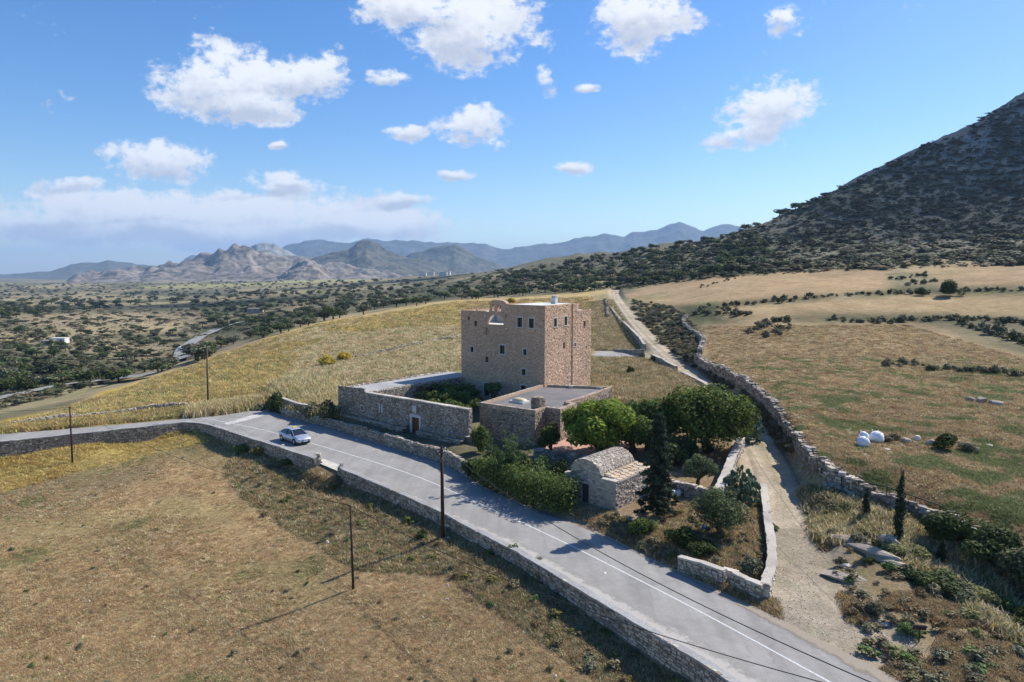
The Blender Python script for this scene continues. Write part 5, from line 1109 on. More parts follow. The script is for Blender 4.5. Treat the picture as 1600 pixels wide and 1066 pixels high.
def limbs(targets, r0, base=(0, 0, 0), fork=.35, seed=0, t=1.0):
    rr = random.Random(seed); mb = MB(); base = np.array(base, float); top = np.mean(targets, 0); f = base+(top-base)*fork+np.array([rr.uniform(-.1, .1), rr.uniform(-.1, .1), 0])
    mb.tube([base-[0, 0, .25], base+(f-base)*.5+[rr.uniform(-.06, .06), rr.uniform(-.06, .06), 0], f], [r0*1.3, r0, r0*.8], 7, t)
    for q in targets:
        q = np.array(q, float); m_ = f+(q-f)*.5+np.array([rr.uniform(-.2, .2), rr.uniform(-.2, .2), rr.uniform(0, .25)]); mb.tube([f, m_, q], [r0*.55, r0*.33, r0*.12], 5, t)
    return mb.out()
LM = dict(fig=leaf_mat('fig_leaves', (.20, .25, .014), .38), dark=leaf_mat('dark_leaves', (.070, .095, .024), .25), mid=leaf_mat('green_leaves', (.125, .175, .045), .35), olive=leaf_mat('olive_leaves', (.115, .135, .052), .2),
          maquis=leaf_mat('maquis_leaves', (.095, .10, .042), .15), maquis2=leaf_mat('dull_leaves', (.16, .15, .085), .15), broom=leaf_mat('broom_flowers', (.52, .36, .02), .2), dry=leaf_mat('dry_leaves', (.20, .15, .075), .15),
          con=leaf_mat('conifer_needles', (.045, .06, .035), .1), cyp=leaf_mat('cypress_needles', (.022, .036, .016), .1), pear=leaf_mat('cactus_pads', (.085, .12, .065), 0), yel=leaf_mat('yellow_green_leaves', (.21, .20, .065), .3), feather=leaf_mat('feathery_leaves', (.085, .135, .045), .3))
def plant(name, label, cat, loc, crownVF, mat, trunkVF=None, group=None, cname='crown', tname='trunk'):
    loc = np.array(loc, float)
    if trunkVF is None:
        o = bpy.data.objects.new(name, mesh_from(name, crownVF[0], crownVF[1], mat, False, crownVF[2])); col.objects.link(o); o.location = loc; return setp(o, label, cat, group)
    t = thing(name, label, cat, loc, group)
    c = bpy.data.objects.new(cname, mesh_from(cname, crownVF[0], crownVF[1], mat, False, crownVF[2])); col.objects.link(c); c.parent = t
    k = bpy.data.objects.new(tname, mesh_from(tname, trunkVF[0], trunkVF[1], MTRUNK, True, trunkVF[2])); col.objects.link(k); k.parent = t
    return t
def gp(u, v, z=None): 
    if z is not None: return np.array([*G(u, v, z), z])
    return hit(u, v)
def round_tree(name, label, cat, loc, h, w, mat, n, leaf, seed, nb=26, br=.3, squash=.42, th=.35, group=None, **kw):
    R3 = (w/2*.78, w/2*.78, h*squash*.78); c = (0, 0, h*(1-squash)); bc, brd = blobs(seed, nb, R3, w*br*.5, c, .55); bc = np.r_[bc, [c]]; brd = np.r_[brd, w*.28]
    tg = bc[np.argsort(-np.hypot(bc[:, 0], bc[:, 1]))[:7]]
    return plant(name, label, cat, loc, leaves(bc, brd, n, leaf, seed, **kw), mat, limbs(tg, th*w/9+.05, (0, 0, 0), .3, seed), group)
round_tree('fig_tree', 'bright green broad fig tree on the terracotta patio right of the annex', 'tree', gp(942, 712), 5.3, 8.8, LM['fig'], 11000, .20, 101, 60, .20, .46, up=.5, lo=.55, hi=1.35, blobvar=.2)
round_tree('garden_tree', 'largest spreading dark green garden tree with glossy leaves beside the dirt track', 'tree', gp(1108, 705), 5.9, 11.4, LM['mid'], 17000, .17, 102, 80, .2, .42, lo=.35, hi=1.6, warm=.05, asp=.6, blobvar=.28)
round_tree('garden_tree', 'dark green tree squeezed between the bright fig and the big garden tree', 'tree', gp(1012, 705), 5.2, 7.6, LM['mid'], 11000, .16, 103, 36, .24, .45, lo=.5, hi=1.7)
round_tree('garden_tree', 'mid green tree closing the canopy just right of the bright fig', 'tree', gp(988, 706), 5.0, 7.4, LM['mid'], 10000, .17, 116, 40, .24, .46, lo=.5, hi=1.6)
round_tree('garden_tree', 'low dark leafy tree in front of the big garden tree, behind the small olive', 'tree', gp(1055, 728), 2.6, 4.4, LM['dark'], 4200, .15, 104, 24, .26, .5, lo=.5, hi=1.6)
round_tree('garden_tree', 'small green tree against the stepped corner of the annex', 'tree', gp(862, 712), 3.4, 2.6, LM['mid'], 3000, .13, 105, 18, .36, .5, lo=.4, hi=1.3)
round_tree('olive_tree', 'small light olive tree on the upper garden terrace', 'tree', gp(1091, 757), 2.7, 2.9, LM['olive'], 4200, .10, 106, 22, .3, .46, lo=.6, hi=1.6, asp=.35)
round_tree('olive_tree', 'rounded dense olive tree in the middle of the triangular garden', 'tree', gp(1124, 836), 3.1, 4.2, LM['olive'], 8000, .10, 107, 34, .28, .48, lo=.45, hi=1.35, asp=.35)
# feathery tree beside the hedge
fc = []; fr = []; rr = random.Random(3)
for k in range(13):
    a = rr.uniform(0, 6.28); L = rr.uniform(.8, 2.2); hh = rr.uniform(2.2, 4.6)
    for q in range(5): f_ = (q+1)/5; fc.append((math.cos(a)*L*f_**1.2, math.sin(a)*L*f_**1.2, 1.2+(hh-1.2)*f_)); fr.append(.42-.05*q)
plant('feathery_tree', 'feathery pale green tree with upright sprays between the hedge and the annex', 'tree', gp(792, 757), leaves(fc, fr, 6500, .12, 108, .3, asp=.25, lo=.6, hi=1.6), LM['feather'], limbs(np.array(fc)[4::5][:9], .12, (0, 0, 0), .25, 3))
# conifer
fc = []; fr = []; H = 7.4
for k in range(70):
    f_ = (k+.5)/70; z = .35+f_*(H-.35); L = (1-f_)**.75*1.5*rr.uniform(.6, 1.1)+.08; a = k*2.4
    for q in range(3): w_ = (q+1)/3; fc.append((math.cos(a)*L*w_, math.sin(a)*L*w_, z-.35*L*w_*w_)); fr.append((.30, .30, .16) if q else (.26, .26, .2))
plant('conifer_tree', 'tall dark conical conifer with drooping branches right of the chapel', 'tree', gp(1027, 806), leaves(fc, fr, 17000, .12, 109, .1, asp=.35, lo=.6, hi=1.9, up=.1), LM['con'], MB().tube([(0, 0, -.2), (.05, 0, 3), (0, .04, 6), (0, 0, H-.2)], [.18, .13, .07, .02], 7).out())
# clipped hedge along the road
hpts = smooth_path([G(u, v, .3) for u, v in [(738,752),(790,775),(845,800),(884,806)]], 26); hc_ = []; hr2 = []; rr = random.Random(5)
Tn_ = np.gradient(hpts, axis=0); Tn_ /= np.linalg.norm(Tn_, axis=1)[:, None]; Nn_ = np.stack([-Tn_[:, 1], Tn_[:, 0]], 1); 
if Nn_[5][1] < 0: Nn_ = -Nn_
org = np.array([*hpts[13], .35])
for i, p_ in enumerate(hpts):
    top = 2.25 if i > 8 else 1.7
    for j in range(3):
        for z in (.35, .95, 1.5, top-.35):
            q = p_+Nn_[i]*(.5+j*.8); hc_.append((q[0]+rr.uniform(-.1, .1)-org[0], q[1]+rr.uniform(-.1, .1)-org[1], z+rr.uniform(-.1, .1))); hr2.append(.55)
plant('clipped_hedge', 'thick dark green clipped hedge along the road between terrace wall and chapel', 'hedge', org, leaves(hc_, hr2, 15000, .11, 110, .6, lo=.45, hi=1.5, up=.5, blobvar=.12), LM['mid'], None)
# vine over the court
fc = []; fr = []
for k in range(60):
    u = rr.uniform(652, 748); c_w = G(u, rr.uniform(604, 640), 3.3); fc.append((c_w[0], c_w[1], rr.uniform(2.7, 3.9))); fr.append((.8, .8, .45))
vo = np.array([*B2W(-5, -9), 1.0]); fc = np.array(fc)-vo
gv = plant('grape_vine', 'leafy green vine spreading over the inner court in front of the tower', 'vine', vo, leaves(fc, np.array(fr), 9500, .15, 111, .3, lo=.45, hi=1.45, up=.6, blobvar=.25), LM['mid'], MB().tube([(*(B2W(-9, -12)-vo[:2]), -.1), (*(B2W(-9, -12)-vo[:2]), 2.3)], [.06, .05], 6).out(), cname='foliage', tname='stem')
for a_, b_ in ((-2, -12), (-9, -6), (-2, -6)):
    q = B2W(a_, b_)-vo[:2]; so_ = MB().tube([(*q, -.1), (*q, 2.3)], [.06, .05], 6).out(); o = bpy.data.objects.new('stem', mesh_from('stem', so_[0], so_[1], MTRUNK, True, so_[2])); col.objects.link(o); o.parent = gv
b_ = np.array([*G(652, 618, 2.6)]); round_tree('court_shrub', 'brownish dry shrub at the left end of the court vine', 'shrub', (*b_, .9), 3.4, 4.2, LM['dry'], 3600, .13, 112, 18, .32, .5)
round_tree('court_shrub', 'small green climber hanging beside the tower door', 'shrub', (*G(770, 640, 1.0), .9), 3.6, 2.6, LM['mid'], 1600, .13, 113, 9, .3, .2, lo=.6, hi=1.5)
# prickly pears
def pear(label, loc, h, w, n, seed):
    r = np.random.default_rng(seed); V = []; Fq = []; T = []
    for k in range(n):
        a = r.uniform(0, 6.28); rad = w/2*math.sqrt(r.random()); z = h*r.uniform(.1, 1)*(1-.45*(rad/(w/2))**2); c = np.array([math.cos(a)*rad, math.sin(a)*rad, z]); s = r.uniform(.16, .26)
        nn = r.normal(size=3)*[1, 1, .3]; nn /= np.linalg.norm(nn); up = np.array([math.cos(a)*.4, math.sin(a)*.4, 1])+r.normal(size=3)*.35; tt = np.cross(nn, up); tt /= np.linalg.norm(tt); uu = np.cross(tt, nn)
        o = len(V)
        for sg in (-1, 1):
            for i in range(8): th = 2*math.pi*i/8; V.append(c+s*(.72*math.cos(th)*tt+math.sin(th)*uu)+sg*.025*nn)
        Fq += [tuple(o+i for i in range(8))[::-1], tuple(o+8+i for i in range(8))]+[(o+i, o+(i+1) % 8, o+8+(i+1) % 8, o+8+i) for i in range(8)]
        tv = r.uniform(.7, 1.6); T += [(tv, tv, tv)]*16
    o = bpy.data.objects.new('prickly_pear', mesh_from('prickly_pear', np.array(V), Fq, LM['pear'], False, np.array(T))); col.objects.link(o); o.location = loc; setp(o, label, 'cactus')
pear('prickly pear cactus mound outside the pale upper garden wall', gp(1158, 783), 2.6, 2.7, 210, 5)
pear('prickly pear cactus hanging over the track beside the big garden tree', gp(1172, 690), 3.0, 2.6, 170, 6)
# bush prototypes
def bush_VF(seed, n=420, leaf=.1, nb=12, sq=.55, **kw):
    bc, brd = blobs(seed, nb, (.34, .34, .30*sq/.55), .2, (0, 0, .38), .4, -.3); return leaves(bc, brd, n, leaf, seed, .5, **kw)
BUSH = {}
def bush_mesh(kind, var, n, leaf):
    k = (kind, var, n)
    if k not in BUSH: v, f, t = bush_VF(hash(kind) % 7+var*13+n, n, leaf) if False else bush_VF(len(kind)*5+var*13+n, n, leaf); BUSH[k] = mesh_from('shrub', v, f, LM[kind], False, t)
    return BUSH[k]
rb = random.Random(8)
def bush(name, label, cat, loc, w, h, kind, n=900, leaf=.055, group=None, var=None):
    o = bpy.data.objects.new(name, bush_mesh(kind, rb.randrange(3) if var is None else var, n, leaf)); col.objects.link(o); o.location = (loc[0], loc[1], loc[2]-.15*h); o.scale = (w, w*rb.uniform(.85, 1.1), h*1.25); o.rotation_euler = (0, 0, rb.uniform(0, 6.28)); return setp(o, label, cat, group)
for (u, v, w, h, k, n, lf, lab) in [
    (1058,852,2.6,1.5,'dark',3500,.035,'dark green spreading shrub behind the garden wall, left and taller of two'),(1097,862,2.5,1.0,'dark',3500,.035,'dark green low shrub spilling onto the garden wall left of the small steps'),
    (1003,833,2.4,1.4,'mid',2800,.04,'green shrub by the roadside at the foot of the tall conifer'),(1172,893,1.7,1.2,'maquis2',2200,.045,'olive brown shrub in the sharp corner of the garden'),
    (1205,826,1.2,.5,'mid',1400,.05,'small green shrub against the broad curved garden wall'),(1188,872,1.1,.5,'maquis2',1200,.05,'tiny dull shrub beside the curved garden wall near the corner shrub'),
    (749,708,2.2,3.2,'mid',2600,.045,'leafy green shrub in the gap between court wall and annex'),(742,745,3.0,2.0,'dark',3000,.04,'dark shrub at the right hand end of the terrace wall'),
    (515,660,3.4,3.2,'maquis',3000,.04,'dark leafy bush against the left corner of the court wall'),(493,652,3.6,2.3,'maquis2',2600,.045,'dry grassy bush left of the court corner bush'),
    (432,645,2.6,3.4,'dark',2600,.04,'dark bush at the road bend behind the end of the curved bank wall'),(408,640,3.0,1.2,'maquis2',1800,.05,'pale green weed clump beside the road bend'),
    (985,585,1.6,1.8,'dark',1200,.06,'lone small dark tree on the grassy slope right of the tower'),(1003,560,1.8,1.2,'maquis',900,.06,'dark shrub at the corner of the paved yard wall'),
    (1019,566,1.5,1.3,'maquis',900,.06,'dark shrub at the head of the stepped track wall'),(1485,463,8.2,5.0,'dark',4200,.03,'large dark carob tree standing on the field hedge line'),
    (1438,462,3.6,2.8,'dark',1500,.05,'smaller dark tree just left of the large carob'),(510,571,4.6,2.6,'broom',3500,.035,'larger left clump of yellow flowering broom in the pale field'),
    (537,563,3.4,2.2,'broom',2600,.04,'smaller right clump of yellow flowering broom in the pale field'),(1477,703,2.2,1.7,'dark',2400,.045,'dark green shrub among the rocks in the right field'),
    (1512,706,1.8,1.0,'maquis2',1200,.05,'dull shrub just right of the dark shrub in the right field'),(1383,690,1.4,.7,'maquis2',1000,.06,'pale grassy shrub beside the white bags'),
    (1400,688,1.3,.8,'dry',1000,.06,'straw coloured shrub just right of the white bags'),(1500,856,4.6,2.6,'dark',4200,.035,'broad dark bush in the ravine behind the smallest cypress'),
    (1560,885,4.2,2.6,'dark',3600,.035,'very dark bush deep in the ravine toward the right edge'),(1608,905,4.0,2.4,'maquis',3000,.04,'dark bush cut by the right edge of the picture above the reeds'),
    (1455,915,3.2,1.3,'dark',3200,.035,'dark green cushion bush beside the sandy path end'),(1490,935,2.8,1.1,'maquis',2400,.04,'low dark bush below the cushion bush in the ravine'),
    (1525,945,2.6,1.2,'yel',2200,.04,'pale green reedy bush in the ravine'),(1560,960,2.6,1.1,'mid',2200,.04,'fresh green bush in the ravine near the right edge'),
    (1600,985,2.2,1.5,'dark',2200,.04,'dark bush at the right edge below the reeds'),(1430,870,2.4,.9,'yel',2000,.045,'yellow green weed bush under the tall cypress'),
    (1395,862,1.8,.8,'yel',1600,.05,'yellow flowering weeds left of the tall cypress trunk'),(1290,790,2.6,1.0,'dry',2000,.045,'straw coloured tussock bank right of the dirt track'),
    (1318,800,2.2,.9,'yel',1800,.045,'yellow green tussock beside the straw bank'),(1300,842,1.3,.8,'maquis2',1200,.05,'grey shrub left of the flat rocks'),
    (1338,850,1.5,.8,'maquis2',1200,.05,'grey green shrub on top of the flat rocks'),(1361,879,.7,.5,'dark',700,.06,'tiny round dark shrub on the bare rock'),
    (1312,885,1.0,.7,'maquis2',800,.05,'small grey shrub below the white rock'),(1365,960,1.2,.8,'maquis2',900,.05,'greyish shrub left of the small sign'),
    (1420,992,1.3,.6,'mid',1200,.05,'green shrub at the foot of the small sign'),(1440,935,1.2,.6,'dry',900,.05,'dry brown shrub between the sign and the ravine'),
    (800,868,.9,1.0,'mid',1100,.05,'bright weed growing on the outer foot of the parapet'),(843,905,1.0,.5,'yel',900,.05,'yellow weeds at the outer foot of the parapet'),
    (660,842,1.2,.9,'dark',1000,.05,'dark weed between the tall pole and the parapet'),(405,712,2.2,1.3,'yel',1600,.045,'yellow flowering weeds outside the long left parapet'),
    (380,706,2.0,1.2,'mid',1600,.045,'leafy green weeds left of the yellow weeds by the parapet'),(450,728,1.8,1.0,'dark',1400,.045,'dark weeds outside the parapet near its stone pillar'),
    (840,878,1.4,.35,'maquis2',900,.05,'low flat weeds near the parapet foot'),(95,612,5.0,3.0,'maquis',2200,.04,'dark spiky bush beside the valley road'),
    (130,607,4.4,2.6,'maquis',1800,.045,'second dark spiky bush on the valley road, right neighbour'),(775,722,2.4,1.6,'dark',1800,.05,'dark undergrowth bush below the annex front wall'),(812,728,2.6,1.9,'dark',1800,.05,'dark bush behind the clipped hedge, under the feathery tree'),(845,735,2.4,1.6,'mid',1800,.05,'green bush behind the hedge crest near the patio wall'),(875,742,2.2,1.4,'dark',1600,.05,'dark bush between hedge and chapel roof'),(757,735,2.0,1.5,'mid',1600,.05,'green bush where the hedge meets the terrace wall'),(985,745,2.4,1.6,'dark',1600,.05,'dark bush behind the chapel side roof'),(800,474,4.6,2.8,'broom',1800,.05,'yellow broom showing just above the tower roof')]:
    p_ = hit(u, v)
    if p_ is None: continue
    bush('shrub' if k != 'broom' else 'broom_bush', lab, 'bush' if h < 4.5 else 'tree', p_, w, h, k, n, lf)
# cypresses
def cypress(label, loc, h, w, n, seed, group=None):
    fc = []; fr = []; r = random.Random(seed)
    for k in range(26): f_ = (k+.5)/26; q = math.sin(math.pi*min(1, f_*.92+.08))**.6*(1-f_*.55); a = r.uniform(0, 6.28); fc.append((math.cos(a)*.06*w, math.sin(a)*.06*w, h*(.10+.88*f_))); fr.append((w*.46*q*r.uniform(.85, 1.1), w*.46*q*r.uniform(.85, 1.1), h*.04))
    plant('cypress_tree', label, 'tree', loc, leaves(fc, np.array(fr), n, .07, seed, .5, asp=.35, lo=.5, hi=1.7, up=.6), LM['cyp'], MB().tube([(0, 0, -.2), (0, 0, h*.3)], [.07, .05], 6).out(), group)
cypress('tallest slim dark cypress standing in front of the field wall', gp(1403, 852), 5.15, .95, 4200, 5)
cypress('short cypress left of the tallest one, above the yellow tussocks', gp(1353, 813), 2.35, .72, 1800, 6)
cypress('small dark cypress in the ravine right of the tallest one', gp(1471, 888), 2.0, .85, 1800, 7)

# ------------------------------------------------------------------ scattered stuff by geometry nodes
def src_collection(name, objs):
    c = bpy.data.collections.new(name)
    for o in objs: c.objects.link(o)
    return c
def src_obj(name, VF, mat):
    o = bpy.data.objects.new(name, mesh_from(name, VF[0], VF[1], mat, False, VF[2])); return o
def scatter(name, pts, scl, seed, coll, nvar, tilt=.12, label=None):
    n = len(pts); r = np.random.default_rng(seed); me = bpy.data.meshes.new(name); me.vertices.add(n); me.vertices.foreach_set('co', np.asarray(pts, np.float32).ravel())
    a = me.attributes.new('rot', 'FLOAT_VECTOR', 'POINT'); a.data.foreach_set('vector', np.c_[r.normal(0, tilt, n), r.normal(0, tilt, n), r.uniform(0, 6.28, n)].astype(np.float32).ravel())
    scl = np.asarray(scl, np.float32); scl = np.repeat(scl[:, None], 3, 1) if scl.ndim == 1 else scl
    a = me.attributes.new('scl', 'FLOAT_VECTOR', 'POINT'); a.data.foreach_set('vector', scl.ravel())
    a = me.attributes.new('idx', 'INT', 'POINT'); a.data.foreach_set('value', r.integers(0, nvar, n).astype(np.int32))
    o = bpy.data.objects.new(name, me); col.objects.link(o); o['kind'] = 'stuff'
    ng = bpy.data.node_groups.new(name, 'GeometryNodeTree'); ng.interface.new_socket('Geometry', in_out='INPUT', socket_type='NodeSocketGeometry'); ng.interface.new_socket('Geometry', in_out='OUTPUT', socket_type='NodeSocketGeometry')
    gi = ng.nodes.new('NodeGroupInput'); go = ng.nodes.new('NodeGroupOutput'); ip = ng.nodes.new('GeometryNodeInstanceOnPoints'); ci_ = ng.nodes.new('GeometryNodeCollectionInfo')
    ci_.inputs['Collection'].default_value = coll; ci_.inputs['Separate Children'].default_value = True; ci_.inputs['Reset Children'].default_value = True
    def at(nm, ty):
        k = ng.nodes.new('GeometryNodeInputNamedAttribute'); k.data_type = ty; k.inputs['Name'].default_value = nm; return [q for q in k.outputs if q.enabled][0]
    L = ng.links; L.new(gi.outputs[0], ip.inputs['Points']); L.new(ci_.outputs[0], ip.inputs['Instance']); ip.inputs['Pick Instance'].default_value = True
    L.new(at('idx', 'INT'), ip.inputs['Instance Index']); L.new(at('scl', 'FLOAT_VECTOR'), ip.inputs['Scale'])
    e2r = ng.nodes.new('FunctionNodeEulerToRotation'); L.new(at('rot', 'FLOAT_VECTOR'), e2r.inputs[0]); L.new(e2r.outputs[0], ip.inputs['Rotation']); L.new(ip.outputs[0], go.inputs[0])
    md = o.modifiers.new('scatter', 'NODES'); md.node_group = ng
    return o
def tuft(seed, nb, h, sp, w=.008, curve=.35):
    r = np.random.default_rng(seed); V = []; T = []
    for k in range(nb):
        a = r.uniform(0, 6.28); d = np.array([math.cos(a), math.sin(a), 0]); s = np.array([-d[1], d[0], 0]); b = np.array([r.normal(0, sp), r.normal(0, sp), -.02]); hh = h*r.uniform(.5, 1.2); le = r.uniform(.1, .9)*curve*3
        tip = b+d*hh*le+np.array([0, 0, hh]); m_ = b+d*hh*le*.35+np.array([0, 0, hh*.55]); ww = w*r.uniform(.7, 1.5)
        V += [b-s*ww, b+s*ww, m_+s*ww*.8, m_-s*ww*.8, m_-s*ww*.8, m_+s*ww*.8, tip+s*ww*.1, tip-s*ww*.1]; t = r.uniform(.65, 1.35); T += [(t, t*.98, t*.92)]*8
    return np.array(V), np.arange(len(V)).reshape(-1, 4), np.array(T)
GMAT = dict(straw=leaf_mat('straw', (.53, .365, .185), .3, .8, .1), pale=leaf_mat('pale_straw', (.66, .54, .34), .3, .8, .1), green=leaf_mat('grass_green', (.20, .23, .07), .3, .7, .2), brown=leaf_mat('dry_brown', (.30, .20, .11), .2, .8, .1), gold=leaf_mat('golden_grass', (.60, .45, .16), .3, .8, .1), weed=leaf_mat('weed', (.19, .185, .09), .25, .8, .1))
TC = {}
for k in GMAT: TC[k] = src_collection('source_'+k, [src_obj('tuft', tuft(j+len(k)*7, 26, .20, .16, .012, .5), GMAT[k]) for j in range(4)])
def scat_px(polys, n, rmax=200, rmin=0, off_road=True, seed=1, bias=0.0, world=False):
    """ground points inside picture polygons; spread evenly over the ground when world"""
    r = np.random.default_rng(seed); out = []
    for poly in polys:
        pu = np.array([p[0] for p in poly]); pv = np.array([p[1] for p in poly])
        m_ = int(n*3); U_ = r.uniform(pu.min(), pu.max(), m_); V_ = r.uniform(pv.min(), pv.max(), m_); k = poly_in(U_, V_, poly); U_, V_ = U_[k], V_[k]
        if world: keep = r.random(len(U_)) < np.clip((60.0/np.maximum(V_-425, 5))**bias, 0, 1); U_, V_ = U_[keep], V_[keep]
        out.append(np.stack([U_, V_], 1)[:n])
    P = np.concatenate(out)
    a = (P[:, 0]-800)/FPX; b = -(P[:, 1]-533)/FPX; rx, ry, rz = a, cp+b*sp, -sp+b*cp; az = np.arctan2(rx, ry); e = rz/np.hypot(rx, ry)
    ii = np.clip(np.round(np.interp(az, AZ[:640], np.arange(640))).astype(int), 0, 639); res = np.zeros((len(P), 3)); ok = np.zeros(len(P), bool)
    TT_ = (HH[:640]-EYE)/RR[None]; TT_ = np.maximum.accumulate(TT_, 1)
    for q in range(640):
        m_ = ii == q
        if not m_.any(): continue
        j = np.searchsorted(TT_[q], e[m_]); okk = (j < 799) & (j > 0); j = np.clip(j, 1, 799); f_ = (e[m_]-TT_[q][j-1])/(TT_[q][j]-TT_[q][j-1]+1e-9); rr_ = RR[j-1]+np.clip(f_, 0, 1)*(RR[j]-RR[j-1])
        res[m_, 0] = np.sin(az[m_])*rr_; res[m_, 1] = np.cos(az[m_])*rr_; ok[m_] = okk & (rr_ < rmax) & (rr_ > rmin)
    res = res[ok]; res[:, 2] = hz_at(res[:, 0], res[:, 1])
    if off_road:
        k = sdist(res[:, 0], res[:, 1], ROAD) > .45; s_ = seg_dist(res[:, 0], res[:, 1], [tuple(q[:2]) for q in TRKS[::6]], False); k &= s_ > 1.75
        for bp in BUILT: k &= ~poly_in(res[:, 0], res[:, 1], bp)
        res = res[k]
    return res
BUILT = [[tuple(B2W(*p)) for p in [(-19.6,-17.4),(3.9,-17.4),(3,-14),(10.9,-14),(10.9,-7),(9,0),(8,5),(-.8,11.5),(-14.5,11.5),(-20,3)]], [tuple(B2W(*p)) for p in [(20,-23.2),(24.9,-23.2),(24.9,-17.2),(20,-17.2)]], [G(u, v, 1.25) for u, v in [(850,704),(930,716),(1000,690),(960,660),(880,660)]]]
FG = [(-60,700),(300,662),(500,738),(600,775),(690,820),(960,965),(1150,1075),(-60,1075)]
P_ = scat_px([FG], 60000, 110, seed=2); m = vnoise(P_[:, 0]/3, P_[:, 1]/3, 9); r_ = np.random.default_rng(5); rv = r_.random(len(P_))
pu_, pv_ = proj(*P_.T); weedz = poly_in(pu_, pv_, [(370,700),(500,738),(600,780),(1160,1080),(960,1080),(700,900),(560,890),(400,800),(350,740)])
goldz = poly_in(pu_, pv_, [(-100,690),(300,668),(330,690),(112,740),(-100,800)])
dd_ = np.hypot(P_[:, 0], P_[:, 1]); hs = np.clip(.5+.5*m+.1*rv+.5*(vnoise(seg_dist(P_[:, 0], P_[:, 1], ROAD_N, False)/1.3, P_[:, 0]*.04, 5)-.5), .3, 1.2)*(1+np.clip((dd_-40)/60, 0, 1)*.6)
sc3 = lambda s, hgt: np.stack([s, s, s*hgt], 1)
k = ~weedz & ~goldz
k1 = k & (rv < .48); scatter('dry_stubble', P_[k1], sc3(hs[k1]*.75, .55), 1, TC['straw'], 4)
k1 = k & (rv > .48) & (rv < .68); scatter('dry_stubble', P_[k1], sc3(hs[k1]*.75, .5), 2, TC['brown'], 4)
k1 = k & (rv > .68) & (rv < .84); scatter('dry_stubble', P_[k1], sc3(hs[k1]*.7, .5), 3, TC['pale'], 4)
gm = fbm(P_[:, 0], P_[:, 1], 4.5, 3, 77); k1 = k & (((rv > .84) & (rv < .87)) | ((gm > .42) & (rv > .5))); scatter('green_tufts', P_[k1], sc3(hs[k1]*.8, .6), 4, TC['green'], 4)
SBW = src_collection('source_weeds', [src_obj('weed', bush_VF(240+j, 200, .09, 9), LM[k]) for j, k in enumerate(('maquis2', 'dry', 'mid', 'maquis2', 'dry', 'yel', 'dry'))])
PW = scat_px([[(370,705),(500,738),(600,780),(1160,1080),(960,1080),(700,900),(560,890),(400,800),(350,740)]], 300, 100, seed=92); PW2 = scat_px([FG], 110, 100, seed=93); PW = np.concatenate([PW, PW2]); sw = r_.uniform(.3, 1.0, len(PW)); sw[-len(PW2):] *= .6; scatter('weed_clumps', PW, np.stack([sw, sw, sw*r_.uniform(.3, .7, len(PW))], 1), 93, SBW, 7)
for i_, (kk, lo_, hi_) in enumerate((('weed', 0, .30), ('straw', .30, .6), ('green', .6, .72), ('pale', .72, .85), ('brown', .85, 1))):
    k1 = weedz & (rv >= lo_) & (rv < hi_); scatter('roadside_weeds', P_[k1], sc3(hs[k1]*1.15, .95), 10+i_, TC[kk], 4)
k1 = goldz; scatter('golden_grass', P_[k1], sc3(hs[k1]*1.0, .9), 16, TC['gold'], 4)
# golden field and pale grass near the court
P_ = scat_px([[(0,665),(100,640),(200,606),(290,576),(400,536),(500,506),(600,490),(715,472),(925,464),(925,575),(718,578),(540,605),(440,600),(420,630),(286,652),(0,678)]], 26000, 330, seed=3); rv = r_.random(len(P_)); dd_ = np.hypot(P_[:, 0], P_[:, 1])
pu_, pv_ = proj(*P_.T); pal = (pu_+90*fbm(P_[:, 0], P_[:, 1], 18, 3, 5) > 450) & (pv_+14*fbm(P_[:, 0], P_[:, 1], 25, 3, 6) > 512); s_ = 1.2+dd_/110
for i_, (kk, sel) in enumerate((('gold', ~pal & (rv < .42+.35*fbm(P_[:, 0], P_[:, 1], 22, 3, 8)) & (pu_ < 725)), ('straw', ~pal & ((rv > .42) | (pu_ >= 725)) & (rv < .68)), ('green', ~pal & (rv > .76)), ('weed', ~pal & (rv > .68) & (rv < .76)), ('pale', pal & (rv < .55)), ('straw', pal & (rv > .55) & (rv < .75)), ('green', pal & (rv > .75)))):
    scatter('meadow_grass', P_[sel], sc3(s_[sel], .8), 20+i_, TC[kk], 4)
# bank left of the court: tall pale grass
P_ = scat_px([[(412,640),(430,600),(470,585),(530,592),(532,650),(500,655),(440,640)], [(300,652),(300,640),(410,625),(420,640)]], 2600, 130, seed=4); rv = r_.random(len(P_))
for i_, (kk, a_, b_) in enumerate((('pale', 0, .5), ('green', .5, .8), ('gold', .8, 1))): q = P_[(rv >= a_) & (rv < b_)]; scatter('tall_grass', q, sc3(np.full(len(q), 3.0), 1.5), 30+i_, TC[kk], 4)
# slope right of the tower
P_ = scat_px([[(925,560),(1000,560),(1060,585),(1110,612),(1100,640),(960,650),(928,606)], [(925,470),(955,470),(985,515),(1000,548),(926,548)]], 6000, 260, seed=5); rv = r_.random(len(P_)); s_ = 1.6+np.hypot(P_[:, 0], P_[:, 1])/150
for i_, (kk, a_, b_) in enumerate((('pale', 0, .25), ('brown', .25, .45), ('green', .45, .62), ('weed', .62, .75), ('straw', .75, 1))): k1 = (rv >= a_) & (rv < b_); scatter('slope_grass', P_[k1], sc3(s_[k1], 1.1), 35+i_, TC[kk], 4)
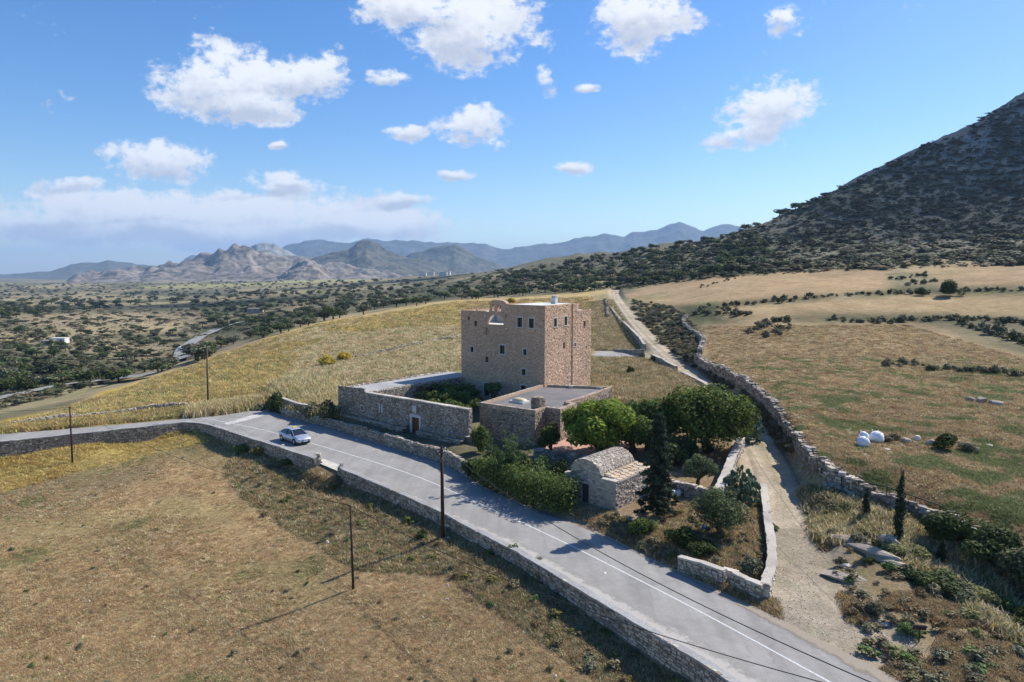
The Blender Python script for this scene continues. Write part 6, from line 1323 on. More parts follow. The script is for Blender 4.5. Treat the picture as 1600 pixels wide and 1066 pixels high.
# right hand fields
P_ = scat_px([[(1095,510),(1300,508),(1420,508),(1600,560),(1660,560),(1660,890),(1600,868),(1500,826),(1400,790),(1300,742),(1240,685),(1200,636),(1120,580)]], 42000, 200, seed=6); rv = r_.random(len(P_)); dd_ = np.hypot(P_[:, 0], P_[:, 1]); s_ = .9+dd_/90
gm = fbm(P_[:, 0], P_[:, 1], 3.0, 3, 75); pu_, pv_ = proj(*P_.T); grn = (fbm(P_[:, 0], P_[:, 1], 1.8, 3, 78)+.25*gm > .2) & (pv_ > 560)
for i_, (kk, sel) in enumerate((('straw', ~grn & (rv < .40)), ('brown', ~grn & (rv > .40) & (rv < .62)), ('pale', ~grn & (rv > .62) & (rv < .72)), ('green', (grn & (rv < .75)) | (rv > .97)), ('weed', (rv > .92) & (rv < .97)))): scatter('field_grass', P_[sel], sc3(s_[sel]*.8, .5), 40+i_, TC[kk], 4)
# garden and right foreground
P_ = scat_px([[(985,830),(1040,800),(1110,770),(1190,770),(1200,870),(1185,905),(1060,860)], [(870,790),(960,800),(1060,872),(1185,935),(1230,935),(1300,1015),(1100,912),(960,845)]], 4200, 80, seed=7); rv = r_.random(len(P_))
for i_, (kk, a_, b_) in enumerate((('straw', 0, .45), ('brown', .45, .75), ('pale', .75, .88), ('green', .88, 1))): k1 = (rv >= a_) & (rv < b_); q = P_[k1]; scatter('garden_grass', q, sc3(np.full(len(q), 1.0), .9), 50+i_, TC[kk], 4)
P_ = scat_px([[(1225,930),(1245,770),(1300,745),(1400,792),(1500,830),(1600,875),(1650,900),(1650,1080),(1430,1080),(1310,1000)]], 26000, 70, seed=8); rv = r_.random(len(P_)); m = vnoise(P_[:, 0]/2.2, P_[:, 1]/2.2, 19); pu_, pv_ = proj(*P_.T)
lush = poly_in(pu_, pv_, [(1250,765),(1340,785),(1480,850),(1560,900),(1600,1000),(1640,1020),(1540,980),(1450,900),(1330,850),(1250,850)])
rocky = poly_in(pu_, pv_, [(1310,850),(1345,825),(1420,880),(1400,900),(1340,890)]); P_ = P_[~rocky]; rv = rv[~rocky]; m = m[~rocky]; lush = lush[~rocky]; keep = lush | (m > .45)
for i_, (kk, sel, sz, hg) in enumerate((('pale', lush & (rv < .35), 2.0, 1.3), ('green', lush & (rv > .35) & (rv < .6), 1.9, 1.2), ('gold', lush & (rv > .6) & (rv < .8), 1.8, 1.2), ('weed', lush & (rv > .8), 1.8, 1.2), ('straw', keep & ~lush & (rv < .4), 1.2, .8), ('brown', keep & ~lush & (rv > .4) & (rv < .75), 1.2, .8), ('weed', keep & ~lush & (rv > .75), 1.1, .8))): q = P_[sel]; scatter('verge_grass', q, sc3(np.full(len(q), sz), hg), 60+i_, TC[kk], 4)

PV_ = scat_px([[(1225,930),(1245,780),(1300,750),(1400,795),(1500,835),(1600,880),(1650,1000),(1650,1080),(1430,1080),(1310,1000)]], 300, 70, seed=95); sg0 = hit(1436, 1004); PV_ = PV_[(np.hypot(PV_[:, 0]-sg0[0], PV_[:, 1]-sg0[1]) > .75)]; sw = r_.uniform(.35, 1.3, len(PV_)); scatter('verge_scrub', PV_, np.stack([sw, sw, sw*r_.uniform(.35, .7, len(PV_))], 1), 95, SBW, 7)
PG = scat_px([[(985,830),(1040,800),(1110,770),(1190,770),(1200,870),(1185,905),(1060,860)], [(930,820),(960,800),(1060,872),(1040,880)]], 120, 80, seed=96); sw = r_.uniform(.25, .8, len(PG)); scatter('garden_scrub', PG, np.stack([sw, sw, sw*.6], 1), 96, SBW, 7)
# shrubs on banks, hedge lines and the hill
SB = src_collection('source_shrubs', [src_obj('scrub', bush_VF(200+j, 150, .12, 9), LM[k]) for j, k in enumerate(('maquis', 'maquis', 'maquis2', 'maquis', 'maquis2', 'dry'))])
SB2 = src_collection('source_shrubs_near', [src_obj('scrub', bush_VF(220+j, 620, .06, 12), LM[k]) for j, k in enumerate(('maquis', 'maquis2', 'dry', 'dry', 'maquis2'))])
P_ = scat_px([[(985,470),(1060,482),(1085,515),(1090,560),(1075,588),(1050,562),(1012,522),(990,492)]], 400, 330, seed=11); scatter('bank_scrub', P_, np.stack([r_.uniform(1.2, 3.0, len(P_))]*2+[r_.uniform(.6, 1.4, len(P_))], 1), 71, SB2, 5)
P_ = scat_px([[(1085,575),(1140,602),(1180,625),(1215,665),(1245,705),(1232,715),(1195,660),(1150,615),(1090,590)]], 600, 200, seed=12); scatter('bank_scrub', P_, np.stack([r_.uniform(.9, 2.0, len(P_))]*2+[r_.uniform(.5, 1.1, len(P_))], 1), 72, SB2, 5)
hill_poly = [(1020,395),(1100,372),(1160,360),(1250,318),(1350,276),(1430,236),(1500,208),(1545,178),(1600,152),(1660,130),(1660,414),(1400,420),(1250,427),(1100,437),(980,452),(960,440)]
P_ = scat_px([hill_poly], 6000, 1200, 230, False, 13); dd_ = np.hypot(P_[:, 0], P_[:, 1]); s_ = (1.1+5.5*r_.random(len(P_))**3.5)*(.8+dd_/900); scatter('hillside_scrub', P_, np.stack([s_*r_.uniform(.8, 1.6, len(P_)), s_, s_**.7*r_.uniform(.4, .7, len(P_))], 1), 73, SB, 6)
P_ = scat_px([[(-60,445),(400,440),(600,436),(760,425),(860,410),(1000,395),(1000,450),(900,456),(800,462),(700,462),(600,480),(500,495),(400,525),(290,560),(200,590),(100,620),(0,640),(-60,650)]], 4200, 3500, 110, False, 14); dd_ = np.hypot(P_[:, 0], P_[:, 1]); s_ = (.8+5.0*r_.random(len(P_))**3.5)*(.8+dd_/900); scatter('valley_scrub', P_, np.stack([s_*r_.uniform(.8, 1.8, len(P_)), s_, s_**.7*r_.uniform(.4, .7, len(P_))], 1), 74, SB, 6)
# ------------------------------------------------------------------ countable trees and shrubs in the distance
TREE = []
for j in range(8):
    bc, brd = blobs(300+j, 14, (.36, .36, .26), .19, (0, 0, .52), .35, -.4); v, f, t = leaves(bc, brd, 620, .075, 300+j, .5, lo=.5, hi=1.5); tk = MB().tube([(0, 0, -.1), (.02, 0, .25), (0, .03, .5)], [.045, .035, .02], 5)
    tv, tf, tt = tk.out(); tf = np.array([list(q) for q in tf if len(q) == 4]) + len(v); V = np.concatenate([v, tv]); Fq = np.concatenate([f, tf]); T = np.concatenate([t, tt*.8])
    TREE.append(mesh_from('tree', V, Fq, LM[('maquis', 'dark', 'maquis', 'olive', 'maquis', 'dark', 'olive', 'maquis2')[j]], False, T))
def visible_size(p, s): return s/np.hypot(p[0], p[1])
cand = []
REG = [  # polygon, count, size range, label, group
 ([(-40,560),(60,575),(120,590),(200,588),(290,560),(280,575),(200,598),(60,612),(-40,625)], 95, (4.0, 6.5), 'round dark evergreen tree in the row along the near valley road', 'trees along the near valley road'),
 ([(300,560),(390,515),(470,500),(560,480),(640,468),(720,450),(720,462),(640,482),(520,500),(400,534),(310,568)], 150, (4.5, 7.5), 'dark evergreen tree in the belt just beyond the golden field edge', 'trees beyond the golden field'),
 ([(-40,500),(280,500),(300,540),(200,565),(60,560),(-40,550)], 120, (3.0, 5.0), 'scattered small evergreen on the open valley floor left of the road', 'scattered valley trees'),
 ([(300,470),(560,450),(700,440),(640,468),(500,495),(400,512),(300,520)], 260, (4.0, 7.0), 'dark tree in the wooded middle of the valley', 'trees in the middle of the valley'),
 ([(700,452),(780,430),(860,418),(960,430),(1000,450),(900,458),(800,464),(720,470)], 170, (4.5, 7.0), 'dark tree in the grove rising behind the tower', 'trees in the grove behind the tower'),
 ([(850,415),(1000,393),(1100,376),(1190,360),(1200,420),(1100,435),(1000,448),(960,430)], 220, (4.0, 7.0), 'dark round tree at the wooded foot of the hill', 'trees at the foot of the hill'),
 ([(-40,445),(600,437),(600,455),(300,470),(0,500),(-40,500)], 420, (5.0, 9.0), 'distant tree far across the plain', 'far trees across the plain')]
for ri, (poly, n_, (a_, b_), lab, grp) in enumerate(REG):
    P_ = scat_px([poly], n_, 3600, 105, False, 400+ri)
    for p_ in P_:
        s_ = r_.uniform(a_, b_); cand.append((visible_size(p_, s_), p_, s_, lab, grp))
for (u, v) in [(1205,341),(1218,336),(1228,334),(1243,327),(1260,321),(1275,316),(1290,306),(1316,295),(1345,284),(1400,262),(1437,240),(1180,352),(1165,358)]:
    p_ = hit(u, v+3)
    if p_ is not None: cand.append((.05, p_, r_.uniform(5, 9), 'small tree silhouetted on the skyline of the dark hill', 'skyline trees on the hill'))
cand.sort(key=lambda q: -q[0]); rest = cand[300:]
for _, p_, s_, lab, grp in cand[:300]:
    o = bpy.data.objects.new('tree', TREE[rb.randrange(8)]); col.objects.link(o); o.location = (p_[0], p_[1], p_[2]-.1); o.scale = (s_*rb.uniform(.95, 1.4), s_*rb.uniform(.95, 1.4), s_*rb.uniform(.62, .85)); o.rotation_euler = (0, 0, rb.uniform(0, 6.28)); setp(o, lab, 'tree', grp)
TCOL = src_collection('source_trees', [bpy.data.objects.new('far_tree', m_) for m_ in TREE])
s_ = np.array([q[2] for q in rest]); scatter('distant_trees', np.array([q[1] for q in rest]), np.stack([s_*1.15, s_*1.15, s_*.75], 1), 75, TCOL, 8, .03)
# hedge line shrubs between the right hand fields
HL = [([(1090,484),(1130,478),(1200,473),(1300,463),(1400,458),(1600,455),(1660,454)], 60, 1.8, 'dark shrub on the upper hedge line across the right fields', 'shrubs on the upper field hedge line'),
      ([(1300,500),(1350,502),(1400,504),(1500,497),(1600,505),(1660,510)], 45, 2.0, 'dark shrub on the middle hedge line across the right fields', 'shrubs on the middle field hedge line'),
      ([(1500,508),(1540,520),(1600,535),(1660,548),(1660,520),(1600,505)], 40, 2.2, 'dark shrub in the thicket at the right edge of the middle field', 'shrubs in the right field thicket'),
      ([(1170,520),(1200,508),(1230,500),(1235,510),(1200,528)], 24, 1.8, 'grey green shrub in the island thicket of the right field', 'shrubs in the field island thicket'),
      ([(1380,574),(1420,570),(1460,578),(1500,580),(1560,583),(1620,592)], 28, 1.4, 'low dark shrub on the lower field line', 'shrubs on the lower field line'),
      ([(1085,490),(1130,490),(1170,494),(1130,484)], 20, 1.9, 'green shrub at the head of the winding dry stone wall', 'shrubs at the head of the winding wall'),
      ([(1395,436),(1440,430),(1460,440),(1420,445)], 22, 1.7, 'grey scrub bush on the rocky patch of the top field', 'shrubs on the rocky field patch'),
      ([(1090,450),(1120,444),(1145,438)], 8, 1.6, 'shrub on the short bank of the top field', 'shrubs on the short top field bank')]
for pts, n_, s0, lab, grp in HL:
    q = resample(np.array(pts, float), n_)
    for (u, v) in q:
        p_ = hit(u+rb.uniform(-6, 6), v+rb.uniform(-2.5, 2.5))
        if p_ is None: continue
        w_ = s0*rb.uniform(.6, 1.5); o = bush('shrub', lab, 'bush', p_, w_, w_*rb.uniform(.45, .8), rb.choice(('maquis', 'maquis2', 'maquis', 'maquis2')), 260, .09, grp, rb.randrange(3))
# ------------------------------------------------------------------ poles and wires
def pole(label, base, top_px, mat, r0=.13, kind='plain'):
    x, y, z = base; r = ray(*top_px); t = y/r[1]; zt = EYE+r[2]*t; xt = x+(r[0]*t-x)*.9
    g = thing('utility_pole', label, 'pole', (x, y, z)); m_ = MB().tube([(x, y, z-.4), ((x+xt)/2, y, (z+zt)/2), (xt, y, zt)], [r0, r0*.86, r0*.7], 9); part('shaft', m_.out(), mat, g, True)
    if kind == 'big':
        for dz, a in ((.18, 0), (.42, 0)):
            cb = MB().box((xt, y, zt-dz), (.32, -.05, 0), (.02, .03, 0), (0, 0, .03)); c_ = part('crossarm', cb.out(), MPOLE, g)
            for q in (-.27, .27): part('insulator', MB().tube([(xt+q, y-.04, zt-dz+.03), (xt+q, y-.04, zt-dz+.12), (xt+q, y-.04, zt-dz+.16)], [.03, .045, .02], 7).out(), MBAG, c_)
        part('bracket', MB().box((xt, y-.1, zt-1.0), (.10, 0, 0), (0, .08, 0), (0, 0, .16)).out(), MPOLE2, g)
    else: part('hook', MB().tube([(xt, y, zt-.15), (xt+.12, y-.03, zt-.12), (xt+.12, y-.03, zt-.02)], .018, 5).out(), MPOLE2, g)
    return np.array([xt, y, zt])
tA = pole('tall dark wooden pole with short crossarms beside the road parapet', hit(692, 842), (690, 698), MPOLE, .15, 'big')
tB = pole('slim reddish brown pole alone in the dry foreground field', hit(552, 921), (547, 790), MPOLE, .085)
tC = pole('slim brown pole at the corner of the yellow grass, far left', hit(113, 724), (109, 636), MPOLE, .10)
tD = pole('grey brown pole standing in the golden field above the road', hit(325, 632), (323, 539), MPOLE2, .13)
def wire(label, a, b, sag, r=.016, n=26, name='cable'):
    a = np.array(a); b = np.array(b); P = [a+(b-a)*t+np.array([0, 0, -4*sag*t*(1-t)]) for t in np.linspace(0, 1, n)]
    o = part(name, MB().tube(P, r, 5, cap=False).out(), MWIRE, None); setp(o, label, 'cable')
X1 = np.array([*G(1700, 1168, 5.3), 5.3]); X2 = np.array([*G(1990, 1318, 6.2), 6.2])
wire('black cable from the far left pole down to the slim foreground pole', tC, tB, 1.1)
wire('black cable from the slim foreground pole out over the road to the lower right', tB, X1, 1.25, .018)
wire('black cable from the tall pole running above the far road edge to the lower right', tA, X2, 1.5, .02)
wire('thin cable from the left picture edge to the far left pole', np.array([*G(-60, 640, 4.5)[:2], 4.5]), tC, .3, .016)
wire('cable from the golden field pole down to the dark bush at the road bend', tD, np.array([*G(432, 618, 3.6), 3.6]), .5, .018)
wire('cable from the dark bend bush across the court corner to the tall pole', np.array([*G(432, 618, 3.6), 3.6]), tA, .8, .012)
gpole = gp(1108, 690); pz = thing('garden_pole', 'thin grey pole rising out of the big garden tree', 'pole', gpole); zt_ = 7.2
part('shaft', MB().tube([gpole-[0, 0, .2], gpole+[0, 0, zt_-gpole[2]]], [.05, .04], 6).out(), MPOLE2, pz)
wire('thin pale stay wire from the garden pole toward the small roadside sign', (gpole[0], gpole[1], zt_), (*G(1425, 1050, .15), .15), .9, .010)
X1g = thing('utility_pole', 'pole outside the picture carrying the foreground cable', 'pole', (X1[0], X1[1], -1)); part('shaft', MB().tube([(X1[0], X1[1], -1.5), tuple(X1)], [.1, .08], 8).out(), MPOLE, X1g)
X2g = thing('utility_pole', 'tall pole outside the picture carrying the road edge cable', 'pole', (X2[0], X2[1], -1)); part('shaft', MB().tube([(X2[0], X2[1], -1.5), tuple(X2)], [.13, .1], 8).out(), MPOLE, X2g)
# metal rail behind the cypresses
def rail(label, pts, h, posts):
    P = [hit(u, v) for u, v in pts]; g = thing('metal_rail', label, 'railing', P[0]); part('rail', MB().tube([p+np.array([0, 0, h]) for p in P], .045, 6).out(), MWIRE, g)
    for i in posts: part('post', MB().tube([P[i]-[0, 0, .2], P[i]+[0, 0, h]], .035, 5).out(), MWIRE, g)
rail('dark metal rail running down behind the two cypresses', [(1341,772),(1385,782),(1430,797),(1468,812)], .95, (0, 1, 2, 3))
rail('short grey metal rail end on the rubble wall', [(1283,748),(1315,762)], .7, (0, 1))
# ------------------------------------------------------------------ little sign
s_ = hit(1436, 1004); sg = thing('roadside_sign', 'small dark rectangular sign on a short post beside the sandy path', 'sign', s_)
part('post', MB().tube([s_-[0, 0, .2], s_+[0, 0, .62]], .028, 6).out(), MWIRE, sg)
pn = part('panel', MB().box(s_+[0, 0, .74], (.30, -.06, 0), (.01, .012, .01), (0, -.05, .13)).out(), simple('sign_brown', (.035, .022, .035), .5), sg)
part('edge', MB().box(s_+[0, .015, .86], (.27, -.06, 0), (.01, .012, 0), (0, 0, .012)).out(), MPOLE2, pn)
# ------------------------------------------------------------------ white bags and field rocks
def bag(label, p, r, h, seed):
    rg = np.random.default_rng(seed); V = []; ns, nr_ = 16, 9
    for j in range(nr_):
        f_ = j/(nr_-1); w = r*(math.sin(math.pi*(f_*.86+.10))**.45); 
        for k in range(ns): th = 2*math.pi*k/ns; q = 1+.07*math.sin(3*th+seed)+rg.uniform(-.13, .13); V.append((math.cos(th)*w*q, math.sin(th)*w*q, h*f_+rg.uniform(-.03, .03)))
    Fq = [(j*ns+k, j*ns+(k+1) % ns, (j+1)*ns+(k+1) % ns, (j+1)*ns+k) for j in range(nr_-1) for k in range(ns)]+[tuple(range(ns))[::-1], tuple(range((nr_-1)*ns, nr_*ns))]
    g = thing('bulk_bag', label, 'bag', p); b = bpy.data.objects.new('sack', mesh_from('sack', np.array(V), Fq, MBAG, True, np.ones((len(V), 3)))); col.objects.link(b); b.parent = g
    m_ = MB()
    for a in (.6, 2.2, 3.8, 5.3): m_ = MB().tube([(math.cos(a)*r*.5, math.sin(a)*r*.5, h*.9), (math.cos(a)*r*.62, math.sin(a)*r*.62, h*1.1), (math.cos(a+.5)*r*.55, math.sin(a+.5)*r*.55, h*.95)], .025, 5); k = m_.out(); o = bpy.data.objects.new('loop', mesh_from('loop', k[0], k[1], MBAG, True, k[2])); col.objects.link(o); o.parent = g
bag('white bulk bag at the left front of the pair stack in the right field', hit(1348, 698), .50, .85, 3); bag('small white bulk bag peeking behind the left front bag', hit(1349, 690), .42, .85, 4); bag('largest white bulk bag, right of the other two in the right field', hit(1369, 691), .62, .95, 5)
def rock(label, p, sx, sy, sz, seed, mat=MROCK, name='boulder', group=None, tint=1.0, rot=0):
    bm_ = unit_sphere(seed); V = bm_[0]*np.array([sx, sy, sz]); c, s = math.cos(rot), math.sin(rot); V = np.stack([V[:, 0]*c-V[:, 1]*s, V[:, 0]*s+V[:, 1]*c, V[:, 2]], 1)
    o = bpy.data.objects.new(name, mesh_from(name, V, bm_[1], mat, False, np.full((len(V), 3), tint))); col.objects.link(o); o.location = (p[0], p[1], p[2]+sz*.35); return setp(o, label, 'rock', group)
_us = {}
def unit_sphere(seed):
    if seed in _us: return _us[seed]
    import bmesh
    b = bmesh.new(); bmesh.ops.create_icosphere(b, subdivisions=2, radius=1.0); r = np.random.default_rng(seed); V = np.array([v.co[:] for v in b.verts]); Fq = [tuple(v.index for v in f.verts) for f in b.faces]; b.free()
    dirs = r.normal(size=(7, 3)); dirs /= np.linalg.norm(dirs, axis=1)[:, None]; lim = r.uniform(.55, .85, 7)
    for d, l in zip(dirs, lim): k = V@d; V = V-np.outer(np.maximum(k-l, 0), d)
    V += r.normal(0, .025, V.shape); _us[seed] = (V, Fq); return _us[seed]
for i_, (u, v, sx, sz, t, lab) in enumerate([(1416,692,.45,.42,1.0,'leaning grey boulder right of the white bags'),(1432,688,.55,.36,1.9,'bright white squared boulder in the right field'),(1455,696,.42,.40,1.2,'bluish grey boulder beside the dark field shrub'),
    (1386,704,.40,.14,1.5,'flat pale stone below the white bags'),(1410,697,.18,.1,1.8,'small white stone left of the leaning boulder'),(1520,702,.5,.2,.9,'grey rock at the right end of the field rock line'),(1545,697,.45,.14,1.2,'flat slab ending the field rock line'),
    (1322,886,.30,.16,2.0,'bright white stone beside the dirt track scrub'),(1534,628,.9,.5,.8,'low grey rock heap of the field middle, left lump'),(1556,632,.8,.4,1.0,'low grey rock heap of the field middle, right lump'),
    (1515,626,.7,.35,.9,'outlying grey rock left of the field rock heap'),(557,689,.20,.04,2.0,'flat white scrap lying on the shaded road'),(651,717,.12,.04,2.0,'small white scrap on the shaded road nearer the tall pole'),
    (945,898,.2,.12,1.8,'white stone among the weeds in the lower middle'),(700,843,.2,.16,1.3,'pale stone at the foot of the tall pole'),(1384,977,.28,.1,1.3,'pale stone left of the small sign shrub'),(511,849,.22,.14,1.6,'pale stone in the weedy patch left of the slim pole'),
    (862,984,.12,.1,1.4,'pale stone in the weeds above the lower field edge'),(868,1059,.10,.14,1.5,'pale upright stone near the bottom edge of the dry field'),(442,698,.3,.12,1.4,'pale stone near the parapet end')]):
    p_ = hit(u, v)
    if p_ is not None: rock(lab, p_ if v > 720 or u > 700 else (p_[0], p_[1], max(p_[2], 0)), sx, sx*.7, sz, i_ % 9, MROCK, 'stone' if sx < .3 else 'boulder', None, t, i_*1.3)
for i_, (u, v, sx, sy, sz, rt) in enumerate([(1330,846,1.5,.7,.30,-.5),(1365,866,2.0,.7,.34,-.75),(1388,852,1.0,.5,.55,-.9),(1392,880,1.6,.6,.25,-.8),(1320,905,1.3,.8,.25,-.6)]):
    rock(['flat bare rock outcrop beside the dirt track, highest slab','long smooth rock slab sloping under the tall cypress','wedge of rock casting shade left of the tall cypress','long rock slab ending near the ravine weeds','low grey rock slab beside the track below the white stone'][i_], hit(u, v), sx, sy, sz, i_+20, stone_mat('bedrock', (.38, .32, .25), (.28, .24, .19), 2, 6) if i_ == 0 else bpy.data.materials['bedrock'], 'rock_slab', None, 1.0, rt)
# loose stones of the field and roadside
r_ = np.random.default_rng(77); P_ = scat_px([FG], 80, 90, seed=31); P2_ = scat_px([[(1095,560),(1600,560),(1600,860),(1400,790),(1240,685)]], 130, 120, seed=32)
SR = src_collection('source_pebbles', [src_obj('pebble', (unit_sphere(j)[0], unit_sphere(j)[1], np.full((len(unit_sphere(j)[0]), 3), 1.0+.2*j)), MROCK) for j in range(4)])
P3_ = scat_px([[(950,850),(1060,880),(1190,930),(1260,800),(1300,1015),(1180,960)], [(1310,1000),(1300,900),(1450,900),(1600,1060),(1430,1066)]], 700, 60, seed=33, off_road=False)
SR2 = src_collection('source_rubble', [src_obj('rubble', (unit_sphere(j+60)[0]*np.array([1.2, .8, .6]), unit_sphere(j+60)[1], np.full((len(unit_sphere(j+60)[0]), 3), .62+.1*j)), MROCK) for j in range(4)])
P4_ = scat_px([[(1085,575),(1140,602),(1180,625),(1215,665),(1245,705),(1232,715),(1195,660),(1150,615),(1090,590)], [(1245,700),(1330,765),(1480,825),(1600,878),(1600,900),(1470,840),(1320,785),(1240,730)]], 700, 200, seed=34); scatter('wall_rubble', P4_, np.random.default_rng(5).uniform(.10, .32, len(P4_)), 91, SR2, 4, .5)
scatter('loose_pebbles', np.concatenate([P_, P2_, P3_]), np.concatenate([r_.uniform(.03, .08, len(P_)), r_.uniform(.06, .15, len(P2_)), r_.uniform(.015, .045, len(P3_))]), 90, SR, 4, .5)
# ------------------------------------------------------------------ car
def car():
    p0 = np.array(G(436.5, 689, 0)); p1 = np.array(G(480, 700, 0)); 
    c0 = np.array(G(461, 690, 0)); f = np.array(CEN[4])-np.array(CEN[2]); f /= np.linalg.norm(f); f = f*.985+np.array([f[1], -f[0]])*.05; f /= np.linalg.norm(f); sd_ = np.array([-f[1], f[0]])
    c0 = c0+sd_*.0
    g = thing('silver_car', 'silver four door saloon car driving down the road past the parapet end', 'car', (*c0, 0))
    def W_(x, y, z): return (*(c0+f*x+sd_*y), z)
    PAINT = M('silver_paint'); t = NT(PAINT); t.finish((.50, .53, .58), .28, None, .6, .55); CG = simple('car_glass', (.015, .02, .03), .06, .9, 0, .02); RUB = simple('rubber', (.02, .02, .02), .8); CHR = simple('alloy', (.5, .5, .52), .3, .5, .8, .05); PLA = simple('black_plastic', (.02, .02, .022), .5)
    # lofted lower body: (x, half width, z low, z belt)
    ST = [(-2.28,.62,.42,.80),(-2.2,.76,.30,.93),(-1.95,.84,.24,1.0),(-1.4,.88,.22,1.0),(-.5,.895,.21,.96),(.5,.895,.21,.94),(1.1,.88,.21,.92),(1.55,.86,.23,.85),(1.95,.80,.25,.76),(2.2,.68,.30,.66),(2.28,.52,.38,.56)]
    def ring(x, w, zl, zb): m_ = (zl+zb)/2; return [(x,-w*.90,zl),(x,-w,zl+.12),(x,-w*1.01,m_+.05),(x,-w*.95,zb-.04),(x,-w*.80,zb+.015),(x,0,zb+.045),(x,w*.80,zb+.015),(x,w*.95,zb-.04),(x,w*1.01,m_+.05),(x,w,zl+.12),(x,w*.90,zl)]
    V = []; n_ = 11
    for s in ST: V += [W_(*q) for q in ring(*s)]
    Fq = [(i*n_+k, i*n_+(k+1) % n_, (i+1)*n_+(k+1) % n_, (i+1)*n_+k) for i in range(len(ST)-1) for k in range(n_)]+[tuple(range(n_))[::-1], tuple(range((len(ST)-1)*n_, len(ST)*n_))]
    bd = part('body', (np.array(V), Fq), PAINT, g, True)
    # cabin: glasshouse then roof
    GH = [(-1.75,.62,.98),(-1.05,.60,1.36),(-.55,.60,1.43),(.1,.60,1.44),(.45,.585,1.40),(1.18,.66,.93)]
    V = []
    for x, w, z in GH: V += [W_(x, -w, z), W_(x, -w*.9, z+.01), W_(x, w*.9, z+.01), W_(x, w, z)]
    base = [(-1.85,.80,.97),(-1.15,.83,.97),(-.55,.84,.96),(.1,.84,.95),(.6,.84,.94),(1.25,.78,.91)]
    B = [W_(x, -w, z) for x, w, z in base]+[W_(x, w, z) for x, w, z in base]; o = len(V); V += B; Fq = []
    for i in range(5):
        Fq += [(o+i, o+i+1, (i+1)*4, i*4), (o+6+i+1, o+6+i, i*4+3, (i+1)*4+3)]; Fq += [(i*4+k, (i+1)*4+k, (i+1)*4+k+1, i*4+k+1) for k in range(3)]
    Fq += [(0, 3, o+6, o), (20, o+5, o+11, 23)]
    part('windows', (np.array(V), Fq), CG, g, False)
    V = []
    for x, w, z in [(-1.1,.57,1.385),(-.6,.585,1.445),(.1,.585,1.46),(.47,.57,1.42)]: V += [W_(x, -w*1.03, z-.03), W_(x, -w*.85, z+.015), W_(x, w*.85, z+.015), W_(x, w*1.03, z-.03)]
    part('roof', (np.array(V), [(i*4+k, (i+1)*4+k, (i+1)*4+k+1, i*4+k+1) for i in range(3) for k in range(3)]), PAINT, g, True)
    for sg in (-1, 1):
        for (xa, za, wa), (xb, zb, wb) in (((1.22,.93,.74),(.47,1.41,.575)), ((-1.78,.98,.72),(-1.08,1.37,.58)), ((-.25,.96,.845),(-.28,1.44,.60))):
            part('pillar', MB().tube([W_(xa, sg*wa*1.01, za), W_(xb, sg*wb*1.03, zb)], [.04, .03], 5).out(), PAINT if xa != -.25 else PLA, g)
        mr_ = part('mirror', MB().box(W_(.82, sg*.98, 1.0), (*(f*.07), 0), (*(sd_*.10), 0), (0, 0, .07)).out(), PAINT, g)
        part('headlight', MB().box(W_(2.06, sg*.60, .66), (*(f*.13-sd_*.05*sg), -.03), (*(sd_*.13+f*-.06*sg), 0), (0, 0, .07)).out(), simple('lamp_lens', (.7, .72, .75), .1, .8, 0, .03), g)
        part('tail_light', MB().box(W_(-2.17, sg*.66, .84), (*(f*.05), 0), (*(sd_*.12), 0), (0, 0, .07)).out(), simple('red_lens', (.35, .02, .02), .2, .6), g)
        for x in (-1.35, 1.38):
            wh = part('wheel', MB().tube([W_(x, sg*.70, .32), W_(x, sg*.90, .32)], [.32, .32], 20).out(), RUB, g)
            part('rim', MB().tube([W_(x, sg*.895, .32), W_(x, sg*.91, .32)], [.21, .20], 14).out(), CHR, wh); part('arch', MB().tube([W_(x, sg*.80, .34), W_(x, sg*.893, .34)], [.385, .375], 18).out(), PLA, wh)
        for x in (-.75, .35): part('door_handle', MB().box(W_(x, sg*.905, .84), (*(f*.09), 0), (*(sd_*.012), 0), (0, 0, .015)).out(), CHR, g)
        part('door_seam', MB().box(W_(-.25, sg*.903, .6), (*(f*.006), 0), (*(sd_*.004), 0), (0, 0, .28)).out(), PLA, g)
    part('grille', MB().box(W_(2.27, 0, .52), (*(f*.03), 0), (*(sd_*.42), 0), (0, 0, .045)).out(), PLA, g); part('bumper_intake', MB().box(W_(2.265, 0, .37), (*(f*.03), 0), (*(sd_*.5), 0), (0, 0, .05)).out(), PLA, g)
    part('number_plate', MB().box(W_(2.305, 0, .45), (*(f*.008), 0), (*(sd_*.24), 0), (0, 0, .05)).out(), MBAG, g)
    part('roof_sign', MB().box(W_(-.35, .12, 1.52), (*(f*.09), 0), (*(sd_*.20), 0), (0, 0, .05)).out(), simple('yellow_sign', (.75, .6, .05), .4), g)
car()
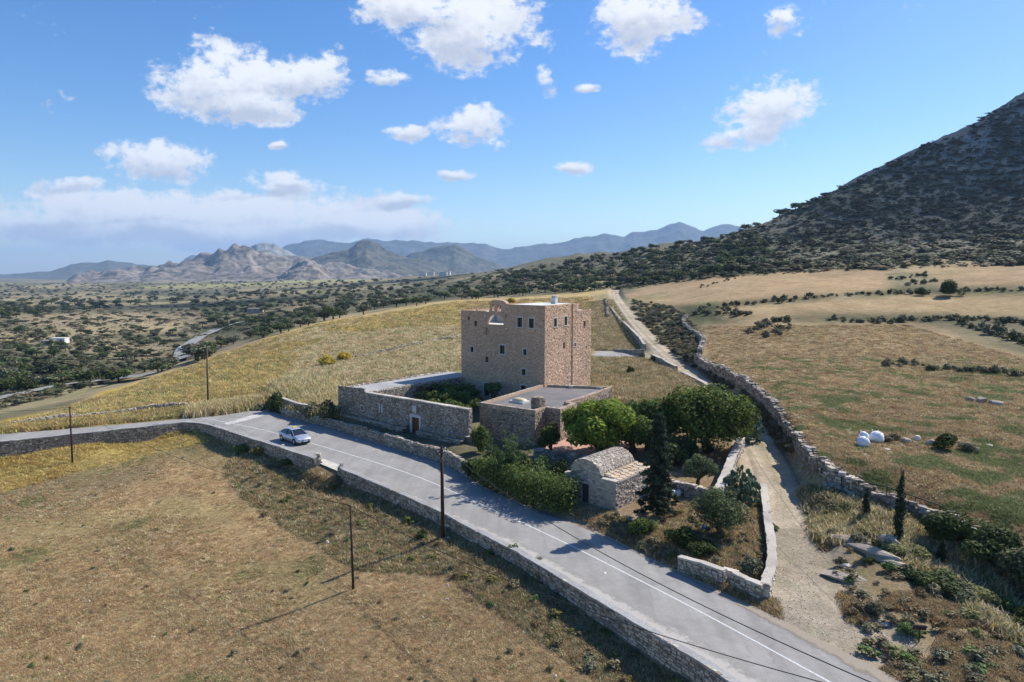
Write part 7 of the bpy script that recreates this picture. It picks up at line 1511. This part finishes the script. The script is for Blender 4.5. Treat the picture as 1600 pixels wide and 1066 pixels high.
# ------------------------------------------------------------------ van far below and valley buildings
def van(label, u, v, L, W, H, colr, yaw, name='white_van', z=.5):
    p = hit(u, v); g = thing(name, label, 'van', p+[0, 0, z]); f = np.array([math.cos(yaw), math.sin(yaw)]); s = np.array([-f[1], f[0]]); W_ = lambda x, y, zz: (*(p[:2]+f*x+s*y), p[2]+z+zz)
    prof = [(-L/2,.35),(L/2,.35),(L/2,.95),(L/2-.45,1.1),(L/2-.95,H),(-L/2,H)]
    V = [W_(x, sg*W/2, zz) for sg in (-1, 1) for x, zz in prof]; n_ = 6; part('body', (np.array(V), [tuple(range(n_)), tuple(range(n_, 2*n_))[::-1]]+[(i+n_, (i+1) % n_+n_, (i+1) % n_, i) for i in range(n_)]), colr, g)
    for sg in (-1, 1): part('side_window', MB().box(W_(L/2-1.35, sg*(W/2+.005), H-.42), (*(f*.5), 0), (*(s*.01), 0), (0, 0, .25)).out(), MGLASS, g)
    part('windscreen', MB().box(W_(L/2-.68, 0, (H+1.1)/2+.02), (*(f*.24), -(H-1.1)/2*.9), (*(s*W*.42), 0), (*(f*.015), .02)).out(), MGLASS, g)
    for sg in (-1, 1):
        for x in (-L/2+.8, L/2-.8): part('wheel', MB().tube([W_(x, sg*(W/2-.15), .33), W_(x, sg*(W/2+.02), .33)], [.33, .33], 12).out(), MDARK, g)
van('white van driving away on the far valley road', 286, 551, 4.6, 1.9, 2.0, MBAG, R(80))
def house(label, u, v, L, W, H, yaw, mat=MWHITE, name='farmhouse', roofm=None, cat='house', nwin=2, group=None):
    p = hit(u, v)
    if p is None: return
    g = thing(name, label, cat, p, group); f = np.array([math.cos(yaw), math.sin(yaw)]); s = np.array([-f[1], f[0]])
    part('wall', MB().box(p+[0, 0, H/2-.2], (*(f*L/2), 0), (*(s*W/2), 0), (0, 0, H/2+.2)).out(), mat, g)
    part('roof', MB().box(p+[0, 0, H+.12], (*(f*(L/2+.1)), 0), (*(s*(W/2+.1)), 0), (0, 0, .1)).out(), roofm or mat, g)
    for k in range(nwin):
        x = (k+.5)/nwin*L-L/2; part('window', MB().box((*(p[:2]+f*x-s*(W/2+.01)), p[2]+H*.55), (*(f*.45), 0), (*(s*.03), 0), (0, 0, .5)).out(), MGLASS, g)
house('small white flat roofed shed alone on the valley floor', 93, 537, 7.5, 4.5, 2.9, R(5)); house('low brown stone hut adjoining the white valley shed', 76, 539, 5.0, 4, 2.2, R(5), MROCK, 'stone_hut', None, 'hut', 1)
house('small dark roadside hut by the valley road bend', 303, 548, 2.2, 2.2, 2.6, R(20), MPOLE2, 'roadside_hut', None, 'hut', 1)
house('pale farm building in the wooded middle of the valley', 400, 489, 12, 7, 3.5, R(8), MROCK, 'farmhouse', None, 'house', 3)
MBLUE = simple('blue_sheeting', (.12, .22, .48), .35, .5, 0, .1, .05)
for i_, (u, v, L, lab) in enumerate([(548,435,70,'long blue greenhouse on the far plain, leftmost'),(570,433,60,'blue greenhouse on the far plain, middle one'),(588,431.5,80,'blue greenhouse on the far plain, rightmost')]): house(lab, u, v, L, 30, 6, 0, MBLUE, 'greenhouse', MBLUE, 'greenhouse', 0)
rr = random.Random(15)
for k in range(22): house('tiny white house of the far village below the blue mountains', 598+rr.uniform(0, 110), 427.5+rr.uniform(0, 4), rr.uniform(10, 18), 10, rr.uniform(5, 8), 0, MWHITE, 'village_house', None, 'house', 2, 'white houses of the far village')
# garden odds and ends
p_ = hit(1100, 829); b_ = part('blue_bucket', MB().tube([p_, p_+[0, 0, .3]], [.14, .18], 12).out(), simple('blue_plastic', (.02, .12, .5), .4), None); setp(b_, 'small blue bucket on the ground beside the rounded olive', 'bucket')
for i_, u in enumerate((1052, 1060)): p_ = hit(u, 776); b_ = part('white_urn', MB().tube([p_, p_+[0, 0, .1], p_+[0, 0, .35], p_+[0, 0, .5]], [.12, .2, .22, .15], 12).out(), MWHITE, None, True); setp(b_, ('left', 'right')[i_]+' white urn of the pair on the low terrace behind the conifer', 'urn')
for i_, (u, v, lab) in enumerate([(846,714,'white plastic table in the shade of the small patio tree')]):
    p_ = hit(u, v); g = thing('patio_table', lab, 'table', p_); part('table_top', MB().tube([p_+[0, 0, .70], p_+[0, 0, .74]], .5, 16).out(), MWHITE, g)
    for a in range(4): q = p_+[.3*math.cos(a*1.57), .3*math.sin(a*1.57), 0]; part('leg', MB().tube([q, q+[0, 0, .7]], .025, 5).out(), MWHITE, g)
# ------------------------------------------------------------------ clouds standing outside the frame: their shade lies on the hill and in the valley
MCL = M('cloud_white'); t = NT(MCL); t.finish((.9, .9, .9), 1.0, None, 0); ou = [n for n in MCL.node_tree.nodes if n.type == 'OUTPUT_MATERIAL'][0]; sh = ou.inputs[0].links[0].from_socket; mx = t.n('ShaderNodeMixShader', {0: .22}); tr = t.n('ShaderNodeBsdfTransparent'); t.t.links.new(tr.outputs[0], mx.inputs[1]); t.t.links.new(sh, mx.inputs[2]); t.t.links.new(mx.outputs[0], ou.inputs[0])
def cloud(label, tx, ty, tz, sx, sy, seed, alt=1150):
    """a cumulus above the point that darkens (tx, ty)"""
    k = (alt-tz)/math.tan(SUN_EL); c = np.array([tx+SUN_AZ_VEC[0]*k, ty+SUN_AZ_VEC[1]*k, alt]); r = np.random.default_rng(seed); Vs = []; Fs = []; o = 0
    for q in range(26):
        d = r.uniform(-1, 1, 2); cc = c+np.array([d[0]*sx*.65, d[1]*sy*.65, r.uniform(0, .25)*min(sx, sy)]); rad = np.array([sx*.33, sy*.33, min(sx, sy)*.28])*r.uniform(.4, 1.0); V, Fq = unit_sphere(50+q); V = V/np.linalg.norm(V, axis=1)[:, None]*(1+.12*r.normal(size=(len(V), 1)))
        Vs.append(cc+V*rad); Fs += [tuple(i+o for i in f) for f in Fq]; o += len(V)
    ob = part('cloud', (np.concatenate(Vs), Fs), MCL, None, True); setp(ob, label, 'cloud')
cloud('white cumulus beyond the right edge shading the hill', 540, 600, 130, 330, 230, 1)
cloud('broad cumulus out of view shading the far valley', -150, 1150, -14, 420, 110, 3, 1300)
cloud('small cumulus out of view shading the middle valley', -330, 720, -14, 200, 60, 4, 1300)
